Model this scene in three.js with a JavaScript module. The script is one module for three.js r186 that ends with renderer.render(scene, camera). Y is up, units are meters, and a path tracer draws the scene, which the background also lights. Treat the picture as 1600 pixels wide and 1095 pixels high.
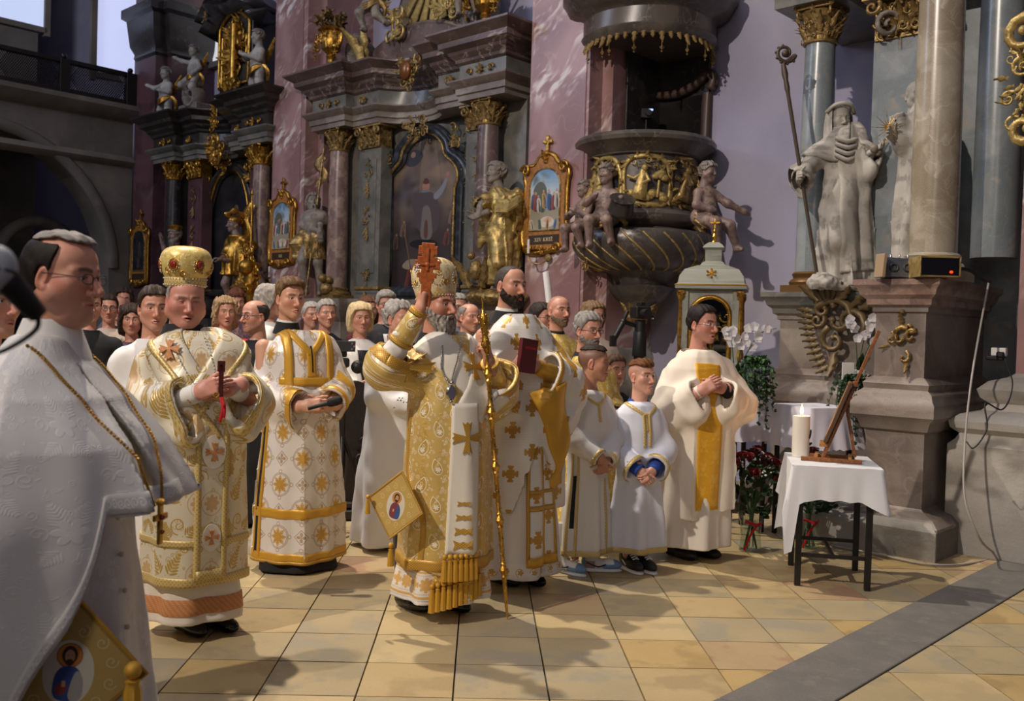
import*as THREE from 'three';
import{mergeGeometries,mergeVertices,toCreasedNormals}from 'three/addons/utils/BufferGeometryUtils.js';
import{RoundedBoxGeometry}from 'three/addons/geometries/RoundedBoxGeometry.js';
import{RectAreaLightUniformsLib}from 'three/addons/lights/RectAreaLightUniformsLib.js';

// ---------------------------------------------------------------- camera, light, exposure
const scene=new THREE.Scene();
scene.background=new THREE.Color(0x05060a);
const FPX=1500,EYE=1.5;
const camera=new THREE.PerspectiveCamera(2*Math.atan(547.5 / FPX)*180 / Math.PI,1600 / 1095,0.05,120);
camera.rotation.order='YXZ';
camera.rotation.set(-0.0207,-0.032,0.03);
camera.position.set(0,EYE,0);
camera.updateMatrixWorld(true);
camera.focus=5.3;camera.userData.fStop=4;
scene.add(camera);
const renderer=new THREE.WebGLRenderer({antialias:true});
renderer.toneMapping=THREE.LinearToneMapping;
renderer.toneMappingExposure=1.55;
renderer.shadowMap.enabled=true;
RectAreaLightUniformsLib.init();
const V=(x,y,z)=>new THREE.Vector3(x,y,z);
const PI=Math.PI,sin=Math.sin,cos=Math.cos,abs=Math.abs,max=Math.max,min=Math.min,hypot=Math.hypot,sqrt=Math.sqrt;
// a point seen at a pixel at a depth along the lens axis; a floor point under a pixel
const at=(px,py,depth)=>camera.localToWorld(V((px - 800)/ FPX*depth,-(py - 547.5)/ FPX*depth,-depth));
const ground=(px,py,y=0)=>{const p=at(px,py,1).sub(camera.position);return camera.position.clone().addScaledVector(p,(y - EYE)/ p.y);};
// nave frame: s along the arcade (to the right and nearer), t out of the arcade into the nave, turned 45 degrees against the floor tiles
const NAVE=-PI / 4,Q=Math.SQRT1_2,NO=V(0.814,0,-10.355);
const nv=(s,y,t)=>V(NO.x + Q*(s - t),y,NO.z + Q*(s + t));
const onNave=(px,py,t)=>{const d=at(px,py,1).sub(camera.position),n=V(-Q,0,Q),o=nv(0,0,t).sub(camera.position);const p=camera.position.clone().addScaledVector(d,o.dot(n)/ d.dot(n));return{s:(p.x - NO.x + p.z - NO.z)*Q,y:p.y,p};};

function spot(from,to,color,power,angle,penumbra,soft){
const l=new THREE.SpotLight(color,power,0,angle,penumbra,2);
l.position.copy(from);l.target.position.copy(to);scene.add(l,l.target);
l.castShadow=true;l.shadow.mapSize.set(2048,2048);l.shadow.radius=soft;l.shadow.bias=-0.0005;
l.shadow.camera.near=0.3;l.shadow.camera.far=40;
return l;
}
function area(pos,look,w,h,color,power){
const l=new THREE.RectAreaLight(color,power,w,h);l.position.copy(pos);l.lookAt(look);scene.add(l);return l;
}
//LIGHTS
spot(V(-2.7,9.4,-8.3),V(0.3,0,-5.4),0xfff0dc,155,0.62,0.7,5);
spot(V(-6,8.2,0.6),V(0.6,2.4,-8.4),0xfff0e2,190,0.66,0.9,5);
area(V(-0.5,5.2,5),V(-0.3,0.9,-5),6,3,0xfff4ea,4.4);
area(V(4.5,6,2),V(3.2,0.6,-6.5),2,2,0xfff2e2,6);
area(V(-3,12.2,-5),V(-3,0,-5),12,8,0xe2e6f6,0.7);
area(V(-9,7.5,-9),V(0,3,-8),1.6,3,0xa9c4ff,4);
area(V(-12,8.5,-9),V(-8.5,4.5,-17),3,3,0xe4e6f4,7);
// ---------------------------------------------------------------- small helpers
function rng(seed){let s=seed>>>0;return()=>{s=(s + 0x6d2b79f5)|0;let t=Math.imul(s ^(s>>>15),1|s);t=(t + Math.imul(t ^(t>>>7),61|t))^ t;return((t ^(t>>>14))>>>0)/ 4294967296;};}
const lerp=(a,b,t)=>a +(b - a)*t,clamp=(x,a=0,b=1)=>x<a?a:x>b?b:x;
const sstep=(a,b,x)=>{const t=clamp((x - a)/(b - a));return t*t*(3 - 2*t);};
const hash=(x,y,s)=>{let h=Math.imul(x,374761393)+ Math.imul(y,668265263)+ Math.imul(s,974634777)|0;h=Math.imul(h ^(h>>>13),1274126177);return((h ^(h>>>16))>>>0)/ 4294967296;};
function vnoise(x,y,per,s,perY=per){
const ix=Math.floor(x),iy=Math.floor(y),fx=x - ix,fy=y - iy,u=fx*fx*(3 - 2*fx),v=fy*fy*(3 - 2*fy);
const m=(k,q)=>((k%q)+ q)%q,x0=m(ix,per),x1=m(ix + 1,per),y0=m(iy,perY),y1=m(iy + 1,perY);
return lerp(lerp(hash(x0,y0,s),hash(x1,y0,s),u),lerp(hash(x0,y1,s),hash(x1,y1,s),u),v);
}
function fbm(u,v,f,oct,s){let a=0.5,r=0,t=0;for(let i=0;i<oct;i++){r +=a*vnoise(u*f,v*f,f,s + i);t +=a;a*=0.5;f*=2;}return r / t;}
const hex=(h)=>[(h>>16)&255,(h>>8)&255,h&255];
const mix3=(a,b,t)=>[lerp(a[0],b[0],t),lerp(a[1],b[1],t),lerp(a[2],b[2],t)];
function dataTex(n,fn,size,srgb=true,m=n){
const d=new Uint8Array(n*m*4);
for(let y=0;y<m;y++)for(let x=0;x<n;x++){const c=fn(x / n,y / m),o=(y*n + x)*4;d[o]=clamp(c[0],0,255);d[o + 1]=clamp(c[1],0,255);d[o + 2]=clamp(c[2],0,255);d[o + 3]=255;}
const t=new THREE.DataTexture(d,n,m);t.wrapS=t.wrapT=THREE.RepeatWrapping;t.magFilter=THREE.LinearFilter;t.minFilter=THREE.LinearMipmapLinearFilter;t.generateMipmaps=true;
if(srgb)t.colorSpace=THREE.SRGBColorSpace;
if(size)t.repeat.set(1 / size,1 /(size*m / n));t.needsUpdate=true;return t;
}
function canvasTex(w,h,draw,size,srgb=true){
const c=document.createElement('canvas');c.width=w;c.height=h;const g=c.getContext('2d');draw(g,w,h);
const t=new THREE.CanvasTexture(c);t.wrapS=t.wrapT=THREE.RepeatWrapping;if(srgb)t.colorSpace=THREE.SRGBColorSpace;
if(size)t.repeat.set(1 / size,1 /(size*h / w));return t;
}
const std=(o)=>{const m=new THREE.MeshStandardMaterial({roughness:0.7,...o});m.side=THREE.DoubleSide;return m;};
const phys=(o)=>{const m=new THREE.MeshPhysicalMaterial({roughness:0.7,...o});m.side=THREE.DoubleSide;return m;};

// ---------------------------------------------------------------- naming and grouping
const taken=new Map();
function numbered(name){const k=taken.get(name)??0;taken.set(name,k + 1);return k?name + '_' + String(k).padStart(3,'0'):name;}
function tag(o,label,category,group,kind){if(label)o.userData.label=label;if(category)o.userData.category=category;if(group)o.userData.group=group;if(kind)o.userData.kind=kind;return o;}
function thing(name,label,category,pos=V(0,0,0),turn=0,group){
const o=new THREE.Group();o.name=numbered(name);o.position.copy(pos);o.rotation.y=turn;scene.add(o);return tag(o,label,category,group);
}
function add(parent,name,geo,material,label){
const g=Array.isArray(geo)?join(geo):geo;
const m=new THREE.Mesh(g,material);m.name=parent===scene?numbered(name):name;m.castShadow=m.receiveShadow=true;parent.add(m);
if(label)m.userData.label=label;return m;
}
const struct=(name,geo,material)=>tag(add(scene,name,geo,material),null,null,null,'structure');
function join(list){
list=list.filter(Boolean).map((g)=>{g=g.index?g.toNonIndexed():g;for(const k of Object.keys(g.attributes))if(!['position','normal','uv'].includes(k)){g=g.clone();g.deleteAttribute(k);}if(!g.attributes.uv)g.setAttribute('uv',new THREE.BufferAttribute(new Float32Array(g.attributes.position.count*2),2));return g;});
return list.length===1?list[0]:mergeGeometries(list);
}
const M4=()=>new THREE.Matrix4();
function place(g,x=0,y=0,z=0,rx=0,ry=0,rz=0,sx=1,sy=sx,sz=sx){
const c=g.clone();c.applyMatrix4(M4().compose(V(x,y,z),new THREE.Quaternion().setFromEuler(new THREE.Euler(rx,ry,rz)),V(sx,sy,sz)));return c;
}
function boxUV(g){const p=g.attributes.position,n=g.attributes.normal,uv=new Float32Array(p.count*2);for(let i=0;i<p.count;i++){const ax=abs(n.getX(i)),ay=abs(n.getY(i)),az=abs(n.getZ(i));if(ay>ax&&ay>az){uv[2*i]=p.getX(i);uv[2*i + 1]=p.getZ(i);}else if(ax>az){uv[2*i]=p.getZ(i);uv[2*i + 1]=p.getY(i);}else{uv[2*i]=p.getX(i);uv[2*i + 1]=p.getY(i);}}g.setAttribute('uv',new THREE.BufferAttribute(uv,2));return g;}
const box=(w,h,d,x=0,y=0,z=0,r=0.004)=>{const g=boxUV(r?new RoundedBoxGeometry(w,h,d,1,min(r,w / 3,h / 3,d / 3)):new THREE.BoxGeometry(w,h,d));g.translate(x,y,z);return g;};

// a grid of points -> surface; fn(u, v) gives a Vector3
function grid(nu,nv_,fn,uvfn){
const pos=[],uv=[],idx=[];
for(let j=0;j<=nv_;j++)for(let i=0;i<=nu;i++){const p=fn(i / nu,j / nv_);pos.push(p.x,p.y,p.z);const t=uvfn?uvfn(i / nu,j / nv_):[i / nu,j / nv_];uv.push(t[0],t[1]);}
for(let j=0;j<nv_;j++)for(let i=0;i<nu;i++){const a=j*(nu + 1)+ i,b=a + 1,c=a + nu + 1,d=c + 1;idx.push(a,b,d,a,d,c);}
const g=new THREE.BufferGeometry();g.setAttribute('position',new THREE.Float32BufferAttribute(pos,3));g.setAttribute('uv',new THREE.Float32BufferAttribute(uv,2));g.setIndex(idx);g.computeVertexNormals();return g;
}
// profile [[radius, y], ...] turned about y, uv in metres; flutes(theta, y) scales the radius
function lathe(profile,seg=24,mod,a0=0,a1=2*PI){
const L=[0];let rm=0;for(let i=0;i<profile.length;i++){rm=max(rm,profile[i][0]);if(i)L.push(L[i - 1]+ hypot(profile[i][0]- profile[i - 1][0],profile[i][1]- profile[i - 1][1]));}
const g=grid(seg,profile.length - 1,(u,v)=>{const k=Math.round(v*(profile.length - 1)),a=a0 +(a1 - a0)*u,r=profile[k][0]*(mod?mod(a,profile[k][1]):1);return V(r*sin(a),profile[k][1],r*cos(a));},
(u,v)=>[(a0 +(a1 - a0)*u)*rm,L[Math.round(v*(profile.length - 1))]]);
return toCreasedNormals(g,0.7);
}
// a moulding profile [[out, y], ...] run along a plan [[x, z], ...]; walking the plan, out is to the side (-dz, dx)
function prof(plan,profile,closed=false,cap=true,crease=0.6){
const n=plan.length,dirs=[],seg=closed?n:n - 1;
for(let i=0;i<seg;i++){const a=plan[i],b=plan[(i + 1)%n],l=hypot(b[0]- a[0],b[1]- a[1])||1;dirs.push([(b[0]- a[0])/ l,(b[1]- a[1])/ l,l]);}
const off=[];for(let i=0;i<n;i++){const d0=dirs[closed?(i + seg - 1)%seg:max(i - 1,0)],d1=dirs[closed?i:min(i,seg - 1)];const n0=[-d0[1],d0[0]],n1=[-d1[1],d1[0]],k=max(0.25,(1 + n0[0]*n1[0]+ n0[1]*n1[1]));off.push([(n0[0]+ n1[0])/ k,(n0[1]+ n1[1])/ k]);}
const Lp=[0];for(let i=1;i<profile.length;i++)Lp.push(Lp[i - 1]+ hypot(profile[i][0]- profile[i - 1][0],profile[i][1]- profile[i - 1][1]));
const Ls=[0];for(let i=0;i<seg;i++)Ls.push(Ls[i]+ dirs[i][2]);
const pt=(i,j)=>{const q=plan[i%n],o=off[i%n],f=profile[j];return V(q[0]+ o[0]*f[0],f[1],q[1]+ o[1]*f[0]);};
let g=grid(seg,profile.length - 1,(u,v)=>pt(Math.round(u*seg),Math.round(v*(profile.length - 1))),(u,v)=>[Ls[Math.round(u*seg)],Lp[Math.round(v*(profile.length - 1))]]);
g=toCreasedNormals(g,crease);
if(!cap)return g;
const out=[g];
for(const j of[0,profile.length - 1]){
const ring=[];for(let i=0;i<n;i++){const p=pt(i,j);ring.push(new THREE.Vector2(p.x,p.z));}
const tri=THREE.ShapeUtils.triangulateShape(ring,[]);const pos=[],uv=[];
const up=(ring[tri[0][1]].x - ring[tri[0][0]].x)*(ring[tri[0][2]].y - ring[tri[0][0]].y)-(ring[tri[0][1]].y - ring[tri[0][0]].y)*(ring[tri[0][2]].x - ring[tri[0][0]].x)<0;
for(const t of tri)for(const k of(up===!!j?t:[t[0],t[2],t[1]])){pos.push(ring[k].x,profile[j][1],ring[k].y);uv.push(ring[k].x,ring[k].y);}
const c=new THREE.BufferGeometry();c.setAttribute('position',new THREE.Float32BufferAttribute(pos,3));c.setAttribute('uv',new THREE.Float32BufferAttribute(uv,2));
const nn=new Float32Array(pos.length);for(let k=1;k<nn.length;k +=3)nn[k]=j?1:-1;c.setAttribute('normal',new THREE.BufferAttribute(nn,3));out.push(c);
}
return join(out);
}
const rect=(w,d,x=0,z=0)=>[[x - w / 2,z - d / 2],[x - w / 2,z + d / 2],[x + w / 2,z + d / 2],[x + w / 2,z - d / 2]];
// tube along points with its own two radii at each place, ends closed
function tube(pts,rad,sides=6,up=V(0,0,1),flat=1,closeEnds=true){
const n=pts.length,pos=[],uv=[],idx=[];let L=0;
const T=pts.map((p,i)=>pts[min(i + 1,n - 1)].clone().sub(pts[max(i - 1,0)]).normalize());
let side=V().crossVectors(up,T[0]);if(side.lengthSq()<1e-6)side=V().crossVectors(V(1,0,0),T[0]);side.normalize();
for(let i=0;i<n;i++){
const s=side.clone().addScaledVector(T[i],-side.dot(T[i])).normalize();side=s;const b=V().crossVectors(T[i],s);let r=rad(n>1?i /(n - 1):0),r2=flat*(Array.isArray(r)?r[1]/ flat:r);if(Array.isArray(r))r=r[0];
if(i)L +=pts[i].distanceTo(pts[i - 1]);
for(let k=0;k<=sides;k++){const a=k / sides*2*PI;const p=pts[i].clone().addScaledVector(s,r*cos(a)).addScaledVector(b,r2*sin(a));pos.push(p.x,p.y,p.z);uv.push(k / sides*2*PI*max(r,0.002),L);}
}
for(let i=0;i<n - 1;i++)for(let k=0;k<sides;k++){const a=i*(sides + 1)+ k,c=a + sides + 1;idx.push(a,a + 1,c + 1,a,c + 1,c);}
if(closeEnds)for(const[i,f]of[[0,1],[n - 1,0]]){const c=pos.length / 3;pos.push(pts[i].x,pts[i].y,pts[i].z);uv.push(0,0);for(let k=0;k<sides;k++){const a=i*(sides + 1)+ k;f?idx.push(c,a + 1,a):idx.push(c,a,a + 1);}}
const g=new THREE.BufferGeometry();g.setAttribute('position',new THREE.Float32BufferAttribute(pos,3));g.setAttribute('uv',new THREE.Float32BufferAttribute(uv,2));g.setIndex(idx);g.computeVertexNormals();return g;
}
const rod=(a,b,r,r1=r,sides=8)=>tube([a,b],(t)=>lerp(r,r1,t),sides);
const curve=(list,n)=>new THREE.CatmullRomCurve3(list).getPoints(n);
const sphere=(r,x=0,y=0,z=0,sy=1,sz=1,seg=10)=>place(new THREE.SphereGeometry(r,seg,max(6,seg*0.7|0)),x,y,z,0,0,0,1,sy,sz);

// ---------------------------------------------------------------- carved ornament (all in the xy plane, z outwards)
function scroll(r,turns,th,dir=1,a0=0,depth=1){
const pts=[],n=Math.ceil(turns*11);for(let i=0;i<=n;i++){const t=i / n,a=a0 + dir*t*turns*2*PI,q=r*(1 - 0.82*t);pts.push(V(q*cos(a),q*sin(a),th*0.4*t));}
return join([tube(pts,(t)=>[th*lerp(1,0.45,t),th*lerp(1,0.6,t)*depth],6,V(0,0,1)),sphere(th*0.8,pts[n].x,pts[n].y,th*0.5,1,1,6)]);
}
function leaf(len,wid,curl=0.4,lobes=3,bend=0){
return grid(6,8,(u,v)=>{const x=(u - 0.5)*2,w=wid*(0.35 + 0.65*sin(PI*min(1,v*0.8 + 0.12)))*(1 - v*v*0.55)*(0.74 + 0.26*cos(v*lobes*2*PI));const c=v*v*curl*len;const b=bend*v*v*len;
return V(x*w + b,len*(v - 0.25*curl*v*v*v),c + wid*0.35*(1 - x*x)*(0.4 + 0.6*sin(PI*v))-(abs(x)>0.9?wid*0.15:0)+ wid*0.1*cos(x*9));});
}
function rosette(r,n=6){const l=[];for(let i=0;i<n;i++)l.push(place(leaf(r,r*0.45,0.3,1),0,0,0,0,0,i / n*2*PI));l.push(sphere(r*0.3,0,0,r*0.15,1,0.7,7));return join(l);}
function rocaille(w,h,seed,dens=1){
const r=rng(seed),l=[],n=Math.round(7*dens);
for(let i=0;i<n;i++){const x=(r()- 0.5)*w*0.8,y=(r()- 0.5)*h*0.8,q=(0.14 + 0.12*r())*min(w,h);l.push(place(scroll(q,0.9 + 0.5*r(),q*0.2,r()<0.5?1:-1,r()*6.3),x,y,0.01));}
for(let i=0;i<2*n;i++){const a=r()*2*PI,x=0.36*w*cos(a)*r(),y=0.36*h*sin(a)*r(),q=(0.2 + 0.14*r())*min(w,h);l.push(place(leaf(q,q*0.3,0.5,2,(r()- 0.5)*0.8),x,y,0.005,0,0,Math.atan2(y,x)- PI / 2 +(r()- 0.5)));}
return join(l);
}
function capital(r,h){
const l=[lathe([[r*0.98,0],[r*1.1,h*0.02],[r*1.12,h*0.06],[r*0.98,h*0.09],[r*0.98,h*0.4],[r*1.08,h*0.65],[r*1.3,h*0.85]],16)];
for(let k=0;k<8;k++){const a=k*PI / 4;l.push(place(place(leaf(h*0.42,r*0.36,0.45),0,h*0.08,r*0.98),0,0,0,0,a,0));l.push(place(place(leaf(h*0.62,r*0.34,0.4),0,h*0.2,r*1.0),0,0,0,0,a + PI / 8,0));}
{const q=rng(7);for(let k=0;k<34;k++){const a=q()*2*PI,y=h*(0.12 + 0.6*q()),R=r*(1.08 + 0.3*y / h);l.push(q()<0.5?place(place(leaf(h*0.26,r*0.16,0.9,2,q()- 0.5),0,y,R),0,0,0,0,a,0):place(place(scroll(r*0.16,1.1,r*0.05,q()<0.5?1:-1,q()*6),0,y,R*1.04),0,0,0,0,a,0));}}
for(let k=0;k<4;k++){const a=PI / 4 + k*PI / 2;l.push(place(place(scroll(r*0.3,1.3,r*0.1,1,PI / 2),0,h*0.78,0,0,PI / 2,0),1.32*r*sin(a),0,1.32*r*cos(a),0,a,0));l.push(place(place(rosette(r*0.28,5),0,h*0.86,r*1.3),0,0,0,0,k*PI / 2,0));}
const c=[];for(let k=0;k<4;k++){const a=PI / 4 + k*PI / 2;for(const t of[-0.1,0.1])c.push([1.75*r*sin(-a + t),1.75*r*cos(-a + t)]);c.push([1.18*r*sin(-(a + PI / 4)),1.18*r*cos(-(a + PI / 4))]);}
l.push(prof(c.map(([x,z])=>[-x,z]).reverse(),[[-0.1*r,h*0.88],[0,h*0.92],[0,h]],true));
return join(l);
}
const pilasterCapital=(w,h,d)=>{const l=[box(w,h*0.9,d,0,h*0.45,0),box(w*1.3,h*0.1,d*1.5,0,h*0.95,0)];const n=4;for(let k=0;k<n;k++){const x=(k + 0.5)/ n*w - w / 2;l.push(place(leaf(h*0.45,w*0.13,0.5),x,h*0.05,d / 2));l.push(place(leaf(h*0.65,w*0.12,0.5),x + w / n / 2*(k<n - 1?1:0),h*0.2,d / 2));}l.push(place(rocaille(w*1.05,h*0.8,8,1.6),0,h*0.42,d*0.55));for(const s of[-1,1])l.push(place(scroll(w*0.17,1.3,w*0.05,s,PI / 2),s*w*0.48,h*0.76,d*0.65));l.push(place(rosette(w*0.15,5),0,h*0.84,d*0.65));return join(l);};

// ---------------------------------------------------------------- distance fields and their meshes
const smin=(a,b,k)=>{const h=max(k - abs(a - b),0)/ k;return min(a,b)- h*h*k*0.25;};
const smax=(a,b,k)=>-smin(-a,-b,k);
const fSph=(c,r)=>{const[a,b,d]=c;return(x,y,z)=>hypot(x - a,y - b,z - d)- r;};
function fCap(a,b,r0,r1=r0){const ax=a[0],ay=a[1],az=a[2],dx=b[0]- ax,dy=b[1]- ay,dz=b[2]- az,q=1 /(dx*dx + dy*dy + dz*dz + 1e-9);return(x,y,z)=>{const px=x - ax,py=y - ay,pz=z - az,t=clamp((px*dx + py*dy + pz*dz)*q);return hypot(px - t*dx,py - t*dy,pz - t*dz)-(r0 +(r1 - r0)*t);};}
function fEll(c,r){const[a,b,d]=c,[rx,ry,rz]=r,m=min(rx,ry,rz);return(x,y,z)=>{const px=(x - a)/ rx,py=(y - b)/ ry,pz=(z - d)/ rz,k=hypot(px,py,pz),g=hypot(px / rx,py / ry,pz / rz);return g<1e-6?-m:k*(k - 1)/ g;};}
function fRound(c,h,r){return(x,y,z)=>{const a=abs(x - c[0])- h[0]+ r,b=abs(y - c[1])- h[1]+ r,d=abs(z - c[2])- h[2]+ r;return hypot(max(a,0),max(b,0),max(d,0))+ min(max(a,b,d),0)- r;};}
const fUnion=(list,k)=>(x,y,z)=>{let d=list[0](x,y,z);for(let i=1;i<list.length;i++)d=k?smin(d,list[i](x,y,z),k):min(d,list[i](x,y,z));return d;};
// surface nets over a box; lip bounds how fast f may change; returns indexed geometry with gradient normals
function nets(f,lo,hi,h,opt={}){
const nx=Math.ceil((hi[0]- lo[0])/ h)+ 1,ny=Math.ceil((hi[1]- lo[1])/ h)+ 1,nz=Math.ceil((hi[2]- lo[2])/ h)+ 1,sx=1,sy=nx,sz=nx*ny;
const val=new Float32Array(nx*ny*nz).fill(1e3),B=6,rad=B*h*0.87*(opt.lip??1.5)+ h;
for(let bz=0;bz<nz;bz +=B)for(let by=0;by<ny;by +=B)for(let bx=0;bx<nx;bx +=B){
const d=f(lo[0]+(bx + B / 2)*h,lo[1]+(by + B / 2)*h,lo[2]+(bz + B / 2)*h),skip=abs(d)>rad;
for(let z=bz;z<min(bz + B,nz);z++)for(let y=by;y<min(by + B,ny);y++){let o=bx + y*sy + z*sz;for(let x=bx;x<min(bx + B,nx);x++,o++)val[o]=skip?d:f(lo[0]+ x*h,lo[1]+ y*h,lo[2]+ z*h);}
}
const id=new Int32Array(nx*ny*nz).fill(-1),pos=[],idx=[];const cs=[0,1,sy,sy + 1,sz,sz + 1,sz + sy,sz + sy + 1],co=[[0,0,0],[1,0,0],[0,1,0],[1,1,0],[0,0,1],[1,0,1],[0,1,1],[1,1,1]],ed=[[0,1],[2,3],[4,5],[6,7],[0,2],[1,3],[4,6],[5,7],[0,4],[1,5],[2,6],[3,7]];
for(let z=0;z<nz - 1;z++)for(let y=0;y<ny - 1;y++)for(let x=0;x<nx - 1;x++){
const o=x + y*sy + z*sz;let m=0;for(let k=0;k<8;k++)if(val[o + cs[k]]<0)m|=1<<k;
if(m===0||m===255)continue;
let X=0,Y=0,Z=0,n=0;
for(const[a,b]of ed){const fa=val[o + cs[a]],fb=val[o + cs[b]];if((fa<0)===(fb<0))continue;const t=fa /(fa - fb);X +=lerp(co[a][0],co[b][0],t);Y +=lerp(co[a][1],co[b][1],t);Z +=lerp(co[a][2],co[b][2],t);n++;}
id[o]=pos.length / 3;pos.push(lo[0]+(x + X / n)*h,lo[1]+(y + Y / n)*h,lo[2]+(z + Z / n)*h);
}
const quad=(a,b,c,d,flip)=>{if(a<0||b<0||c<0||d<0)return;flip?idx.push(a,c,b,a,d,c):idx.push(a,b,c,a,c,d);};
for(let z=1;z<nz - 1;z++)for(let y=1;y<ny - 1;y++)for(let x=1;x<nx - 1;x++){
const o=x + y*sy + z*sz,s=val[o]<0;
if(s!==val[o + 1]<0)quad(id[o - sy - sz],id[o - sz],id[o],id[o - sy],!s);
if(s!==val[o + sy]<0)quad(id[o - sx - sz],id[o - sx],id[o],id[o - sz],!s);
if(s!==val[o + sz]<0)quad(id[o - sx - sy],id[o - sy],id[o],id[o - sx],!s);
}
const N=new Float32Array(pos.length),e=opt.eps??h*0.5;
for(let i=0;i<pos.length;i +=3){const x=pos[i],y=pos[i + 1],z=pos[i + 2];const gx=f(x + e,y,z)- f(x - e,y,z),gy=f(x,y + e,z)- f(x,y - e,z),gz=f(x,y,z + e)- f(x,y,z - e),l=hypot(gx,gy,gz)||1;N[i]=gx / l;N[i + 1]=gy / l;N[i + 2]=gz / l;}
if(idx.length){let bad=0;for(let i=0;i<min(idx.length,3000);i +=3){const[a,b,c]=[idx[i]*3,idx[i + 1]*3,idx[i + 2]*3];const u=[0,1,2].map((k)=>pos[b + k]- pos[a + k]),v=[0,1,2].map((k)=>pos[c + k]- pos[a + k]);if((u[1]*v[2]- u[2]*v[1])*N[a]+(u[2]*v[0]- u[0]*v[2])*N[a + 1]+(u[0]*v[1]- u[1]*v[0])*N[a + 2]<0)bad++;else bad--;}if(bad>0)for(let i=0;i<idx.length;i +=3){const t=idx[i + 1];idx[i + 1]=idx[i + 2];idx[i + 2]=t;}}
const g=new THREE.BufferGeometry();g.setAttribute('position',new THREE.Float32BufferAttribute(pos,3));g.setAttribute('normal',new THREE.BufferAttribute(N,3));g.setIndex(idx);
return g;
}
// uv(x, y, z) -> [u, v, region, wrap?]; triangles whose corners fall in different regions or across the wrap are given the first corner's chart
function chart(g,uvOf,uvIn,wrap){
const p=g.attributes.position,ix=g.index.array,map=new Map(),pos=[],nor=[],uv=[],idx=[],n=g.attributes.normal;
for(let i=0;i<ix.length;i +=3){
const a=ix[i],b=ix[i + 1],c=ix[i + 2],cx=(p.getX(a)+ p.getX(b)+ p.getX(c))/ 3,cy=(p.getY(a)+ p.getY(b)+ p.getY(c))/ 3,cz=(p.getZ(a)+ p.getZ(b)+ p.getZ(c))/ 3;
const reg=uvOf(cx,cy,cz),mid=uvIn(reg,cx,cy,cz),W=wrap(reg);
for(const k of[a,b,c]){const t=uvIn(reg,p.getX(k),p.getY(k),p.getZ(k));let w=0;if(W){if(t[0]- mid[0]>W / 2)w=-1;else if(mid[0]- t[0]>W / 2)w=1;}
const key=(k*8 + reg)*4 + w + 1;let q=map.get(key);if(q===undefined){q=pos.length / 3;map.set(key,q);pos.push(p.getX(k),p.getY(k),p.getZ(k));nor.push(n.getX(k),n.getY(k),n.getZ(k));uv.push(t[0]+ w*W,t[1]);}idx.push(q);}
}
const o=new THREE.BufferGeometry();o.setAttribute('position',new THREE.Float32BufferAttribute(pos,3));o.setAttribute('normal',new THREE.Float32BufferAttribute(nor,3));o.setAttribute('uv',new THREE.Float32BufferAttribute(uv,2));o.setIndex(idx);return o;
}
// walks from a point along a direction to the surface of f
function march(f,p,d,far=1.5){let t=0;for(let i=0;i<60;i++){const v=f(p[0]+ d[0]*t,p[1]+ d[1]*t,p[2]+ d[2]*t);if(v<0.0006)break;t +=v*0.6;if(t>far)return null;}return[p[0]+ d[0]*t,p[1]+ d[1]*t,p[2]+ d[2]*t];}
const grad=(f,p,e=0.004)=>{const g=[f(p[0]+ e,p[1],p[2])- f(p[0]- e,p[1],p[2]),f(p[0],p[1]+ e,p[2])- f(p[0],p[1]- e,p[2]),f(p[0],p[1],p[2]+ e)- f(p[0],p[1],p[2]- e)],l=hypot(...g)||1;return[g[0]/ l,g[1]/ l,g[2]/ l];};
// cloth laid on f: aim(u, v) -> [origin, direction]; lift is its height off the surface; its rim is turned in so that it has thickness
function laid(f,nu,nv_,aim,lift=0.006,uvfn,keep){
const pts=[];let last=null;
for(let j=0;j<=nv_;j++)for(let i=0;i<=nu;i++){const[o,d]=aim(i / nu,j / nv_);let q=march(f,o,d);if(!q)q=last??[o[0]+ d[0]*0.3,o[1]+ d[1]*0.3,o[2]+ d[2]*0.3];last=q;const n=grad(f,q,0.012);pts.push(V(q[0]+ n[0]*lift,q[1]+ n[1]*lift,q[2]+ n[2]*lift));pts[pts.length - 1].n=n;}
const W=nu + 1,P=(i,j)=>pts[j*W + i],cu=(i)=>clamp(i - 1,0,nu),cv=(j)=>clamp(j - 1,0,nv_);
return grid(nu + 2,nv_ + 2,(u,v)=>{const i=Math.round(u*(nu + 2)),j=Math.round(v*(nv_ + 2)),p=P(cu(i),cv(j)),rim=i===0||j===0||i===nu + 2||j===nv_ + 2;return rim?V(p.x - p.n[0]*(lift + 0.004),p.y - p.n[1]*(lift + 0.004),p.z - p.n[2]*(lift + 0.004)):p;},
(u,v)=>{const a=cu(Math.round(u*(nu + 2)))/ nu,b=cv(Math.round(v*(nv_ + 2)))/ nv_;return uvfn?uvfn(a,b):[a,b];});
}
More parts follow.
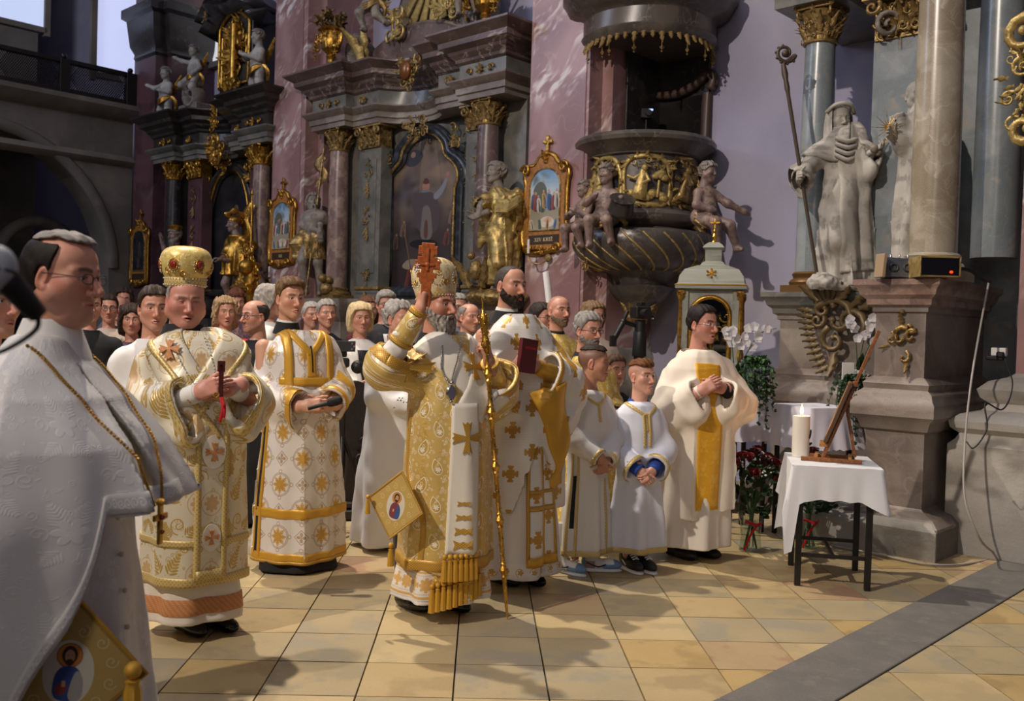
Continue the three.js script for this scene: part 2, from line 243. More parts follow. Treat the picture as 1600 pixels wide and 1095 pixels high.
// ---------------------------------------------------------------- materials of the building
function marbleTex(n,size,a,b,vein,s,o={}){
const A=hex(a),B=hex(b),C=hex(vein),{f=4,vw=0.05,va=0.8,speck=0,streak=0}=o;
return dataTex(n,(u,v)=>{
const w=fbm(u,v,f,3,s)- 0.5,w2=fbm(v,u,f,3,s + 9)- 0.5,uu=u + w*0.25,vv=v + w2*0.25;
let c=mix3(A,B,sstep(0.3,0.7,fbm(uu,vv,f,4,s + 20)));
const r=abs(fbm(uu,vv,f,4,s + 40)- 0.5),r2=abs(fbm(uu,vv,f*2,3,s + 60)- 0.5),m=sstep(0.35,0.7,fbm(u,v,f,2,s + 80));
if(streak){const p=uu + vv,q=vv - uu,n1=vnoise(p*3,q*14,3,s + 3,14),n2=vnoise(p*7,q*30,7,s + 4,30),n3=vnoise(p*16,q*50,16,s + 5,50),k=sstep(0.56,0.9,0.5*n1 + 0.35*n2 + 0.3*n3)*sstep(0.3,0.62,fbm(u,v,3,2,s + 7));c=mix3(c,C,streak*k);}
c=mix3(c,C,va*max((1 - sstep(0,vw,r))*m,0.6*(1 - sstep(0,vw*0.7,r2))*(1 - m)));
const g=(hash(u*n|0,v*n|0,s)- 0.5)*(8 + speck*60*vnoise(u*64,v*64,64,s));
return[c[0]+ g,c[1]+ g,c[2]+ g];
},size);
}
function blotchTex(n,size,a,b,c3,s,o={}){
const A=hex(a),B=hex(b),C=hex(c3),{f=4,grain=10,hi=0.68}=o;
return dataTex(n,(u,v)=>{let c=mix3(A,B,sstep(0.3,0.7,fbm(u,v,f,5,s)));c=mix3(c,C,0.75*sstep(hi - 0.14,hi + 0.06,fbm(u,v,f*2,4,s + 30)));const g=(hash(u*n|0,v*n|0,s)- 0.5)*grain;return[c[0]+ g,c[1]+ g,c[2]+ g];},size);
}
function bumpTex(n,size,f,oct,s,fn){return dataTex(n,(u,v)=>{let k=fbm(u,v,f,oct,s);if(fn)k=fn(k,u,v);k*=255;return[k,k,k];},size,false);}
function woodTex(size,a,b,s){const A=hex(a),B=hex(b);return dataTex(256,(u,v)=>{const w=fbm(u,v,3,3,s),k=fbm(u + w*0.05,v*0.0625*16,16,3,s + 5),r=vnoise(u*64,v*4,64,s + 7);const c=mix3(A,B,0.6*sstep(0.3,0.7,k)+ 0.4*r);return c;},size);}
const bStone=bumpTex(256,0.6,8,5,301),bFine=bumpTex(256,0.12,8,3,302),bGold=bumpTex(128,0.09,6,3,303);
const M={
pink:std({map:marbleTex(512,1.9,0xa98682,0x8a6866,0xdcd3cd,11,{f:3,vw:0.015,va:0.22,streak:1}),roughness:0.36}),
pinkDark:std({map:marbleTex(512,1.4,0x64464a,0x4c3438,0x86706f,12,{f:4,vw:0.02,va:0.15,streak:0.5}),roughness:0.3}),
rose:std({map:marbleTex(256,0.9,0x6a5853,0x524440,0xa79a92,13,{f:4,vw:0.03}),roughness:0.35}),
grey:std({map:marbleTex(512,0.9,0x77746b,0x5b5d58,0x8d7d75,14,{f:5,vw:0.05,va:0.5,speck:0.4}),roughness:0.33}),
breccia:std({map:marbleTex(512,0.55,0x9b8274,0x735e58,0xa9a396,15,{f:6,vw:0.06,va:0.7,speck:0.5}),roughness:0.3}),
blueGrey:std({map:marbleTex(512,1.1,0x8f9598,0x737c7f,0xa39484,16,{f:4,vw:0.05,va:0.6,speck:0.4}),roughness:0.27}),
tan:std({map:marbleTex(512,1.2,0xa49c8a,0x8b7f6b,0xbdb6a5,17,{f:5,vw:0.05,va:0.6,speck:0.6}),roughness:0.27}),
dark:std({map:marbleTex(256,0.8,0x3b3634,0x2a2726,0x5d5450,18,{f:4,vw:0.03}),roughness:0.3}),
mauveStone:std({map:marbleTex(512,1.3,0x8b8278,0x6b5f57,0x9f9587,19,{f:4,vw:0.06,va:0.5,speck:0.4}),roughness:0.45}),
lime:std({map:blotchTex(512,1.6,0xb4afa5,0x9c978e,0x79746b,21,{f:3,grain:14,hi:0.66}),roughness:0.85,bumpMap:bStone,bumpScale:0.006}),
plaster:std({map:blotchTex(512,3.2,0xa8a5b8,0x9c99ae,0xafa8b2,22,{f:3,grain:5,hi:0.7}),roughness:0.9,bumpMap:bStone,bumpScale:0.002}),
loft:std({map:blotchTex(256,2.4,0x7a7268,0x655f57,0x857c6e,23,{f:3,grain:8}),roughness:0.85}),
strip:std({map:blotchTex(512,0.8,0x706c66,0x686560,0x77736c,24,{f:6,grain:30,hi:0.75}),roughness:0.72,bumpMap:bFine,bumpScale:0.001}),
mortar:std({color:0x4e463a,roughness:0.95}),
stucco:std({map:blotchTex(256,0.5,0xb3aea4,0x99948b,0x807b73,25,{f:4,grain:6,hi:0.68}),roughness:0.75}),
stuccoDark:std({map:blotchTex(256,0.4,0x8c8378,0x766d64,0x645b53,26,{f:4,grain:6}),roughness:0.6}),
putto:std({map:blotchTex(256,0.3,0x8f786b,0x786460,0x5f4e49,27,{f:4,grain:5}),roughness:0.5}),
gold:std({map:blotchTex(128,0.25,0xd9ae55,0xb98a3a,0x6b4d1d,28,{f:4,grain:8,hi:0.7}),metalness:0.9,roughness:0.32,bumpMap:bGold,bumpScale:0.002}),
goldPale:std({map:blotchTex(128,0.25,0xd0b878,0xae955a,0x7b683c,29,{f:4,grain:8,hi:0.7}),metalness:0.6,roughness:0.46,bumpMap:bGold,bumpScale:0.002}),
goldDull:std({map:blotchTex(128,0.25,0xb89c62,0x967a48,0x5e4c30,30,{f:4,grain:8,hi:0.62}),metalness:0.6,roughness:0.45,bumpMap:bGold,bumpScale:0.002}),
brass:std({color:0xc9a04a,metalness:1,roughness:0.25}),silver:std({color:0xb9b9b6,metalness:1,roughness:0.25}),
black:std({color:0x0b0b0c,roughness:0.5}),blackGloss:std({color:0x08080a,roughness:0.16}),darkGrey:std({color:0x26272a,roughness:0.55}),white:std({color:0xe6e4df,roughness:0.5}),
darkWood:std({map:woodTex(0.5,0x2a1d17,0x17100d,31),roughness:0.4}),oak:std({map:woodTex(0.3,0xb07a3c,0x8b5a28,32),roughness:0.5}),easelWood:std({map:woodTex(0.2,0x9c6230,0x6f3f1c,33),roughness:0.5}),blackWood:std({map:woodTex(0.3,0x1d1715,0x0f0c0b,34),roughness:0.42}),crossWood:std({map:woodTex(0.15,0xb8642c,0x8f451a,35),roughness:0.4}),
ink:std({color:0x101010,roughness:0.9}),
};
// ---------------------------------------------------------------- floor: every tile a piece, a bed of mortar below
const TILE=0.3945,TX=0.32,TZ=-3.88;
{
const floor=struct('floor',[place(new THREE.BoxGeometry(34,0.3,40),-4,-0.166,-12)],M.mortar);
const tones=[[0xb9a378,0xb39d72,0xa08b65],[0xc0ab80,0xb9a57a,0xac9b76],[0xab9a74,0xa39472,0x968a70],[0xb99f6b,0xb19764,0xa0875a],[0xae9d7a,0xa59676,0x98917e],[0xb29b75,0xaa916e,0xa17d64]];
const mats=tones.map((t,i)=>std({map:blotchTex(256,0.9,t[0],t[1],t[2],50 + i,{f:3,grain:9,hi:0.64}),roughness:0.46,bumpMap:bStone,bumpScale:0.0015}));
const r=rng(77),g0=[];
for(let k=0;k<8;k++){const g=new THREE.BoxGeometry(TILE - 0.006 - r()*0.003,0.03,TILE - 0.006 - r()*0.003);const p=g.attributes.position;for(let i=0;i<p.count;i++)if(p.getY(i)>0)p.setY(i,0.015 +(r()- 0.5)*0.0012);boxUV(g);const uv=g.attributes.uv,dx=r()*9,dz=r()*9;for(let i=0;i<uv.count;i++)uv.setXY(i,uv.getX(i)+ dx,uv.getY(i)+ dz);g.computeVertexNormals();g0.push(g);}
const far=[];
for(let iz=0;iz<30;iz++)for(let ix=-22;ix<18;ix++){
const x=TX +(ix + 0.5)*TILE,z=TZ +(0.5 - iz + 3)*TILE,sC=((x - NO.x)+(z - NO.z))*Q,tC=(-(x - NO.x)+(z - NO.z))*Q;
const q=camera.worldToLocal(V(x,0,z)),px=800 + FPX*q.x / -q.z,py=547.5 - FPX*q.y / -q.z;
if(q.z>-2.2||px<-160||px>1760||py>1250)continue;
if(sC>4.62&&sC<5.13&&tC>0.3){
const L=(x0)=>x0;const poly=[[-1,-1],[-1,1],[1,1],[1,-1]].map(([a,b])=>[x + a*(TILE - 0.007)/ 2,z + b*(TILE - 0.007)/ 2]);
for(const side of[-1,1]){const lim=side<0?4.695:5.055;const inside=(p)=>side*((((p[0]- NO.x)+(p[1]- NO.z))*Q)- lim);const out=[];for(let i=0;i<4;i++){const a=poly[i],b=poly[(i + 1)%4],fa=inside(a),fb=inside(b);if(fa>0)out.push(a);if((fa>0)!==(fb>0)){const t=fa /(fa - fb);out.push([lerp(a[0],b[0],t),lerp(a[1],b[1],t)]);}}if(out.length>2){const g=prof(out,[[0,-0.016],[0,-0.001]],true);add(floor,'tile',g,mats[(r()*6)|0]);}}
continue;
}
const m=r()<0.72?mats[[0,1,4,2][(r()*4)|0]]:mats[(r()*6)|0];
if(q.z<-9.3){far.push(place(g0[(r()*8)|0],x,-0.015,z));continue;}
const t=add(floor,'tile',g0[(r()*8)|0],m);t.position.set(x,-0.0152 +(r()- 0.5)*0.0012,z);t.rotation.y=((r()*4)|0)*PI / 2;
}
const fm=add(floor,'far_tiles',far,mats[2]);fm.userData.kind='stuff';
// the grey stone strip: long slabs end to end
const cuts=[0.55,1.75,3.0,4.4,6.2,8.5,11];
for(let i=0;i<cuts.length - 1;i++){const a=cuts[i]+ 0.004,b=cuts[i + 1]- 0.004,g=box(0.352,0.05,b - a,0,0,0,0.006);const m=add(floor,'slab',g,M.strip);m.position.copy(nv(4.875,-0.019,(a + b)/ 2));m.rotation.y=NAVE;}
}
// ---------------------------------------------------------------- shell
const WT=-1.05;
{
const wallBox=(name,s0,s1,y0,y1,t0,t1,m)=>struct(name,[place(boxUV(new THREE.BoxGeometry(s1 - s0,y1 - y0,t1 - t0)),nv((s0 + s1)/ 2,(y0 + y1)/ 2,(t0 + t1)/ 2).x,(y0 + y1)/ 2,nv((s0 + s1)/ 2,0,(t0 + t1)/ 2).z,0,NAVE,0)],m);
wallBox('wall_back',-4.9,9,0,12.5,WT - 0.6,WT,M.plaster);
wallBox('wall_back_left',-22,-4.9,0,12.5,WT - 0.6,WT,M.plaster);
wallBox('wall_right',9,9.5,0,12.5,WT - 0.6,16,M.plaster);
wallBox('wall_front',-22,9.5,0,12.5,16,16.5,M.plaster);
wallBox('wall_left',-22.5,-22,0,12.5,WT - 0.6,16.5,M.plaster);
wallBox('ceiling',-22.5,9.5,12.5,13,WT - 0.6,16.5,M.plaster);
}
const BASEP=(h,o=0.16)=>[[o,0],[o,h*0.5],[o*0.9,h*0.53],[o*0.62,h*0.58],[o*0.75,h*0.64],[o*0.8,h*0.7],[o*0.7,h*0.76],[o*0.42,h*0.82],[o*0.3,h*0.86],[o*0.36,h*0.92],[o*0.2,h*0.97],[0,h]];
function pier(name,s0,s1,t1,fields,m,baseH=1.35,step=true){
const plan=step?[[s0 - 0.14,WT],[s0 - 0.14,t1 - 0.22],[s0,t1 - 0.22],[s0,t1],[s1,t1],[s1,t1 - 0.22],[s1 + 0.14,t1 - 0.22],[s1 + 0.14,WT]]:[[s0,WT],[s0,t1],[s1,t1],[s1,WT]];
const g=thing(name,null,null,nv(0,0,0),NAVE);g.userData.kind='structure';
add(g,'shaft',prof(plan,[[0,0],[0,12.4]],true),m);
add(g,'base',prof(plan,BASEP(baseH),true),M.lime);
return g;
}
const P1=pier('pillar',-0.5,0.34,0,0,M.pink);
for(const[x0,x1]of[[-0.46,0.3]])add(P1,'panel',prof([[x0,-0.02],[x0,0.012],[x1,0.012],[x1,-0.02]],[[0,1.3],[0,12.3]],true),M.pink);
const P2=pier('pillar',-5.62,-4.8,0,0,M.pink);
add(P2,'panel',prof([[-5.57,-0.02],[-5.57,0.012],[-4.9,0.012],[-4.9,-0.02]],[[0,1.3],[0,12.3]],true),M.pink);
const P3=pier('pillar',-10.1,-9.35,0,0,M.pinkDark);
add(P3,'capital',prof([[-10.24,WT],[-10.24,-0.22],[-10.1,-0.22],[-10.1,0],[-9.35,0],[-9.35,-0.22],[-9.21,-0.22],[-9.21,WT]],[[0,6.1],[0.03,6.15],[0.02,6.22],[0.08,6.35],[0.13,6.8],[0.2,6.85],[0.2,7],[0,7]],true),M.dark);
{
const s0=4.66,s1=5.9,t1=0.35,plan=[[s0,WT],[s0,t1],[s1,t1],[s1,WT]];
const g=thing('pillar',null,null,nv(0,0,0),NAVE);g.userData.kind='structure';
add(g,'shaft',prof(plan,[[0,1],[0,12.4]],true),M.pink);
add(g,'panel',prof([[s0 + 0.16,t1 - 0.02],[s0 + 0.16,t1 + 0.02],[s1 - 0.16,t1 + 0.02],[s1 - 0.16,t1 - 0.02]],[[0,1.3],[0,12]],true),M.rose);
add(g,'base',prof(plan,[[0.34,0],[0.34,0.78],[0.3,0.82],[0.28,0.86],[0.33,0.9],[0.34,0.95],[0.28,1.0],[0.17,1.03],[0.13,1.08],[0.18,1.12],[0.2,1.18],[0.14,1.24],[0.04,1.27],[0,1.3]],true),M.lime);
}
// ---------------------------------------------------------------- painted canvases (flat things)
function smear(g,w,h,r,cols,n,s0,s1){for(let i=0;i<n;i++){const x=r()*w,y=r()*h,q=lerp(s0,s1,r())*w;const c=cols[(r()*cols.length)|0];const gr=g.createRadialGradient(x,y,0,x,y,q);gr.addColorStop(0,c);gr.addColorStop(1,c.replace(/[\d.]+\)$/,'0)'));g.fillStyle=gr;g.save();g.translate(x,y);g.rotate(r()*3);g.scale(1,0.5);g.translate(-x,-y);g.fillRect(x - q,y - q,2*q,2*q);g.restore();}}
function blob(g,pts,fill){g.fillStyle=fill;g.beginPath();const n=pts.length;for(let i=0;i<n;i++){const a=pts[i],b=pts[(i + 1)%n],m=[(a[0]+ b[0])/ 2,(a[1]+ b[1])/ 2];i?g.quadraticCurveTo(a[0],a[1],m[0],m[1]):g.moveTo(m[0],m[1]);}const a=pts[0],b=pts[1];g.quadraticCurveTo(a[0],a[1],(a[0]+ b[0])/ 2,(a[1]+ b[1])/ 2);g.fill();}
function robed(g,x,y,s,robe,shade,skin,lean=0){
blob(g,[[x - 0.2*s,y],[x - 0.14*s + lean*s*0.5,y - 0.5*s],[x - 0.15*s + lean*s,y - 0.78*s],[x + 0.13*s + lean*s,y - 0.8*s],[x + 0.15*s + lean*s*0.5,y - 0.45*s],[x + 0.24*s,y]],robe);
blob(g,[[x - 0.02*s,y],[x + 0.02*s + lean*s*0.5,y - 0.5*s],[x + 0.05*s + lean*s,y - 0.75*s],[x + 0.1*s + lean*s*0.5,y - 0.4*s],[x + 0.1*s,y]],shade);
g.strokeStyle=shade;g.lineWidth=max(1,s*0.02);for(let k=-1;k<2;k++){g.beginPath();g.moveTo(x + lean*s + k*s*0.05,y - 0.7*s);g.quadraticCurveTo(x + k*s*0.03,y - 0.4*s,x + k*s*0.09,y - 0.03*s);g.stroke();}
g.fillStyle=skin;g.beginPath();g.ellipse(x + lean*s*1.1,y - 0.87*s,0.06*s,0.08*s,0,0,7);g.fill();
}
const texBishop=canvasTex(512,1024,(g,w,h)=>{
const r=rng(5);g.fillStyle='#4a4240';g.fillRect(0,0,w,h);const gr=g.createLinearGradient(0,0,0,h);gr.addColorStop(0,'#6d5a4e');gr.addColorStop(0.35,'#7a6a5c');gr.addColorStop(0.6,'#453d3c');gr.addColorStop(1,'#2a2627');g.fillStyle=gr;g.fillRect(0,0,w,h);
smear(g,w,h*0.5,r,['rgba(140,120,100,0.35)','rgba(90,75,70,0.5)','rgba(60,62,78,0.4)','rgba(150,130,105,0.3)'],60,0.1,0.3);smear(g,w,h,r,['rgba(40,34,36,0.5)','rgba(100,84,76,0.25)'],60,0.08,0.24);
g.fillStyle='rgba(170,150,120,0.25)';g.beginPath();g.moveTo(w*0.45,0);g.lineTo(w*0.6,0);g.lineTo(w*0.7,h*0.4);g.lineTo(w*0.42,h*0.4);g.fill();
blob(g,[[110,130],[190,100],[250,150],[190,220],[120,210]],'rgba(50,52,66,0.8)');g.fillStyle='#8a6c5c';for(const[x,y]of[[170,140],[370,130],[400,170]]){g.beginPath();g.ellipse(x,y,16,19,0,0,7);g.fill();}
blob(g,[[210,640],[190,520],[160,440],[215,380],[290,380],[340,440],[350,560],[330,660]],'#51464a');blob(g,[[225,690],[235,560],[240,470],[285,470],[300,560],[310,690]],'#6d6863');
blob(g,[[250,680],[255,560],[275,560],[280,680]],'#5e3d38');blob(g,[[320,450],[370,400],[395,320],[385,300],[350,370],[300,410]],'#7c7f88');g.fillStyle='#9a7260';g.beginPath();g.ellipse(392,290,11,15,0.3,0,7);g.fill();g.beginPath();g.ellipse(258,350,24,31,0,0,7);g.fill();blob(g,[[236,336],[244,304],[258,296],[272,304],[282,336]],'#56362f');g.fillStyle='#6b7077';g.fillRect(232,372,52,16);
blob(g,[[150,720],[180,680],[330,690],[350,730],[250,750]],'#241f22');for(const[x,y,c]of[[110,620,'#6f5a50'],[420,560,'#7c675a'],[450,640,'#665650'],[60,700,'#5a4a44'],[390,690,'#6e4038']])robed(g,x,y + 40,110,c,'#3b3230','#8b6b5b',0.1);
blob(g,[[40,1000],[60,860],[130,820],[190,840],[230,1000]],'#352c2c');blob(g,[[100,860],[150,800],[230,810],[200,880]],'#8a7d6c');blob(g,[[330,1020],[350,840],[440,800],[500,880],[500,1020]],'#3d3a42');robed(g,160,1000,170,'#6c3a34','#3b2022','#8a6a5a',0.1);g.strokeStyle='#6b5238';g.lineWidth=7;g.beginPath();g.moveTo(95,480);g.lineTo(180,900);g.stroke();
});
const texDark=canvasTex(256,512,(g,w,h)=>{const r=rng(8);g.fillStyle='#232226';g.fillRect(0,0,w,h);smear(g,w,h,r,['rgba(70,64,62,0.35)','rgba(50,52,60,0.5)','rgba(24,22,24,0.6)'],70,0.1,0.4);robed(g,150,330,190,'#4a4544','#2d2a2b','#6a564c',0);robed(g,120,480,130,'#57524e','#2a2728','#64524a',0.1);});
const station=(seed,cols,plate)=>canvasTex(256,384,(g,w,h)=>{
const r=rng(seed);const gr=g.createLinearGradient(0,0,0,h);gr.addColorStop(0,'#5f8db8');gr.addColorStop(0.4,'#b9c6cc');gr.addColorStop(0.55,'#8f8a72');gr.addColorStop(1,'#a39a86');g.fillStyle=gr;g.fillRect(0,0,w,h);
smear(g,w,h*0.5,r,['rgba(90,90,80,0.6)','rgba(200,205,200,0.35)'],16,0.1,0.3);blob(g,[[10,220],[30,110],[90,70],[150,120],[140,220]],'#5e6153');
for(let i=0;i<9;i++)robed(g,30 + i*24 + r()*10,250 + r()*30,105 + r()*30,cols[i%cols.length],'#3c4048','#b58f7a',(r()- 0.5)*0.2);
blob(g,[[60,350],[110,300],[190,300],[230,350],[150,372]],'#cfc6b4');blob(g,[[110,330],[150,300],[200,310],[180,345]],'#c9a68f');for(let i=0;i<4;i++)robed(g,30 + i*62,378,80,cols[(i + 2)%cols.length],'#42464c','#b58f7a',(i - 1.5)*0.12);
});
const texSt1=station(21,['#3f5c86','#9a4a3c','#c8bfae','#5f6c52','#b98f4e','#6b88a8']),texSt2=station(22,['#a8473a','#d8d4c8','#5a7a96','#7c6b4c','#c2b58e']);

// flat picture cut to an outline, uv over its bounds
function picture(pts,z){const s=new THREE.Shape(pts.map((p)=>new THREE.Vector2(p.x,p.y))),g=new THREE.ShapeGeometry(s),p=g.attributes.position,b=new THREE.Box2().setFromPoints(s.getPoints()),uv=new Float32Array(p.count*2);for(let i=0;i<p.count;i++){uv[2*i]=(p.getX(i)- b.min.x)/(b.max.x - b.min.x);uv[2*i + 1]=(p.getY(i)- b.min.y)/(b.max.y - b.min.y);p.setZ(i,z);}g.setAttribute('uv',new THREE.BufferAttribute(uv,2));return g;}
const mirrorPath=(half)=>[...half,...half.slice().reverse().filter((p)=>p.x!==0).map((p)=>V(-p.x,p.y,p.z))];
function column(r,h,base=0.16){const l=[];for(let i=0;i<=6;i++){const t=i / 6;l.push([r*(1 - 0.14*t*t),base +(h - base)*t]);}return{shaft:lathe(l,22),base:join([lathe([[r*1.28,base*0.35],[r*1.34,base*0.5],[r*1.25,base*0.62],[r*1.08,base*0.7],[r*1.12,base*0.82],[r*1.18,base*0.9],[r*1.05,base]],22),prof(rect(r*2.7,r*2.7),[[0,0],[0,base*0.35]],true)])};}
const CORN=(y,h,o)=>[[0,y],[o*0.1,y + h*0.06],[o*0.12,y + h*0.16],[o*0.3,y + h*0.3],[o*0.34,y + h*0.4],[o*0.6,y + h*0.52],[o*0.62,y + h*0.7],[o*0.8,y + h*0.8],[o,y + h*0.93],[o,y + h]];

function altar(o){
const{s,half,m,y0=1.86,colM,label,dark}=o,w=half + 0.42;
const root=thing('side_altar',label,'altar',nv(s,0,0),NAVE);
const concave=(f,c)=>{const p=[[-w,WT],[-w,f],[-half + 0.34,f],[-half + 0.34,f - 0.14],[-half + 0.86,f - 0.14]];for(let i=1;i<8;i++){const x=lerp(-half + 0.86,half - 0.86,i / 8);p.push([x,lerp(f - 0.2,c,sin(PI*i / 8)**0.7)]);}for(const q of p.slice(0,5).reverse())p.push([-q[0],q[1]]);return p;};
add(root,'plinth',prof(concave(0.06,-0.32),[[0.1,0],[0.1,0.3],[0,0.35],[0,1.55],[0.05,1.6],[0.12,1.7],[0.14,y0 - 0.07],[0.14,y0]],true,true,0.5),m.plinth);
add(root,'back_wall',prof(concave(-0.3,-0.5),[[0,y0],[0,4.2]],true,true,0.5),m.body);
const H=3.88 - y0,c=column(0.145,H);
const cs=o.cols??[[-half,-0.1],[half,-0.1]];
for(const[x,z]of cs){const k=add(root,'column',c.shaft,colM(x));k.position.set(x,y0,z);const b=add(k,'column_base',c.base,M.goldDull);const cp=add(k,'capital',capital(0.128,0.31),m.gold);cp.position.y=H;}
for(const x of[-half + 0.6,half - 0.2]){
const g=add(root,'pilaster',[box(0.46,H,0.2,x,y0 + H / 2,-0.26),box(0.52,0.05,0.24,x,y0 + 0.03,-0.26,0.01),box(0.5,0.04,0.22,x,y0 + 0.1,-0.26,0.015),box(0.3,H - 0.5,0.02,x,y0 + H / 2 + 0.1,-0.155,0.008)],m.pil);
add(g,'pilaster_base',[box(0.5,0.05,0.25,x,y0 + 0.15,-0.26,0.02)],M.goldDull);
add(g,'capital',place(pilasterCapital(0.44,0.3,0.22),x,y0 + H,-0.24),m.gold);
const r=rng(90);const drops=[];
for(const[y,h]of[[1.62,0.34],[1.02,0.3],[0.16,0.3]]){drops.push(place(rocaille(0.17,h,91 + y*10,0.7),x,y0 + y + 0.1,-0.135));for(let k=0;k<3;k++)drops.push(place(leaf(0.12,0.03,0.4),x,y0 + y - h / 2 + 0.1 - k*0.05,-0.13,0,0,PI +(k - 1)*0.3));}
add(g,'gilt_drops',drops,M.goldDull);
}
const f=0.08,ent=concave(f,-0.42);
add(root,'architrave',prof(ent,[[0,4.18],[0,4.24],[0.025,4.25],[0.025,4.32],[0.06,4.34],[0.1,4.39],[0.1,4.41]],true,true,0.5),m.arch??m.body);
add(root,'frieze',prof(concave(f - 0.01,-0.43),[[0,4.4],[0,4.62]],true,true,0.5),m.body);
add(root,'cornice',prof(ent,CORN(4.6,0.34,0.3),true,true,0.5),m.corn);
const gold=[];for(const x of[-half - 0.02,half + 0.02])gold.push(place(rosette(0.07,6),x,4.51,f + 0.01),place(scroll(0.05,1.2,0.014),x + 0.17,4.5,f + 0.01),place(scroll(0.05,1.2,0.014,-1,PI),x - 0.17,4.5,f + 0.01));
for(const x of[-half + 0.6,half - 0.6])gold.push(place(rosette(0.06,5),x,4.51,f - 0.12),place(scroll(0.06,1.3,0.016),x - 0.06,4.5,f - 0.12));
add(root,'frieze_ornament',gold,m.gold);
// picture and its frame
const hf=o.fw??0.72,fx=o.fx??0;const half1=o.round?[V(hf,1.95,0),V(hf,3.2,0),V(hf*0.97,3.38,0),V(hf*0.86,3.6,0),V(hf*0.66,3.82,0),V(hf*0.36,3.97,0),V(0,4.02,0)]:[V(hf,1.95,0),V(hf,3.2,0),V(hf*1.08,3.36,0),V(hf*1.06,3.5,0),V(hf*0.9,3.62,0),V(hf*0.68,3.72,0),V(hf*0.6,3.86,0),V(hf*0.36,4.0,0),V(0,4.06,0)];
const path=new THREE.CatmullRomCurve3(mirrorPath(half1),false,'catmullrom',0.35).getPoints(70),full=[...path,path[0].clone()];
const pic=add(root,'painting',picture(path,0),std({map:o.tex,roughness:0.35}));pic.position.set(fx,0,-0.42);
const fr=add(root,'picture_frame',[tube(full,()=>[0.095,0.07],8),place(tube(full,()=>[0.045,0.03],6),0,0,0.075,0,0,0,1.06,1,1)],m.frame);fr.position.set(fx,0,-0.4);
add(fr,'gilt_fillet',[place(tube(full,()=>0.022,6),0,0.03,0.06,0,0,0,0.88,0.985,1)],m.gold);
const top=[place(rocaille(0.62,0.3,o.seed,1.4),0,4.1,0.16),place(leaf(0.2,0.06,0.5),0,4.02,0.14,0,0,PI)];for(const q of[-1,1]){top.push(place(rocaille(0.26,0.42,o.seed + 3 + q,0.9),q*hf*0.95,3.86,0.1),place(rocaille(0.16,0.5,o.seed + 7 + q,0.8),q*(hf + 0.14),3.42,0.08),place(rocaille(0.16,0.34,o.seed + 9 + q,0.8),q*(hf + 0.13),2.1,0.06),place(rocaille(0.11,0.4,o.seed + 13 + q,0.7),q*(hf + 0.15),2.9,0.06));}
add(fr,'gilt_crest',top,m.gold);
return root;
}
const matsA={plinth:M.mauveStone,body:M.grey,pil:M.grey,corn:M.rose,arch:M.mauveStone,gold:M.goldDull,frame:std({map:marbleTex(128,0.3,0x3b4148,0x272b30,0x59616a,41),roughness:0.3})};
const altarA=altar({s:-2.68,half:1.44,m:matsA,colM:(x)=>x<0?M.breccia:M.rose,tex:texBishop,seed:300,label:'grey and rose marble side altar with arched dark painting, between the two pink pillars'});
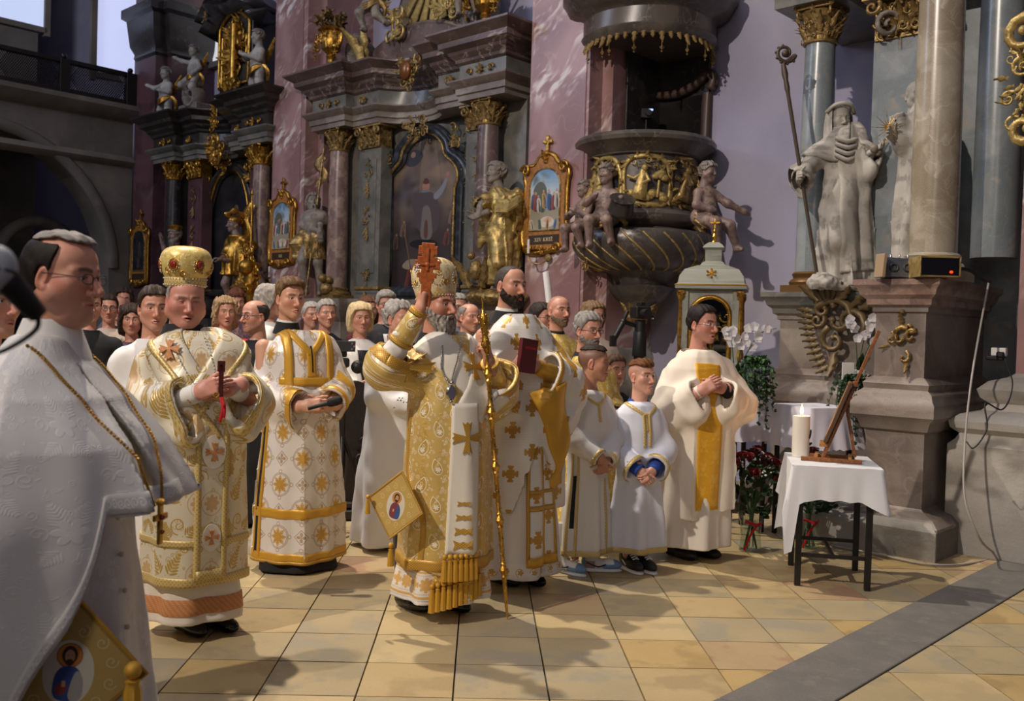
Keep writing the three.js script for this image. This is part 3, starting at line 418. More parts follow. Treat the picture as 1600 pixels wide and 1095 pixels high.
{
const a=altarA,cart=add(a,'cartouche',[place(rocaille(0.62,0.36,321,1.5),0.1,4.78,-0.02),place(rocaille(0.3,0.34,322,1),0.1,4.62,0.02)],M.goldDull);add(cart,'oval_boss',place(new THREE.SphereGeometry(0.1,16,10),0.1,4.72,0.06,0,0,0,1,1.2,0.5),std({color:0x7a4a26,roughness:0.3,metalness:0.3}));
const hood=[];for(let i=0;i<=24;i++){const t=i / 24,x=lerp(-1.2,1.0,t);hood.push([x,4.96 + 0.42*sin(PI*clamp(t*0.92 + 0.04))**0.8]);}
const shp=new THREE.Shape();shp.moveTo(-1.2,4.9);for(const p of hood)shp.lineTo(p[0],p[1]);shp.lineTo(1.0,4.9);
add(a,'attic_hood',toCreasedNormals(place(new THREE.ExtrudeGeometry(shp,{depth:0.5,bevelSize:0.03,bevelThickness:0.03,bevelSegments:2}),0,0,-0.75),0.6),M.rose);
add(a,'hood_moulding',tube(hood.map((p)=>V(p[0],p[1]+ 0.02,-0.3)),()=>[0.05,0.06],8),M.mauveStone);
add(a,'end_scroll',place(scroll(0.17,1.5,0.05,-1,PI / 2,2.5),1.02,5.2,-0.22),M.stuccoDark);add(a,'end_scroll',place(scroll(0.22,1.6,0.06,1,PI / 2,2.6),-1.12,5.2,-0.2),M.stuccoDark);
add(a,'scroll_leaves',[place(leaf(0.5,0.12,0.5),-0.86,4.98,0.02,0,0,0.3),place(leaf(0.42,0.1,-0.3),-0.86,5.42,0.0,0,0,PI - 0.1),place(rocaille(0.5,0.5,331,1.2),-0.35,5.42,-0.15),place(rocaille(0.5,0.4,332,1.2),0.55,5.5,-0.15),place(rocaille(0.35,0.5,333,1),0.95,5.5,-0.15),place(rocaille(0.4,0.3,334,1),-0.7,5.7,-0.2)],M.goldPale);
const pan=new THREE.Shape();pan.moveTo(-0.75,5.2);pan.quadraticCurveTo(-0.9,5.8,-0.5,6.2);pan.quadraticCurveTo(-0.55,7,0,7.2);pan.quadraticCurveTo(0.55,7,0.5,6.2);pan.quadraticCurveTo(0.95,5.8,0.8,5.2);
add(a,'attic_panel',toCreasedNormals(place(new THREE.ExtrudeGeometry(pan,{depth:0.25,bevelSize:0.04,bevelThickness:0.04,bevelSegments:2}),0,0,-0.8),0.6),M.stuccoDark);
const rays=[],r=rng(340);for(let i=0;i<22;i++){const an=-PI / 2 +(i - 10.5)*0.085,L=0.75 + 0.2*r();rays.push(place(new THREE.BoxGeometry(0.05,L,0.02),0.1 + cos(an)*L*0.5,6.2 + sin(an)*L*0.5,-0.42 + 0.02*(i%3),0,0,an + PI / 2));}
for(let i=0;i<9;i++)rays.push(sphere(0.1 + 0.05*r(),-0.35 + 0.1*i,5.95 + 0.25*r(),-0.36,0.8,0.6,8));add(a,'glory_rays',rays,M.goldPale);
}
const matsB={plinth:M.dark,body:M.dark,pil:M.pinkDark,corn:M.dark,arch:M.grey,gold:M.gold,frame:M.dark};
const altarB=altar({s:-7.42,half:1.36,m:matsB,colM:(x)=>x<0?M.dark:M.breccia,tex:texDark,seed:360,round:true,fw:0.7,fx:0.0,label:'dark marble side altar with black cornices and gilded capitals, behind the gold crowned bishop',cols:[[-1.36,-0.1],[1.36,-0.1]]});
{
const a=altarB;const y=4.94;
add(a,'gilt_spray',[place(rocaille(0.55,0.5,371,1.6),0,4.28,-0.1),place(rocaille(0.34,0.4,372,1.2),0,4.7,-0.05),place(rosette(0.1),0,4.95,-0.05),place(rocaille(0.5,0.3,373,1.3),0.1,5.22,-0.2)],M.gold);
add(a,'niche_body',[box(1.0,1.35,0.45,0.06,5.95,-0.6,0.02),box(0.5,0.5,0.4,0.0,5.15,-0.6,0.02)],M.dark);
const ns=new THREE.Shape();ns.moveTo(-0.4,5.35);ns.lineTo(-0.4,6.3);ns.quadraticCurveTo(0,6.75,0.5,6.3);ns.lineTo(0.5,5.35);const nf=ns.getPoints(12).map((p)=>V(p.x,p.y,0));nf.push(nf[0]);
add(a,'gilt_relief',[place(rocaille(0.7,0.9,381,3),0.05,5.85,-0.36),place(rocaille(0.5,0.5,382,2),0.05,6.2,-0.36),tube([V(-0.28,5.4,-0.34),V(-0.28,6.15,-0.34)],()=>0.035,7),tube([V(0.14,5.4,-0.3),V(0.12,6.3,-0.3)],()=>0.06,7),place(rocaille(0.9,0.2,383,1.5),0.05,5.35,-0.33),place(tube(nf,()=>0.03,6),0,0,-0.35)],M.gold);
const ped=[];for(let i=0;i<=16;i++){const t=i / 16;ped.push(V(lerp(-0.7,0.8,t),6.35 + 0.3*sin(PI*t)- 0.06*cos(4*PI*t),-0.42));}
add(a,'wavy_pediment',[tube(ped,()=>[0.16,0.3],4),place(tube(ped,()=>[0.08,0.38],4),0,0.15,0)],M.dark);
const cl=[];for(const[x,yy]of[[-0.62,6.6],[-0.1,6.95],[0.35,6.9]])cl.push(place(rosette(0.13,6),x,yy,-0.2),place(rosette(0.11,5),x + 0.1,yy - 0.1,-0.15),sphere(0.08,x - 0.02,yy,-0.14));add(a,'gilt_finials',cl,M.goldDull);
add(a,'volute_block',[place(scroll(0.22,1.7,0.06,1,PI / 2,2.5),-0.72,5.22,-0.1),box(0.6,0.16,0.4,-0.8,5.02,-0.2,0.02)],M.stuccoDark);
}
// gilded urns with flowers on the central altar's cornice
function urn(pos,label){
const g=thing('gilded_urn',label,'urn',pos,NAVE,null);
add(g,'urn_body',lathe([[0.12,0],[0.13,0.03],[0.07,0.08],[0.05,0.16],[0.07,0.2],[0.05,0.23],[0.13,0.3],[0.15,0.42],[0.12,0.5],[0.13,0.53],[0.19,0.55],[0.16,0.58],[0.14,0.56],[0,0.56]],18,(a,y)=>1 +(y>0.25&&y<0.5?0.05*abs(sin(4*a)):0)),M.gold);
const fl=[],r=rng(410);for(let i=0;i<22;i++){const a=r()*2*PI,b=r(),q=0.2*sqrt(b);fl.push(place(rosette(0.06 + 0.03*r(),5),q*sin(a),0.62 + 0.16*(1 - b)+ 0.06*r(),q*cos(a),-(1 - b)*1.3,a,0));fl.push(place(leaf(0.14,0.035,0.5),q*sin(a),0.58 + 0.08*r(),q*cos(a),0.8,a,0));}
add(g,'flowers',fl,M.goldDull);
const sw=[];for(const s of[-1,1]){sw.push(tube(curve([V(s*0.17,0.5,0.03),V(s*0.27,0.45,0.05),V(s*0.25,0.33,0.06),V(s*0.16,0.3,0.1)],12),(t)=>0.02 + 0.015*sin(PI*t),6));for(let k=0;k<4;k++)sw.push(place(rosette(0.05,5),s*(0.2 + 0.03*k%0.07),0.48 - 0.09*k,0.1,0,s*0.6,0));}sw.push(place(rocaille(0.22,0.2,411,0.8),0,0.42,0.13));add(g,'garland',sw,M.gold);
}
urn(nv(-4.12,4.94,0.08),'gilded urn with carved flowers on the left end of the central altar cornice');
urn(nv(-1.24,4.94,0.0),'gilded urn on the right end of the central altar cornice, cut by the top edge');

// ---------------------------------------------------------------- stations of the cross on the pillars
function stationPic(pos,tex,label,text){
const g=thing('station_picture',label,'picture',pos,NAVE);
const arch=(w,y0,y1,k)=>{const p=[V(w,y0,0),V(w,y1,0)];for(let i=1;i<12;i++){const a=i / 12*PI;p.push(V(w*cos(a),y1 + k*sin(a),0));}p.push(V(-w,y1,0),V(-w,y0,0));return p;};
const wob=[[0.3,0],[0.3,0.72],[0.32,0.8],[0.27,0.9],[0.17,0.92],[0.1,1.0],[0,1.03]],out=mirrorPath(wob.map(([x,y])=>V(x,y,0)));
const sh=new THREE.Shape(out.map((p)=>new THREE.Vector2(p.x,p.y)));
add(g,'backboard',place(new THREE.ExtrudeGeometry(sh,{depth:0.03,bevelSize:0.008,bevelThickness:0.008,bevelSegments:1}),0,0,0.01),M.oak);
const fr=add(g,'gilt_frame',[tube(curve([...out,out[0]],80),()=>[0.03,0.025],6),place(scroll(0.07,1.2,0.02),0.27,0.86,0.05),place(scroll(0.07,1.2,0.02,-1,PI),-0.27,0.86,0.05),place(scroll(0.06,1,0.02,1,0),0.2,0,0.05),place(scroll(0.06,1,0.02,-1,PI),-0.2,0,0.05),place(rocaille(0.34,0.1,421,0.8),0,-0.01,0.04),place(leaf(0.14,0.05,0.4),0,0.93,0.04)].map((q)=>place(q,0,0,0.03)),M.gold);
const p=arch(0.215,0.2,0.68,0.19);add(g,'picture',picture(p,0.052),std({map:tex,roughness:0.4}));add(g,'inner_fillet',place(tube([...p,p[0]],()=>0.012,5),0,0,0.05),M.goldDull);
add(g,'name_plate',box(0.44,0.1,0.012,0,0.1,0.048,0.003),std({map:canvasTex(256,64,(c,w,h)=>{c.fillStyle='#3b2c20';c.fillRect(0,0,w,h);c.fillStyle='#c9b88a';c.font='bold 34px serif';c.textAlign='center';c.fillText(text,w / 2,45);}),roughness:0.4}));
const pg=g.children[g.children.length - 1].geometry;{const q=pg.attributes.position,uv=pg.attributes.uv;for(let i=0;i<q.count;i++)uv.setXY(i,(q.getX(i)+ 0.22)/ 0.44,(q.getY(i)- 0.05)/ 0.1);}
add(g,'cross',[box(0.035,0.2,0.025,0,1.13,0.03,0.006),box(0.13,0.035,0.025,0,1.16,0.03,0.006),sphere(0.035,0,1.03,0.04)],M.gold);
return g;
}
stationPic(nv(-0.18,2.4,0.015),texSt1,'gilt framed arched picture with cross finial on the pillar beside the pulpit','XIV KRIŽ').children.find((c)=>c.name==='name_plate');
stationPic(nv(-5.25,2.38,0.015),texSt2,'gilt framed arched picture of a standing figure on the pillar left of the central altar','XII');
{const g=stationPic(nv(-9.7,2.15,0.015),texDark,'dim gilt framed picture on the dark far pillar','');g.scale.setScalar(1.05);}

// ---------------------------------------------------------------- pulpit
{
const c=onNave(1008,300,-0.5),g=thing('pulpit','dark carved pulpit with gilded reliefs and ribbed bowl hanging beside the pink pillar','pulpit',nv(0.72,0,-0.5),NAVE);
const oval=(p,seg=40,mod)=>lathe(p,seg,mod);
const stone=std({map:marbleTex(256,0.7,0x5c544d,0x47413d,0x7d7266,430,{f:4,vw:0.03}),roughness:0.32});
add(g,'parapet',oval([[0.56,2.76],[0.56,3.32],[0.6,3.33],[0.58,3.36]]),stone);
add(g,'parapet_rail',oval([[0.57,3.33],[0.62,3.37],[0.68,3.42],[0.74,3.45],[0.75,3.49],[0.72,3.53],[0.6,3.54],[0,3.54]]),stone);
add(g,'ledge',oval([[0.56,2.6],[0.6,2.62],[0.64,2.66],[0.65,2.72],[0.62,2.76],[0.57,2.78]]),stone);
add(g,'neck',oval([[0,1.95],[0.28,2.0],[0.34,2.12],[0.5,2.2]]),stone);
const bowl=[];for(let i=0;i<=14;i++){const a=i / 14*PI*0.62;bowl.push([0.36 + 0.37*sin(a),2.16 + 0.4*(1 - cos(a))/(1 - cos(PI*0.62))]);}
add(g,'bowl',[lathe(bowl,96,(a,y)=>1 + 0.025*abs(sin(11*(a +(y - 2.2)*1.6)))),lathe([[0.62,2.52],[0.55,2.6]],40)],stone);
const ribs=[];for(let k=0;k<22;k++){const pts=[];for(let i=1;i<=13;i++){const[r,y]=bowl[i],a=k / 22*2*PI -(y - 2.2)*1.6;pts.push(V(r*1.004*sin(a),y,r*1.004*cos(a)));}ribs.push(tube(pts,()=>0.013,5));}add(g,'gilt_ribs',ribs,M.goldPale);
add(g,'pendant',oval([[0,1.66],[0.09,1.68],[0.14,1.74],[0.16,1.8],[0.26,1.88],[0.33,1.95],[0.35,2.0],[0.3,2.02]]),stone);
const pr=[];for(let k=0;k<8;k++)pr.push(place(place(leaf(0.16,0.06,0.4),0,1.7,0.15),0,0,0,0,k*PI / 4,0));pr.push(sphere(0.07,0.04,1.68,0.08),sphere(0.07,-0.06,1.68,0.06),sphere(0.06,0,1.66,-0.05));add(g,'pendant_leaves',pr,M.goldDull);
const wrap=(q,a,r=0.565)=>{q=q.clone();const p=q.attributes.position;for(let i=0;i<p.count;i++){const t=a + p.getX(i)/ r,R=r + p.getZ(i);p.setXYZ(i,R*sin(t),p.getY(i),R*cos(t));}q.computeVertexNormals();return q;};
const relief=(a,w,seed)=>{const l=[],f=[V(-w / 2,2.84,0),V(-w / 2,3.2,0),V(-w*0.3,3.28,0),V(w*0.3,3.28,0),V(w / 2,3.2,0),V(w / 2,2.84,0),V(-w / 2,2.84,0)];l.push(tube(curve(f,60),()=>[0.028,0.02],6));const r=rng(seed);for(let i=0;i<22;i++){const q=curve(f,44)[i*2];l.push(place(leaf(0.07,0.025,0.6),q.x,q.y,0.015,0,0,r()*6));}l.push(place(rocaille(w*0.9,0.12,seed + 1,1),0,3.22,0.02));
const fx=-w*0.06;l.push(sphere(0.032,fx + 0.01,3.17,0.05,1.2,1,8),tube([V(fx,3.15,0.03),V(fx - 0.01,3.05,0.05),V(fx - 0.03,2.93,0.04),V(fx - 0.05,2.86,0.03)],(t)=>[0.035 + 0.05*t,0.03 + 0.02*t],9),tube([V(fx - 0.02,3.11,0.05),V(fx - 0.09,3.06,0.06),V(fx - 0.15,3.09,0.06)],()=>0.016,6),tube([V(fx + 0.02,3.11,0.05),V(fx + 0.05,3.04,0.07),V(fx - 0.01,3.01,0.08)],()=>0.017,6));
for(let i=0;i<14;i++)l.push(sphere(0.03 + 0.03*r(),(r()- 0.5)*w*0.85,2.87 + 0.06*r(),0.01,0.8,0.6,7));for(let i=0;i<9;i++)l.push(sphere(0.03 + 0.02*r(),w*0.27 +(r()- 0.5)*0.12,3.1 +(r()- 0.5)*0.12,0.03,0.8,0.7,7));l.push(tube([V(w*0.26,2.88,0.02),V(w*0.28,3.05,0.03)],()=>0.014,6));return l.map((q)=>wrap(q,a));};
add(g,'gilt_relief',relief(0.72 - 0.06,0.44,440),M.goldPale);add(g,'gilt_relief',relief(-0.18,0.36,450),M.goldPale);add(g,'gilt_relief',relief(1.45,0.36,460),M.goldDull);
const br=[];for(const a of[-0.42,1.72]){br.push(place(place(scroll(0.12,1.4,0.035,1,PI / 2,2),0,2.5,0.6,0,PI / 2,0),0,0,0,0,a,0),place(place(leaf(0.5,0.09,-0.25),0,2.6,0.72),0,0,0,PI*0,a,0),place(place(rocaille(0.2,0.55,470,1),0,2.3,0.64),0,0,0,0,a,0));}add(g,'brackets',br,M.goldDull);
// canopy
add(g,'canopy',oval([[0,4.52],[0.6,4.52],[0.66,4.5],[0.7,4.53],[0.72,4.58],[0.7,4.6],[0.7,4.76],[0.72,4.78],[0.78,4.8],[0.84,4.84],[0.88,4.92],[0.92,4.98],[0.92,5.03],[0.86,5.06],[0.84,5.12],[0.88,5.16],[0.8,5.2],[0.6,5.5],[0.3,5.9],[0.1,6.1],[0,6.1]],48),stone);
const fr=[];for(let k=0;k<46;k++){const a=k / 46*2*PI;fr.push(place(place(leaf(0.12 + 0.05*(k%3===0),0.04,0.3),0,4.55,0.665,0,0,PI),0,0,0,0,a,0));if(k%3===0)fr.push(place(place(new THREE.OctahedronGeometry(0.025),0,4.35,0.675),0,0,0,0,a,0),place(place(new THREE.CylinderGeometry(0.006,0.006,0.08,5),0,4.41,0.675),0,0,0,0,a,0),place(place(new THREE.OctahedronGeometry(0.013),0,4.31,0.675),0,0,0,0,a,0));}add(g,'lambrequin',fr,M.goldDull);
add(g,'shade_panel',[box(0.03,1.3,0.64,-0.2,4.0,-0.22),box(0.66,1.1,0.03,0.1,4.05,-0.535)],M.dark);  // dark panels put in for the shade under the canopy, no real part
// door behind: black sheet put in for its unlit inside, in a curved frame
add(g,'dark_door_sheet',box(0.82,1.6,0.02,-0.04,3.3,-0.53,0),M.ink);
add(g,'door_frame',[tube([V(0.42,2.6,-0.5),V(0.42,4.1,-0.5)],()=>[0.06,0.05],4),tube([V(-0.5,2.6,-0.5),V(-0.5,4.1,-0.5)],()=>[0.06,0.05],4),tube(curve([V(-0.56,4.08,-0.48),V(-0.3,4.16,-0.48),V(0.05,4.14,-0.48),V(0.28,4.2,-0.48),V(0.44,4.3,-0.48),V(0.52,4.24,-0.48),V(0.48,4.12,-0.48)],24),()=>[0.055,0.06],6)],std({color:0x4a3930,roughness:0.45}));
}
{
const p=at(1010,178,10.4),g=thing('pulpit_camera','small camera on a thin stalk in the dark pulpit doorway','camera',V(p.x,p.y - 0.5,p.z),0);
add(g,'stalk',rod(V(0,-0.02,0),V(0,0.46,0),0.008),M.darkGrey);add(g,'camera_body',[box(0.12,0.1,0.1,0,0.5,0),place(new THREE.CylinderGeometry(0.035,0.035,0.06,12),0.01,0.5,0.06,PI / 2,0,0)],M.darkGrey);add(g,'indicator_light',box(0.045,0.02,0.01,0.04,0.535,0.052,0.002),std({color:0xbfd2ff,emissive:0x8fb0ff,emissiveIntensity:1.2}));
}

// ---------------------------------------------------------------- altar at the right: two stepped plinths, columns
{
const g=thing('chapel_altar','blue-grey marble column altar on stepped plinths at the right behind the white table','altar',nv(3.3,0,0),NAVE);
const X=(s)=>s - 3.3;const planA=[[X(2.72),WT],[X(2.72),0.2],[X(3.62),0.2],[X(3.62),WT]],planB=[[X(3.86),-0.7],[X(3.86),0.92],[X(4.22),0.92],[X(4.22),-0.7]];
const pl=(y)=>[[0.16,0.0],[0.16,0.26],[0.11,0.31],[0.02,0.33],[0.02,y - 0.95],[0.06,y - 0.93],[0.08,y - 0.87],[0.11,y - 0.84],[0.1,y - 0.78]];
const mid=[[0.12,1.02],[0.12,1.06],[0.1,1.09],[0.09,1.13],[0.05,1.16],[0.06,1.2],[0.03,1.23],[0,1.25],[0,1.66],[0.02,1.67],[0.02,1.7],[0.05,1.72]],top=[[0.05,1.72],[0.055,1.76],[0.09,1.79],[0.1,1.83],[0.13,1.86],[0.13,1.9],[0,1.9]];
for(const[plan,dy]of[[planA,0],[planB,0.05]]){const a=add(g,'plinth_foot',prof(plan,[[0.2,0],[0.2,0.22],[0.15,0.27],[0.05,0.3],[0.03,0.32],[0.03,0.85],[0.06,0.87],[0.08,0.93],[0.12,0.97],[0.12,1.02]],true),dy?M.mauveStone:M.mauveStone);add(g,'plinth_die',prof(plan,mid.map(([o,y])=>[o,y + dy*(y>1.3)]),true),M.mauveStone);add(g,'plinth_cornice',prof(plan,top.map(([o,y])=>[o,y + dy]),true),dy?M.breccia:M.grey);}
add(g,'plinth_step',[prof([[X(3.4),-0.4],[X(3.4),1.02],[X(4.3),1.02],[X(4.3),-0.4]],[[0.12,0],[0.12,0.2],[0.08,0.25],[0,0.28]],true)],M.lime);
const cl=column(0.145,2.13,0.18),a=add(g,'column',cl.shaft,M.blueGrey);a.position.set(X(2.93),1.9,0.2 - 0.14);add(a,'column_base',cl.base,std({color:0x6b4e28,metalness:0.4,roughness:0.4}));const cp=add(a,'capital',capital(0.135,0.32),M.goldDull);cp.position.y=2.13;
const cb=column(0.165,3.2,0.2),b=add(g,'column',cb.shaft,M.tan);b.position.set(X(4.17),1.95,0.7);add(b,'column_base',cb.base,M.tan);const cp2=add(b,'capital',capital(0.145,0.34),M.goldDull);cp2.position.y=3.2;
const d=add(g,'column',cb.shaft,M.blueGrey);d.position.set(X(4.42),1.95,0.15);add(d,'capital',capital(0.145,0.34),M.goldDull).position.y=3.2;
add(g,'entablature',[prof([[X(2.6),WT],[X(2.6),0.28],[X(3.2),0.28],[X(3.2),-0.3],[X(3.4),-0.3],[X(3.4),0.05],[X(4.5),0.05],[X(4.5),WT]],[[0,4.35],[0,4.45],[0.04,4.46],[0.04,4.6],[0.1,4.66],[0.02,4.68],[0.02,4.95],[0.1,5.0],[0.25,5.15],[0.3,5.3],[0,5.3]],true)],M.grey);
const p=add(g,'pilaster',[box(0.46,2.1,0.5,X(3.66),2.9,-0.12),box(0.34,1.9,0.02,X(3.66),2.9,0.14,0.008),box(0.9,4.3,0.5,X(4.35),2.2,-0.6)],M.blueGrey);add(p,'capital',place(pilasterCapital(0.44,0.34,0.5),X(3.66),3.95,-0.1),M.goldDull);
// rococo mounts on the two plinths
const c1=onNave(1297,508,0.42),c2=onNave(1408,530,0.95);
const big=[];const cc=(x,y,r,q,d,a0,th)=>big.push(place(scroll(r,q,th,d,a0,1.4),X(c1.s)+ x,c1.y + y,0.33));
cc(0.02,0.05,0.19,0.9,-1,2.6,0.04);cc(-0.1,0.13,0.1,1.1,1,0.2,0.03);cc(0.12,0.02,0.15,0.8,1,-0.6,0.035);cc(0,-0.12,0.12,1,1,2,0.03);cc(-0.15,0.04,0.07,1.2,-1,1,0.022);
for(let k=0;k<11;k++){const t=k / 10;big.push(place(leaf(0.12,0.035,0.6),X(c1.s)- 0.2 + 0.1*t*t + 0.06*t,c1.y + 0.12 - 0.45*t,0.34,0,0,1.5 + 0.8*t));}
for(let k=0;k<7;k++)big.push(place(leaf(0.2,0.045,0.4),X(c1.s)- 0.05 +(k - 3)*0.028,c1.y + 0.2,0.37,0,0,-(k - 3)*0.28));big.push(place(leaf(0.22,0.06,0.4),X(c1.s),c1.y - 0.22,0.34,0,0,PI),place(leaf(0.2,0.05,0.5),X(c1.s)+ 0.2,c1.y + 0.14,0.34,0,0,-1.3),place(leaf(0.2,0.05,0.5),X(c1.s)+ 0.14,c1.y + 0.16,0.34,0,0,-0.9));
add(g,'rocaille_mount',big,std({color:0x6b5a3c,metalness:0.35,roughness:0.5}));
const sm=[];const dd=(x,y,r,q,di,a0,th)=>sm.push(place(scroll(r,q,th,di,a0,1.4),X(c2.s)+ x,c2.y + y,0.945));dd(0,0.01,0.085,0.75,1,1.0,0.022);dd(0.07,0.02,0.055,0.75,1,1.0,0.018);dd(-0.075,0,0.05,0.8,-1,1.4,0.016);dd(0.06,0.09,0.045,0.8,-1,-0.5,0.016);dd(0.02,-0.13,0.05,0.8,-1,1.2,0.016);sm.push(place(leaf(0.1,0.03,0.4),X(c2.s)- 0.01,c2.y + 0.1,0.94),place(leaf(0.12,0.028,0.4),X(c2.s)+ 0.04,c2.y - 0.14,0.94,0,0,PI),place(leaf(0.08,0.02,0.5),X(c2.s)- 0.09,c2.y - 0.04,0.94,0,0,2),sphere(0.018,X(c2.s),c2.y + 0.2,0.95));add(g,'scroll_mount',sm,M.goldDull);
}
{
const p=at(1602,130,6.2),g=thing('gilt_ornament','carved gilt ornament at the right edge high on the near pillar','ornament',p,NAVE);
add(g,'scrolls',[place(rocaille(0.3,0.9,480,2),0,0,0.05),place(scroll(0.14,1.3,0.04),0,0.3,0.05),place(scroll(0.12,1.2,0.04,-1,1),0.02,-0.3,0.05)],M.goldPale);
}
// ---------------------------------------------------------------- loft at the far left, windows
{
const S=-10.15,g=thing('organ_loft','dark stone loft with arches and a lattice railing at the far left','balcony',nv(S,0,0),NAVE);
// local x along -t is awkward: build in a frame turned a quarter so that local x runs along t
const inner=new THREE.Group();inner.name='loft_front';inner.rotation.y=PI / 2;g.add(inner);
const W=7;const q=(name,geo,m)=>add(inner,name,geo,m);
const sh=new THREE.Shape();sh.moveTo(0,0);sh.lineTo(0,5.2);sh.lineTo(-W,5.2);sh.lineTo(-W,0);sh.lineTo(-4.9,0);sh.lineTo(-4.9,2.4);sh.absarc(-2.55,2.4,2.15,PI,0,true);sh.lineTo(-0.3,0);
add(inner,'front_wall',toCreasedNormals(boxUV(place(new THREE.ExtrudeGeometry(sh,{depth:0.6,bevelEnabled:false,curveSegments:24}),0,0,-0.6)),0.5),M.loft);
const ar=[];for(let i=0;i<=24;i++){const a=PI*i / 24;ar.push(V(-2.55 + 2.25*cos(a),2.4 + 2.25*sin(a),0.0));}q('arch_moulding',tube(ar,()=>[0.1,0.06],6),M.loft);
q('string_course',[prof([[-W,0],[0,0]],[[0,4.2],[0.06,4.24],[0.1,4.3],[0.06,4.36],[0.02,4.4]],false,false),prof([[-W,0],[0,0]],[[0,5.0],[0.08,5.04],[0.16,5.12],[0.22,5.2],[0.22,5.28],[0,5.28]],false,false)],M.loft);
q('rail',[box(W,0.07,0.12,-W / 2,5.84,0.05),box(W,0.1,0.12,-W / 2,5.33,0.05)],M.blackWood);
for(let k=0;k<6;k++)q('post',[box(0.16,0.62,0.14,-0.1 - k*1.15,5.56,0.05),sphere(0.05,-0.1 - k*1.15,5.92,0.05)],M.blackWood);
const lat=[];for(let k=0;k<6;k++)for(let i=0;i<26;i++)for(const d of[-1,1]){const x=-0.18 - k*1.15 - i / 26*1.0;const b=new THREE.BoxGeometry(0.012,0.66,0.01);lat.push(place(b,x,5.58,0.05 + d*0.006,0,0,d*0.62));}const lt=q('lattice',lat,M.blackWood);lt.userData.kind='stuff';
q('vault',[place(new THREE.BoxGeometry(W,0.3,4),-W / 2,5.05,-2.5),box(W,12,0.2,-W / 2,6,-4.6),box(0.5,2.6,0.5,-0.6,1.3,-2),box(0.4,2.6,0.4,-1.8,1.3,-2)],M.loft);
const nar=[];for(let i=0;i<=16;i++){const a=PI*i / 16;nar.push(V(-1.0 + 0.7*cos(a),2.5 + 0.75*sin(a),-1.6));}q('inner_arch',tube(nar,()=>[0.12,0.2],5),M.loft);
}
{
const win=(n,pos,w,h,turn,e,c)=>{const g=thing('window_' + n,null,null,pos,turn);g.userData.kind='structure';add(g,'glow_pane',box(w,h,0.04,0,0,0,0),std({color:0xdfe4f5,emissive:c,emissiveIntensity:e,roughness:0.6}));const f=add(g,'frame',[box(0.1,h + 0.2,0.14,-w / 2,0,0.02),box(0.1,h + 0.2,0.14,w / 2,0,0.02),box(w,0.1,0.14,0,-h / 2,0.02)],M.loft);return g;};
const p1=at(181,50,17.6);win(1,V(p1.x,p1.y + 0.75,p1.z),0.78,3.2,PI / 5,0.62,0xb9c0e6);  // wall reveal in daylight, its brightness put in as a glowing pane
const p2=at(18,-5,17.2);win(2,p2,1.2,0.95,PI / 4,0.55,0xb9c6ea);  // second reveal, the light on it likewise put in as glow
const p3=onNave(372,20,WT + 0.04);win(3,V(p3.p.x,p3.p.y + 0.5,p3.p.z),1.9,2.6,NAVE,0.42,0xdcd8d2);
}
// ---------------------------------------------------------------- people: heads, hands, bodies, cloth
const lin=(h)=>{const c=new THREE.Color(h);return[c.r,c.g,c.b];};
const skinMat=phys({vertexColors:true,roughness:0.48,sheen:0.25,sheenRoughness:0.5,sheenColor:new THREE.Color(0xffc8a8),bumpMap:null});
const eyeMat=std({vertexColors:true,roughness:0.15});
function paint(g,fn){const p=g.attributes.position,n=g.attributes.normal,c=new Float32Array(p.count*3);for(let i=0;i<p.count;i++){const q=fn(p.getX(i),p.getY(i),p.getZ(i),n.getX(i),n.getY(i),n.getZ(i));c[3*i]=q[0];c[3*i + 1]=q[1];c[3*i + 2]=q[2];}g.setAttribute('color',new THREE.BufferAttribute(c,3));return g;}
const nz=(x,y,z)=>sin(x*1.7 + sin(y*1.3 + z))*cos(y*1.9 + sin(z*1.1 - x))*sin(z*1.5 + 0.7 + sin(x + y*0.7));

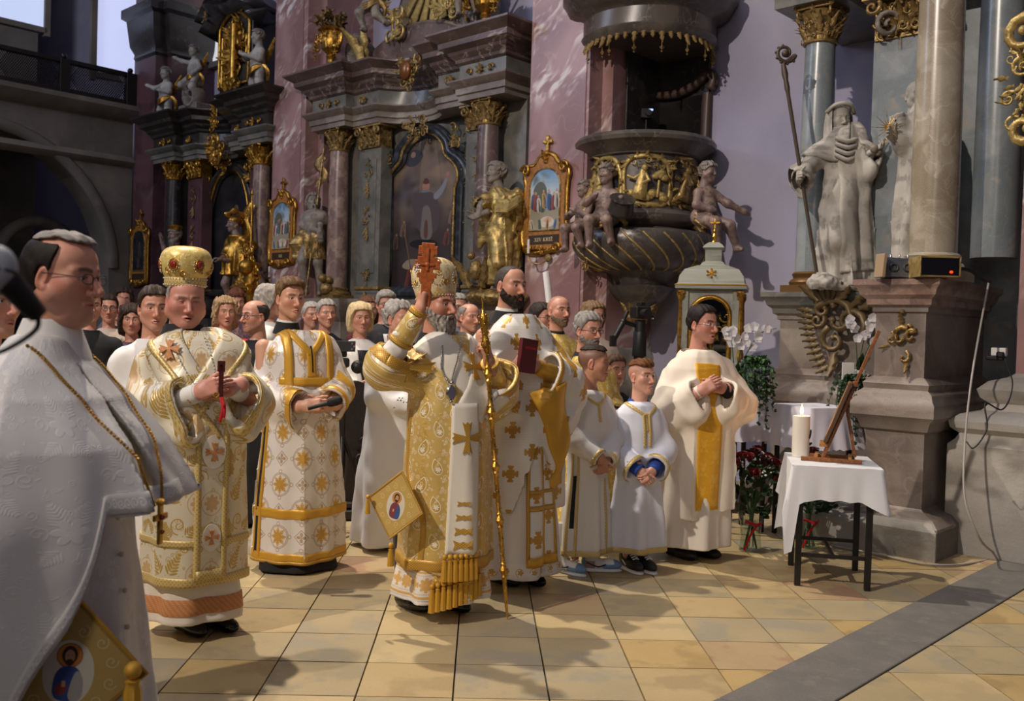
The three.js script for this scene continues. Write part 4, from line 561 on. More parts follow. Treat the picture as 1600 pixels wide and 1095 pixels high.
function headField(o={}){
const{w=1,jaw=1,nose=1,fat=0,mouth=0,eye=1,chin=0}=o;
const cran=fEll([0,0.032,-0.012],[0.076,0.086,0.098]),fore=fEll([0,0.045,0.028],[0.062,0.056,0.055]),face=fEll([0,-0.03,0.028],[0.058 + fat*0.012,0.08,0.062]);
const jw=fCap([0.044*jaw + fat*0.01,-0.055,0.004],[0.008,-0.1 - chin,0.058],0.031 + fat*0.01,0.023 + fat*0.006),cheek=fSph([0.043 + fat*0.004,-0.022,0.052],0.024 + fat*0.008);
const nb=fCap([0,0.012,0.083],[0,-0.038,0.1 + 0.012*nose],0.0085,0.0115*(0.6 + 0.4*nose)),nw=fSph([0.0125,-0.044,0.097],0.0095),brow=fCap([0.01,0.021,0.087],[0.05,0.02,0.066],0.009,0.008);
const sock=fEll([0.032,0.004,0.104],[0.021,0.013,0.022]),ul=fCap([0,-0.069,0.094],[0.02,-0.0735,0.083],0.0056,0.003),ll=fCap([0,-0.0815 - mouth*0.01,0.093 - mouth*0.003],[0.017,-0.078,0.083],0.0068,0.003),slit=fEll([0,-0.0748 - mouth*0.005,0.1],[0.018 - mouth*0.004,0.0016 + mouth*0.008,0.02]);
const ch=fSph([0,-0.104 - chin,0.066],0.02),ear=fEll([0.077,-0.006,-0.012],[0.0095,0.032,0.019]),earIn=fEll([0.088,-0.004,-0.007],[0.0085,0.02,0.0115]),lobe=fSph([0.0765,-0.034,-0.004],0.009),neck=fCap([0,-0.06,-0.022],[0,-0.24,-0.045],0.053 + fat*0.008,0.06 + fat*0.01);
const lid=fSph([0.032,0,0.0735],0.0146),dbl=fEll([0,-0.115,0.03],[0.05,0.03,0.045]);
return(x0,y,z)=>{
const x=abs(x0)/ w;
let d=smin(cran(x,y,z),fore(x,y,z),0.03);d=smin(d,face(x,y,z),0.03);d=smin(d,jw(x,y,z),0.03);d=smin(d,cheek(x,y,z),0.03);d=smin(d,ch(x,y,z),0.02);d=smin(d,brow(x,y,z),0.016);
if(fat>0.4)d=smin(d,dbl(x,y,z),0.03);
d=smin(d,neck(x,y,z),0.025);
if(z>0.04){d=smax(d,-sock(x,y,z),0.014);d=smin(d,nb(x,y,z),0.012);d=smin(d,nw(x,y,z),0.008);d=smin(d,ul(x,y,z),0.008);d=smin(d,ll(x,y,z),0.008);d=smax(d,-slit(x,y,z),0.003);
const l=max(lid(x,y,z),-(abs(y + 0.0008 -(x - 0.032)*(x - 0.032)*-6)- 0.0048*eye));d=smin(d,l,0.003);}
const e=smax(ear(x,y,z - 0.25*(y + 0.006)),-earIn(x,y,z - 0.25*(y + 0.006)),0.006);d=smin(d,e,0.008);d=smin(d,lobe(x,y,z),0.008);
return d;
};
}
function skinColor(o){
const base=lin(o.skin??0xd9a58a),lip=lin(o.lip??0xb5685f),hairC=lin(o.browC??o.hairC??0x3a2a20),red=lin(0xc46a58),stub=lin(0x4a423e),st=o.stubble??0,shv=o.shaved??0,mouth=o.mouth??0;
return(x0,y,z)=>{
const x=abs(x0);let c=base;const k=(nz(x0*60,y*60,z*60))*0.04;c=c.map((q)=>q*(1 + k));
c=mix3(c,red,0.28*Math.exp(-((x - 0.045)**2 +(y + 0.025)**2)/ 0.0009)*(z>0.03));c=mix3(c,red,0.25*Math.exp(-(x*x +(y + 0.04)**2)/ 0.0003)*(z>0.08));c=mix3(c,red,0.3*(x>0.074&&y<0.03&&y>-0.045));
const br=abs(y - 0.0245 + 9*(x - 0.03)**2 -(x - 0.03)*0.06),bw=sstep(0.008,0.0035,br)*sstep(0.008,0.014,x)*sstep(0.054,0.046,x)*(z>0.05);c=mix3(c,hairC,bw*(o.brow??0.85));
const lm=sstep(0.0085,0.004,abs(y + 0.0755 + mouth*0.005)*0.8)*sstep(0.024,0.017,x)*(z>0.078);c=mix3(c,lip,0.75*lm);if(mouth>0.3&&abs(y + 0.076 + mouth*0.005)<0.006*mouth&&x<0.014&&z>0.07&&z<0.094)c=mix3(c,lin(0x2a0d0c),0.9);
const ey=Math.exp(-((x - 0.032)**2 / 0.0003 +(y - 0.006)**2 / 0.0001))*(z>0.05);c=mix3(c,c.map((q)=>q*0.55),0.5*ey);const lash=sstep(0.0022,0.0008,abs(y - 0.0045 + 6*(x - 0.032)**2))*(abs(x - 0.032)<0.016)*(z>0.066);c=mix3(c,lin(0x1c1411),0.75*lash);
if(st){const m=sstep(-0.035,-0.06,y - 0.2*max(0,0.03 - z))*sstep(-0.03,0.02,z)*sstep(-0.15,-0.12,y)*(1 - lm);c=mix3(c,stub,st*m);}
if(shv){const m=sstep(o.shL?.[0]??0.062,(o.shL?.[0]??0.062)+ 0.02,y -(o.shL?.[1]??0.5)*max(0,z - 0.0)+ 0.9*max(0,-z + 0.02))*(z<0.08)*(1 -(x>0.074&&y<0.03&&y>-0.04&&z>-0.035));c=mix3(c,lin(o.hairC??0x3a2a20),shv*m);}
return c;
};
}
// hair as a shell over the skull down to a hairline: [front, temple, side at the ear, nape]
function hairField(o){
const{line=[0.072,0.03,0.0,-0.075],t=0.012,top=0,back=0,side=0,wave=0.003,freq=55,bald=0,fr=0,long=0,ampL=1,w=1,sweep=0}=o;
const cran=fEll([0,0.032,-0.014],[0.078,0.088,0.1]),fore=fEll([0,0.045,0.028],[0.063,0.057,0.056]),fall=fEll([0,-0.02 - long*0.5,-0.02],[0.088,0.09 + long*0.6,0.085]);
const faceCut=fEll([0,-0.05,0.11],[0.062,0.12,0.085]);
return(x0,y,z)=>{
const x=abs(x0)/ w,a=Math.atan2(x,z);
let d=smin(cran(x,y,z),fore(x,y,z),0.03);if(long)d=smin(d,fall(x,y,z),0.05);
let th=t + top*sstep(0.04,0.12,y)+ back*sstep(0.0,-0.1,z)+ side*sstep(0.04,0.075,x)+ fr*sstep(0.03,0.08,z)*sstep(0.05,0.09,y);
th +=wave*(sin((x0*1.0 + z*0.4 + y*sweep)*freq*3 + 3*sin(y*40 + z*20))*0.6 + nz(x0*freq,y*freq*0.5,z*freq*0.6));
d -=th;
const L=a<0.75?lerp(line[0],line[0]*0.9 + line[1]*0.1,a / 0.75):a<1.15?lerp(line[0]*0.9 + line[1]*0.1,line[1],(a - 0.75)/ 0.4):a<1.5?lerp(line[1],line[2],(a - 1.15)/ 0.35):a<2.0?lerp(line[2],lerp(line[2],line[3],0.6),(a - 1.5)/ 0.5):lerp(lerp(line[2],line[3],0.6),line[3],min(1,(a - 2.0)/ 0.6));
d=smax(d,(L - y + 0.003*nz(x0*90,y*50,z*90))*0.8,0.006);
if(long)d=smax(d,-faceCut(x,y,z),0.01);
if(bald){const m=fEll([0,0.13,0.03 - bald*0.04],[0.06 + bald*0.015,0.11,0.1 + bald*0.03]);d=smax(d,-m(x,y,z),0.01);}
d=max(d,-(hypot(x - 0.078,(y + 0.006)*0.62,z + 0.012)- 0.021));
return d;
};
}
function beardField(o){
const{len=0.02,t=0.008,wave=0.0025,full=1,w=1}=o;
const jw=fCap([0.046,-0.05,0.004],[0.008,-0.1,0.06],0.031,0.024),ch=fSph([0,-0.104,0.066],0.021),face=fEll([0,-0.03,0.028],[0.058,0.08,0.062]),long=fEll([0,-0.095 - len*0.75,0.05],[0.058,0.028 + len*0.72,0.045]),mo=fCap([0.004,-0.059,0.1],[0.032,-0.076,0.08],0.0075,0.006),lips=fEll([0,-0.0765,0.1],[0.02,0.0085,0.03]);
return(x0,y,z)=>{
const x=abs(x0)/ w;let d=smin(smin(jw(x,y,z),ch(x,y,z),0.02),face(x,y,z),0.03)- t;if(len>0.03)d=smin(d,long(x,y,z),0.03);
const edge=lerp(-0.015,-0.058,sstep(0.01,0.075,z));d=smax(d,y - edge,0.01);d=smax(d,0.0 - z - 0.0 +(len>0.03?-0.01:0.0)- 0.0,0.008);if(len<=0.03)d=smax(d,-(y + 0.135),0.01);
d=smin(d,mo(x,y,z),0.006);d=smax(d,-lips(x,y,z),0.004);
return d + wave*(sin(x0*260 + 4*sin(y*60))*0.5 + nz(x0*110,y*60,z*110));
};
}
function hairMesh(f,c1,c2,h,mat=hairMat){const g=nets(f,[-0.13,-0.28,-0.16],[0.13,0.17,0.16],h,{lip:1.8,eps:0.002});const a=lin(c1),b=lin(c2??c1);return paint(g,(x,y,z)=>mix3(a,b,clamp(0.5 + 0.5*nz(x*130,y*40,z*90)+ 0.15*sin(x*500))));}
const hairMat=phys({vertexColors:true,roughness:0.62,specularIntensity:0.3});

// one hand: wrist at the origin, fingers along +y, palm towards +z, thumb on the side +-x
function handField(side,curl,thumb=[0.5,0.4],spread=0.05,arm=0.2){
const parts=[],xs=[0.027,0.0095,-0.009,-0.0265],ln=[0.07,0.077,0.071,0.056],rr=[0.0088,0.009,0.0086,0.0076];
for(let i=0;i<4;i++){
let p=[side*xs[i],0.088 -(i===3?0.008:i===0?0.003:0),0.002],a=0;const c=curl[i]??curl[0],sp=side*(1.5 - i)*spread;
const segs=[0.46,0.3,0.24];parts.push(fCap([side*xs[i]*0.7,0.04,0],p,0.011,0.0105));
for(let k=0;k<3;k++){a +=c[k];const l=ln[i]*segs[k];const q=[p[0]+ sin(sp)*cos(a)*l,p[1]+ cos(a)*l,p[2]+ sin(a)*l];parts.push(fCap(p,q,rr[i]*(1 - 0.08*k),rr[i]*(0.94 - 0.1*k)));p=q;}
}
const t0=[side*0.026,0.028,0.008],d1=[side*sin(thumb[0]),cos(thumb[0]),sin(thumb[1])],u=hypot(...d1),t1=t0.map((v,i)=>v + d1[i]/ u*0.044),d2=[side*sin(thumb[0]*0.6),cos(thumb[0]*0.6),sin(thumb[1]*1.3)],u2=hypot(...d2),t2=t1.map((v,i)=>v + d2[i]/ u2*0.034),d3=[side*sin(thumb[0]*0.3),cos(thumb[0]*0.3),sin(thumb[1]*1.2)],u3=hypot(...d3),t3=t2.map((v,i)=>v + d3[i]/ u3*0.026);
const th=[fCap(t0,t1,0.016,0.0115),fCap(t1,t2,0.0108,0.0098),fCap(t2,t3,0.0098,0.0082)];
const palm=fRound([0,0.046,0],[0.04,0.048,0.0135],0.0125),heel=fEll([0,0.016,0.003],[0.033,0.028,0.018]),fore=fCap([0,-arm,0],[0,0.005,0],0.036,0.0255);
return(x,y,z)=>{let d=smin(palm(x,y,z),heel(x,y,z),0.02);d=smin(d,fore(x*0.92,y,z*1.12),0.025);let f=1;for(const q of parts)f=smin(f,q(x,y,z),0.004);d=smin(d,f,0.008);let t=1;for(const q of th)t=smin(t,q(x,y,z),0.006);return smin(d,t,0.01);};
}
const CURL={flat:[[0.12,0.1,0.06]],relaxed:[[0.3,0.35,0.2],[0.35,0.4,0.22],[0.4,0.45,0.25],[0.45,0.45,0.25]],grip:[[1.15,1.25,0.7],[1.2,1.3,0.7],[1.25,1.3,0.7],[1.3,1.3,0.7]],clasp:[[0.55,0.75,0.35],[0.6,0.8,0.4],[0.65,0.8,0.4],[0.7,0.8,0.4]],fold:[[0.3,0.5,0.3],[0.32,0.55,0.3],[0.34,0.55,0.3],[0.36,0.55,0.3]]};
const basis=(pos,Y,Z,s=1)=>{const y=Y.clone().normalize(),x=V().crossVectors(y,Z).normalize(),z=V().crossVectors(x,y);return M4().makeBasis(x.multiplyScalar(s),y.multiplyScalar(s),z.multiplyScalar(s)).setPosition(pos);};
const HANDS=new Map();
function handGeo(side,style,thumb,spread,arm,h){const k=[side,JSON.stringify(style),thumb,spread,arm,h].join();if(!HANDS.has(k))HANDS.set(k,nets(handField(side,style,thumb,spread,arm),[-0.09,-arm - 0.05,-0.06],[0.09,0.2,0.11],h,{lip:1.3}));return HANDS.get(k).clone();}

/* A person: base point on the floor, facing angle, head pose, hands; clothing is added by the caller as children. */
function person(o){
const g=thing('person',o.label,'person',o.pos,o.yaw,o.group),hs=o.hs??1,H=o.head,hh=o.fine??0.0038;
const q=new THREE.Quaternion().setFromEuler(new THREE.Euler(H.pitch??0,H.yaw??0,H.roll??0,'YXZ')),hm=M4().compose(V(...H.at),q,V(hs,hs,hs));
const hf=headField(H),sc=skinColor(H);
const head=paint(nets(hf,[-0.105,-0.22,-0.13],[0.105,0.14,0.14],hh,{lip:1.4}),sc).applyMatrix4(hm);
const parts=[head],base=lin(H.skin??0xd9a58a);
for(const h of o.hands??[]){const gq=handGeo(h.side,h.style??CURL.relaxed,h.thumb??[0.6,0.5],h.spread??0.04,h.arm??0.045,o.handFine??0.005);paint(gq,(x,y,z)=>{const k=1 + 0.06*nz(x*80,y*80,z*80);const kn=y>0.08&&z<0.004?0.12*abs(sin(y*90)):0;return mix3(base.map((v)=>v*k),lin(0xb5705e),kn +(y>0.13?0.15:0.05));});parts.push(gq.applyMatrix4(basis(h.at,h.dir,h.palm,h.s??hs)));}
if(o.torso!==false){
const y=H.at[1]- 0.2*hs,x=H.at[0],z=H.at[2]- 0.03,k=y / 1.45,t=fUnion([fCap([x,y - 0.02,z],[x*0.5,y - 0.42*k,z*0.5],0.075*k,0.09*k),fCap([x - 0.11*k,y - 0.13,z],[x + 0.11*k,y - 0.13,z],0.05*k),fCap([-0.08*k,0.82*k,0],[-0.09*k,0.1,0],0.075*k,0.045*k),fCap([0.08*k,0.82*k,0],[0.09*k,0.1,0],0.075*k,0.045*k),fCap([x,y + 0.05,z + 0.01],[x,y - 0.08,z],0.042*k)],0.05);
for(const h of o.hands??[])if(h.el){const w=[h.at.x,h.at.y,h.at.z],s=[x - h.side*0.15*k,y - 0.1,z],f1=fUnion([fCap(s,h.el,0.05,0.042),fCap(h.el,w,0.042,0.026)],0.03),lo=[0,1,2].map((i)=>min(s[i],h.el[i],w[i])- 0.08),hi=[0,1,2].map((i)=>max(s[i],h.el[i],w[i])+ 0.08);parts.push(paint(nets(f1,lo,hi,0.012,{}),()=>base));}
parts.push(paint(nets(t,[-0.35,0.04,-0.3],[0.35,y + 0.12,0.3],0.035,{}),()=>base));
}
add(g,'body',mergeGeometries(parts),skinMat);
const place_=(geo)=>geo.applyMatrix4(hm);
if(H.eyes!==false)for(const s of[-1,1]){const e=new THREE.SphereGeometry(0.0128,14,10);e.rotateX(PI / 2);const gz=H.gaze??[0,0];const iris=lin(H.iris??0x4a3526);paint(e,(x,y,z)=>{const a=Math.acos(clamp(z / 0.0128,-1,1));return a<0.22?[0.005,0.005,0.005]:a<0.5?iris:[0.62,0.58,0.55];});e.rotateX(gz[1]);e.rotateY(gz[0]);e.translate(s*0.032*(H.w??1),0,0.0722);add(g,'eye',place_(e),eyeMat);}
for(const hr of[].concat(H.hair??[]))add(g,'hair',place_(hairMesh(hairField({w:H.w,...hr}),hr.c??H.hairC,hr.c2,o.hairFine??0.005)),hairMat);
if(H.beard)add(g,'beard',place_(hairMesh(beardField({w:H.w,...H.beard}),H.beard.c,H.beard.c2,o.hairFine??0.004)),hairMat);
if(H.glasses){const l=[],gl=[];const w=H.w??1,{rx=0.023,ry=0.015,th=0.0014}=H.glasses;for(const s of[-1,1]){const ring=[];for(let i=0;i<=20;i++){const a=i / 20*2*PI;ring.push(V(s*0.033*w + rx*cos(a)*(1 - 0.0*sin(a)),-0.002 + ry*Math.sign(sin(a))*abs(sin(a))**0.7,0.101 - 0.3*abs(s*rx*cos(a)+ 0)*(s*cos(a)>0?0.6:0.1)));}l.push(tube(ring,()=>th,5));l.push(tube([V(s*(0.033*w + rx),0.002,0.097),V(s*0.079*w,0.006,0.04),V(s*0.082*w,0.008,-0.012),V(s*0.08*w,-0.008,-0.03)],()=>th,5));gl.push(place(new THREE.CylinderGeometry(1,1,0.0012,20),s*0.033*w,-0.002,0.0985,PI / 2,0,0,rx,1,ry));}l.push(tube(curve([V(-0.0105,0.002,0.1),V(0,0.006,0.107),V(0.0105,0.002,0.1)],6),()=>th,5));const s=add(g,'spectacles',l.map(place_),H.glasses.mat??M.darkGrey);for(const q of gl)add(s,'lens',place_(q),glassMat);}
g.hm=hm;g.hf=hf;return g;
}
const glassMat=phys({color:0xffffff,transmission:1,roughness:0.02,thickness:0,ior:1.5});

/* Cloth: rows [y, half width, half depth, x, z] from the hem upwards make an oval column with folds; arms hang on it. */
function robeField(o){
const rows=o.rows,n=rows.length,y0=rows[0][0],y1=rows[n - 1][0],F=o.folds??[],arms=o.arms??[],k=o.k??0.05;
const row=[0,0,0,0];
const at_=(y)=>{let i=0;while(i<n - 2&&y>rows[i + 1][0])i++;const a=rows[i],b=rows[i + 1],t=clamp((y - a[0])/(b[0]- a[0])),p=rows[max(i - 1,0)],q=rows[min(i + 2,n - 1)];for(let c=1;c<5;c++){const A=a[c]??0,B=b[c]??0,m0=(B -(p[c]??0))*0.5,m1=((q[c]??0)- A)*0.5,t2=t*t,t3=t2*t;row[c - 1]=i===0||i===n - 2?lerp(A,B,t):(2*t3 - 3*t2 + 1)*A +(t3 - 2*t2 + t)*m0 +(-2*t3 + 3*t2)*B +(t3 - t2)*m1;}return row;};
const fold=(a,y)=>{let s=0;for(const f of F){const A=f.lo!==undefined?lerp(f.lo,f.hi,sstep(f.y0??y1,f.y1??y0,y)):f.hi;const c=cos(f.n*a + f.p +(f.tw??0)*y + 0.6*sin(3.1*y + f.p*2));s +=A*(f.sharp?1 - 2*sqrt(abs(sin((f.n*a + f.p +(f.tw??0)*y)/ 2))):c);}return s;};
const sl=arms.map((m)=>{
const sh=[m.sh[0]*0.9,m.sh[1]- 0.03,m.sh[2]],el=m.el,wr=m.wr,[r00,r1,r2]=m.r??[0.085,0.075,0.07],r0=r00*0.82,up=fCap(sh,el,r0,r1),lo=fCap(el,wr,r1,r2),d=[0,1,2].map((i)=>wr[i]- el[i]),L=hypot(...d),D=d.map((v)=>v / L),extra=[];
const drop=m.drop;if(drop){extra.push(fCap([0,1,2].map((i)=>el[i]+(drop.e?drop.e[i]:0)),[0,1,2].map((i)=>wr[i]+ drop.w[i]),drop.r0??r1*0.6,drop.r1??r2*0.5));extra.push(fCap(wr,[0,1,2].map((i)=>wr[i]+ drop.w[i]),r2,drop.r1??r2*0.5));extra.push(fCap([0,1,2].map((i)=>lerp(el[i],wr[i],0.4)),[0,1,2].map((i)=>lerp(el[i],wr[i],0.5)+ drop.w[i]*0.6),r1*0.8,r1*0.5));}
const cutOff=(m.cut??0),th=m.th??0.021,wob=m.wob??0.005,ph=m.ph??1;
const full=(x,y,z)=>{let s=smin(up(x,y,z),lo(x,y,z),0.03);for(const e of extra)s=smin(s,e(x,y,z),0.06);return s;};
return{full,el,D,f:(x,y,z)=>{let s=full(x,y,z);const t=(x - wr[0])*D[0]+(y - wr[1])*D[1]+(z - wr[2])*D[2]- cutOff;const u=t + cutOff + L;s -=wob*(sin(u*38 + ph + 2*nz(x*9,y*9,z*9))*(0.5 + 0.5*nz(x*7,y*7 + ph,z*7))+ nz(x*14 + ph,y*12,z*14));const hol=max(s + th,-(t + 0.1));s=smax(s,t,0.006);return smax(s,-hol,0.004);}};
});
const torso=(x,y,z)=>{const r=at_(clamp(y,y0,y1)),px=x - r[2],pz=z - r[3],a=Math.atan2(px,pz),q=hypot(px / r[0],pz / r[1]);const m=min(r[0],r[1]);let d=(q - 1)*m*0.92 /(0.6 + 0.4*m / max(r[0],r[1]));d -=fold(a,y);d=smax(d,y - y1,0.02);return d;};
const hemY=o.hem??(()=>y0),wr=o.wrinkle??0.0035;
const f=(x,y,z)=>{let d=torso(x,y,z);for(const s of sl)d=smin(d,s.f(x,y,z),k);if(o.extra)d=o.extra(d,x,y,z);if(wr)d -=wr*nz(x*13,y*10,z*13);d=smax(d,hemY(x,y,z)- y,0.008);if(o.neck){const[nx,ny,nz_,nr]=o.neck;d=smax(d,-(hypot(x - nx,(y - ny)*0.8,z - nz_)- nr),0.012);}return d;};
f.arms=sl;f.rows=at_;f.torso=torso;return f;
}
function robeMesh(f,lo,hi,h,size=1){
const g=nets(f,lo,hi,h,{lip:1.7,eps:0.006});
const reg=(x,y,z)=>{let b=0,d=f.torso(x,y,z);f.arms.forEach((s,i)=>{const e=s.full(x,y,z);if(e<d - 0.012){d=e;b=i + 1;}});return b;};
const inn=(r,x,y,z)=>{if(!r){const q=f.rows(y);return[Math.atan2(x - q[2],z - q[3])*0.26,y];}const s=f.arms[r - 1],d=s.D,t=(x - s.el[0])*d[0]+(y - s.el[1])*d[1]+(z - s.el[2])*d[2];return[t,y*0.8 + z*0.6];};
return chart(g,reg,inn,(r)=>r?0:2*PI*0.26);
}
// bands and panels laid on a robe
const ringBand=(f,y,h,lift,nu=72,a0=-PI,a1=PI,tw)=>laid(f,nu,3,(u,v)=>{const a=lerp(a0,a1,u),yy=(typeof y==='function'?y(a):y)+ h*v,r=f.rows(yy),c=[r[2],r[3]];const R=max(r[0],r[1])+ 0.2;return[[c[0]+ R*sin(a),yy,c[1]+ R*cos(a)],[-sin(a),0,-cos(a)]];},lift,(u,v)=>[lerp(a0,a1,u)*0.26,v*h]);
const frontPanel=(f,x0,x1,y0,y1,lift,nu,nv_,o={})=>laid(f,nu,nv_,(u,v)=>{const y=lerp(y0,y1,v),l=typeof x0==='function'?x0(v):x0,r=typeof x1==='function'?x1(v):x1,a=lerp(l,r,u),q=f.rows(y);if(o.flat)return[[a,y,(o.z??0.6)],[0,0,-1]];const R=max(q[0],q[1])+ 0.2;return[[q[2]+ R*sin(a),y,q[3]+ R*cos(a)],[-sin(a),0,-cos(a)]];},lift,o.uv?(u,v)=>[u,v]:(u,v)=>[(u - 0.5)*abs((typeof x1==='function'?x1(v):x1)-(typeof x0==='function'?x0(v):x0))*(o.flat?1:0.26),lerp(y0,y1,v)]);
const cuffBand=(f,i,w,off,lift,R=0.3)=>{const s=f.arms[i],D=V(...s.D),A=V().crossVectors(D,V(0,1,0.2)).normalize(),B=V().crossVectors(A,D);return laid(s.f,40,2,(u,v)=>{const a=u*2*PI,c=V(...s.el).addScaledVector(D,off + w*(v - 1)),d=A.clone().multiplyScalar(cos(a)).addScaledVector(B,sin(a));const o=c.clone().addScaledVector(d,R);return[[o.x,o.y,o.z],[-d.x,-d.y,-d.z]];},lift,(u,v)=>[u*0.5,v*w]);};
function shoes(g,list,mat,s=1){for(const[x,z,a]of list){const f=fUnion([fEll([0,0.035,0.06],[0.045,0.042,0.1]),fEll([0,0.05,-0.05],[0.037,0.055,0.06]),fCap([0,0.08,-0.04],[0,0.16,-0.05],0.04,0.045)],0.03);const ff=(X,Y,Z)=>smax(f(X,Y,Z),0.004 - Y,0.006);const sh=add(g,'shoe',nets(ff,[-0.07,-0.02,-0.13],[0.07,0.2,0.18],0.011,{}),mat);sh.position.set(x,0,z);sh.rotation.y=a;sh.scale.setScalar(s);}}
// ---------------------------------------------------------------- woven patterns (flat print of the brocades) and cloth materials
function spiral(g,x,y,r,turns,dir,a0,lw){g.lineWidth=lw;g.beginPath();for(let i=0;i<=24;i++){const t=i / 24,a=a0 + dir*t*turns*6.283,q=r*(1 - 0.85*t);i?g.lineTo(x + q*cos(a),y + q*sin(a)):g.moveTo(x + q*cos(a),y + q*sin(a));}g.stroke();}
function petalRose(g,x,y,r,n,w=0.35){for(let i=0;i<n;i++){const a=i / n*6.283;g.beginPath();g.ellipse(x + cos(a)*r*0.58,y + sin(a)*r*0.58,r*0.42,r*w*0.5,a,0,7);g.fill();}g.beginPath();g.arc(x,y,r*0.16,0,7);g.fill();}
function leafy(g,x,y,a,len,w){g.save();g.translate(x,y);g.rotate(a);for(let i=0;i<7;i++){const t=i / 7;for(const s of[-1,1]){g.beginPath();g.ellipse(s*w*(1 - t)*0.5,-len*t,w*0.55*(1 - t*0.7),len*0.055,s*(-0.7),0,7);g.fill();}}g.fillRect(-len*0.012,-len,len*0.024,len);g.restore();}
function crossShape(g,x,y,r,st){if(st==='step'){const k=r / 4;g.fillRect(x - k,y - 4*k,2*k,8*k);g.fillRect(x - 4*k,y - k,8*k,2*k);g.fillRect(x - 2*k,y - 2*k,4*k,4*k);for(const s of[-1,1]){g.fillRect(x - 1.5*k,y + s*3.4*k - 0.6*k,3*k,1.2*k);g.fillRect(x + s*3.4*k - 0.6*k,y - 1.5*k,1.2*k,3*k);}}else for(let i=0;i<4;i++){g.save();g.translate(x,y);g.rotate(i*PI / 2);g.beginPath();g.moveTo(0,0);g.lineTo(-r*0.38,-r);g.lineTo(0,-r*0.8);g.lineTo(r*0.38,-r);g.closePath();g.fill();g.restore();}}
const W2=(g,w,h,f)=>{for(const dx of[-w,0,w])for(const dy of[-h,0,h]){g.save();g.translate(dx,dy);f();g.restore();}};
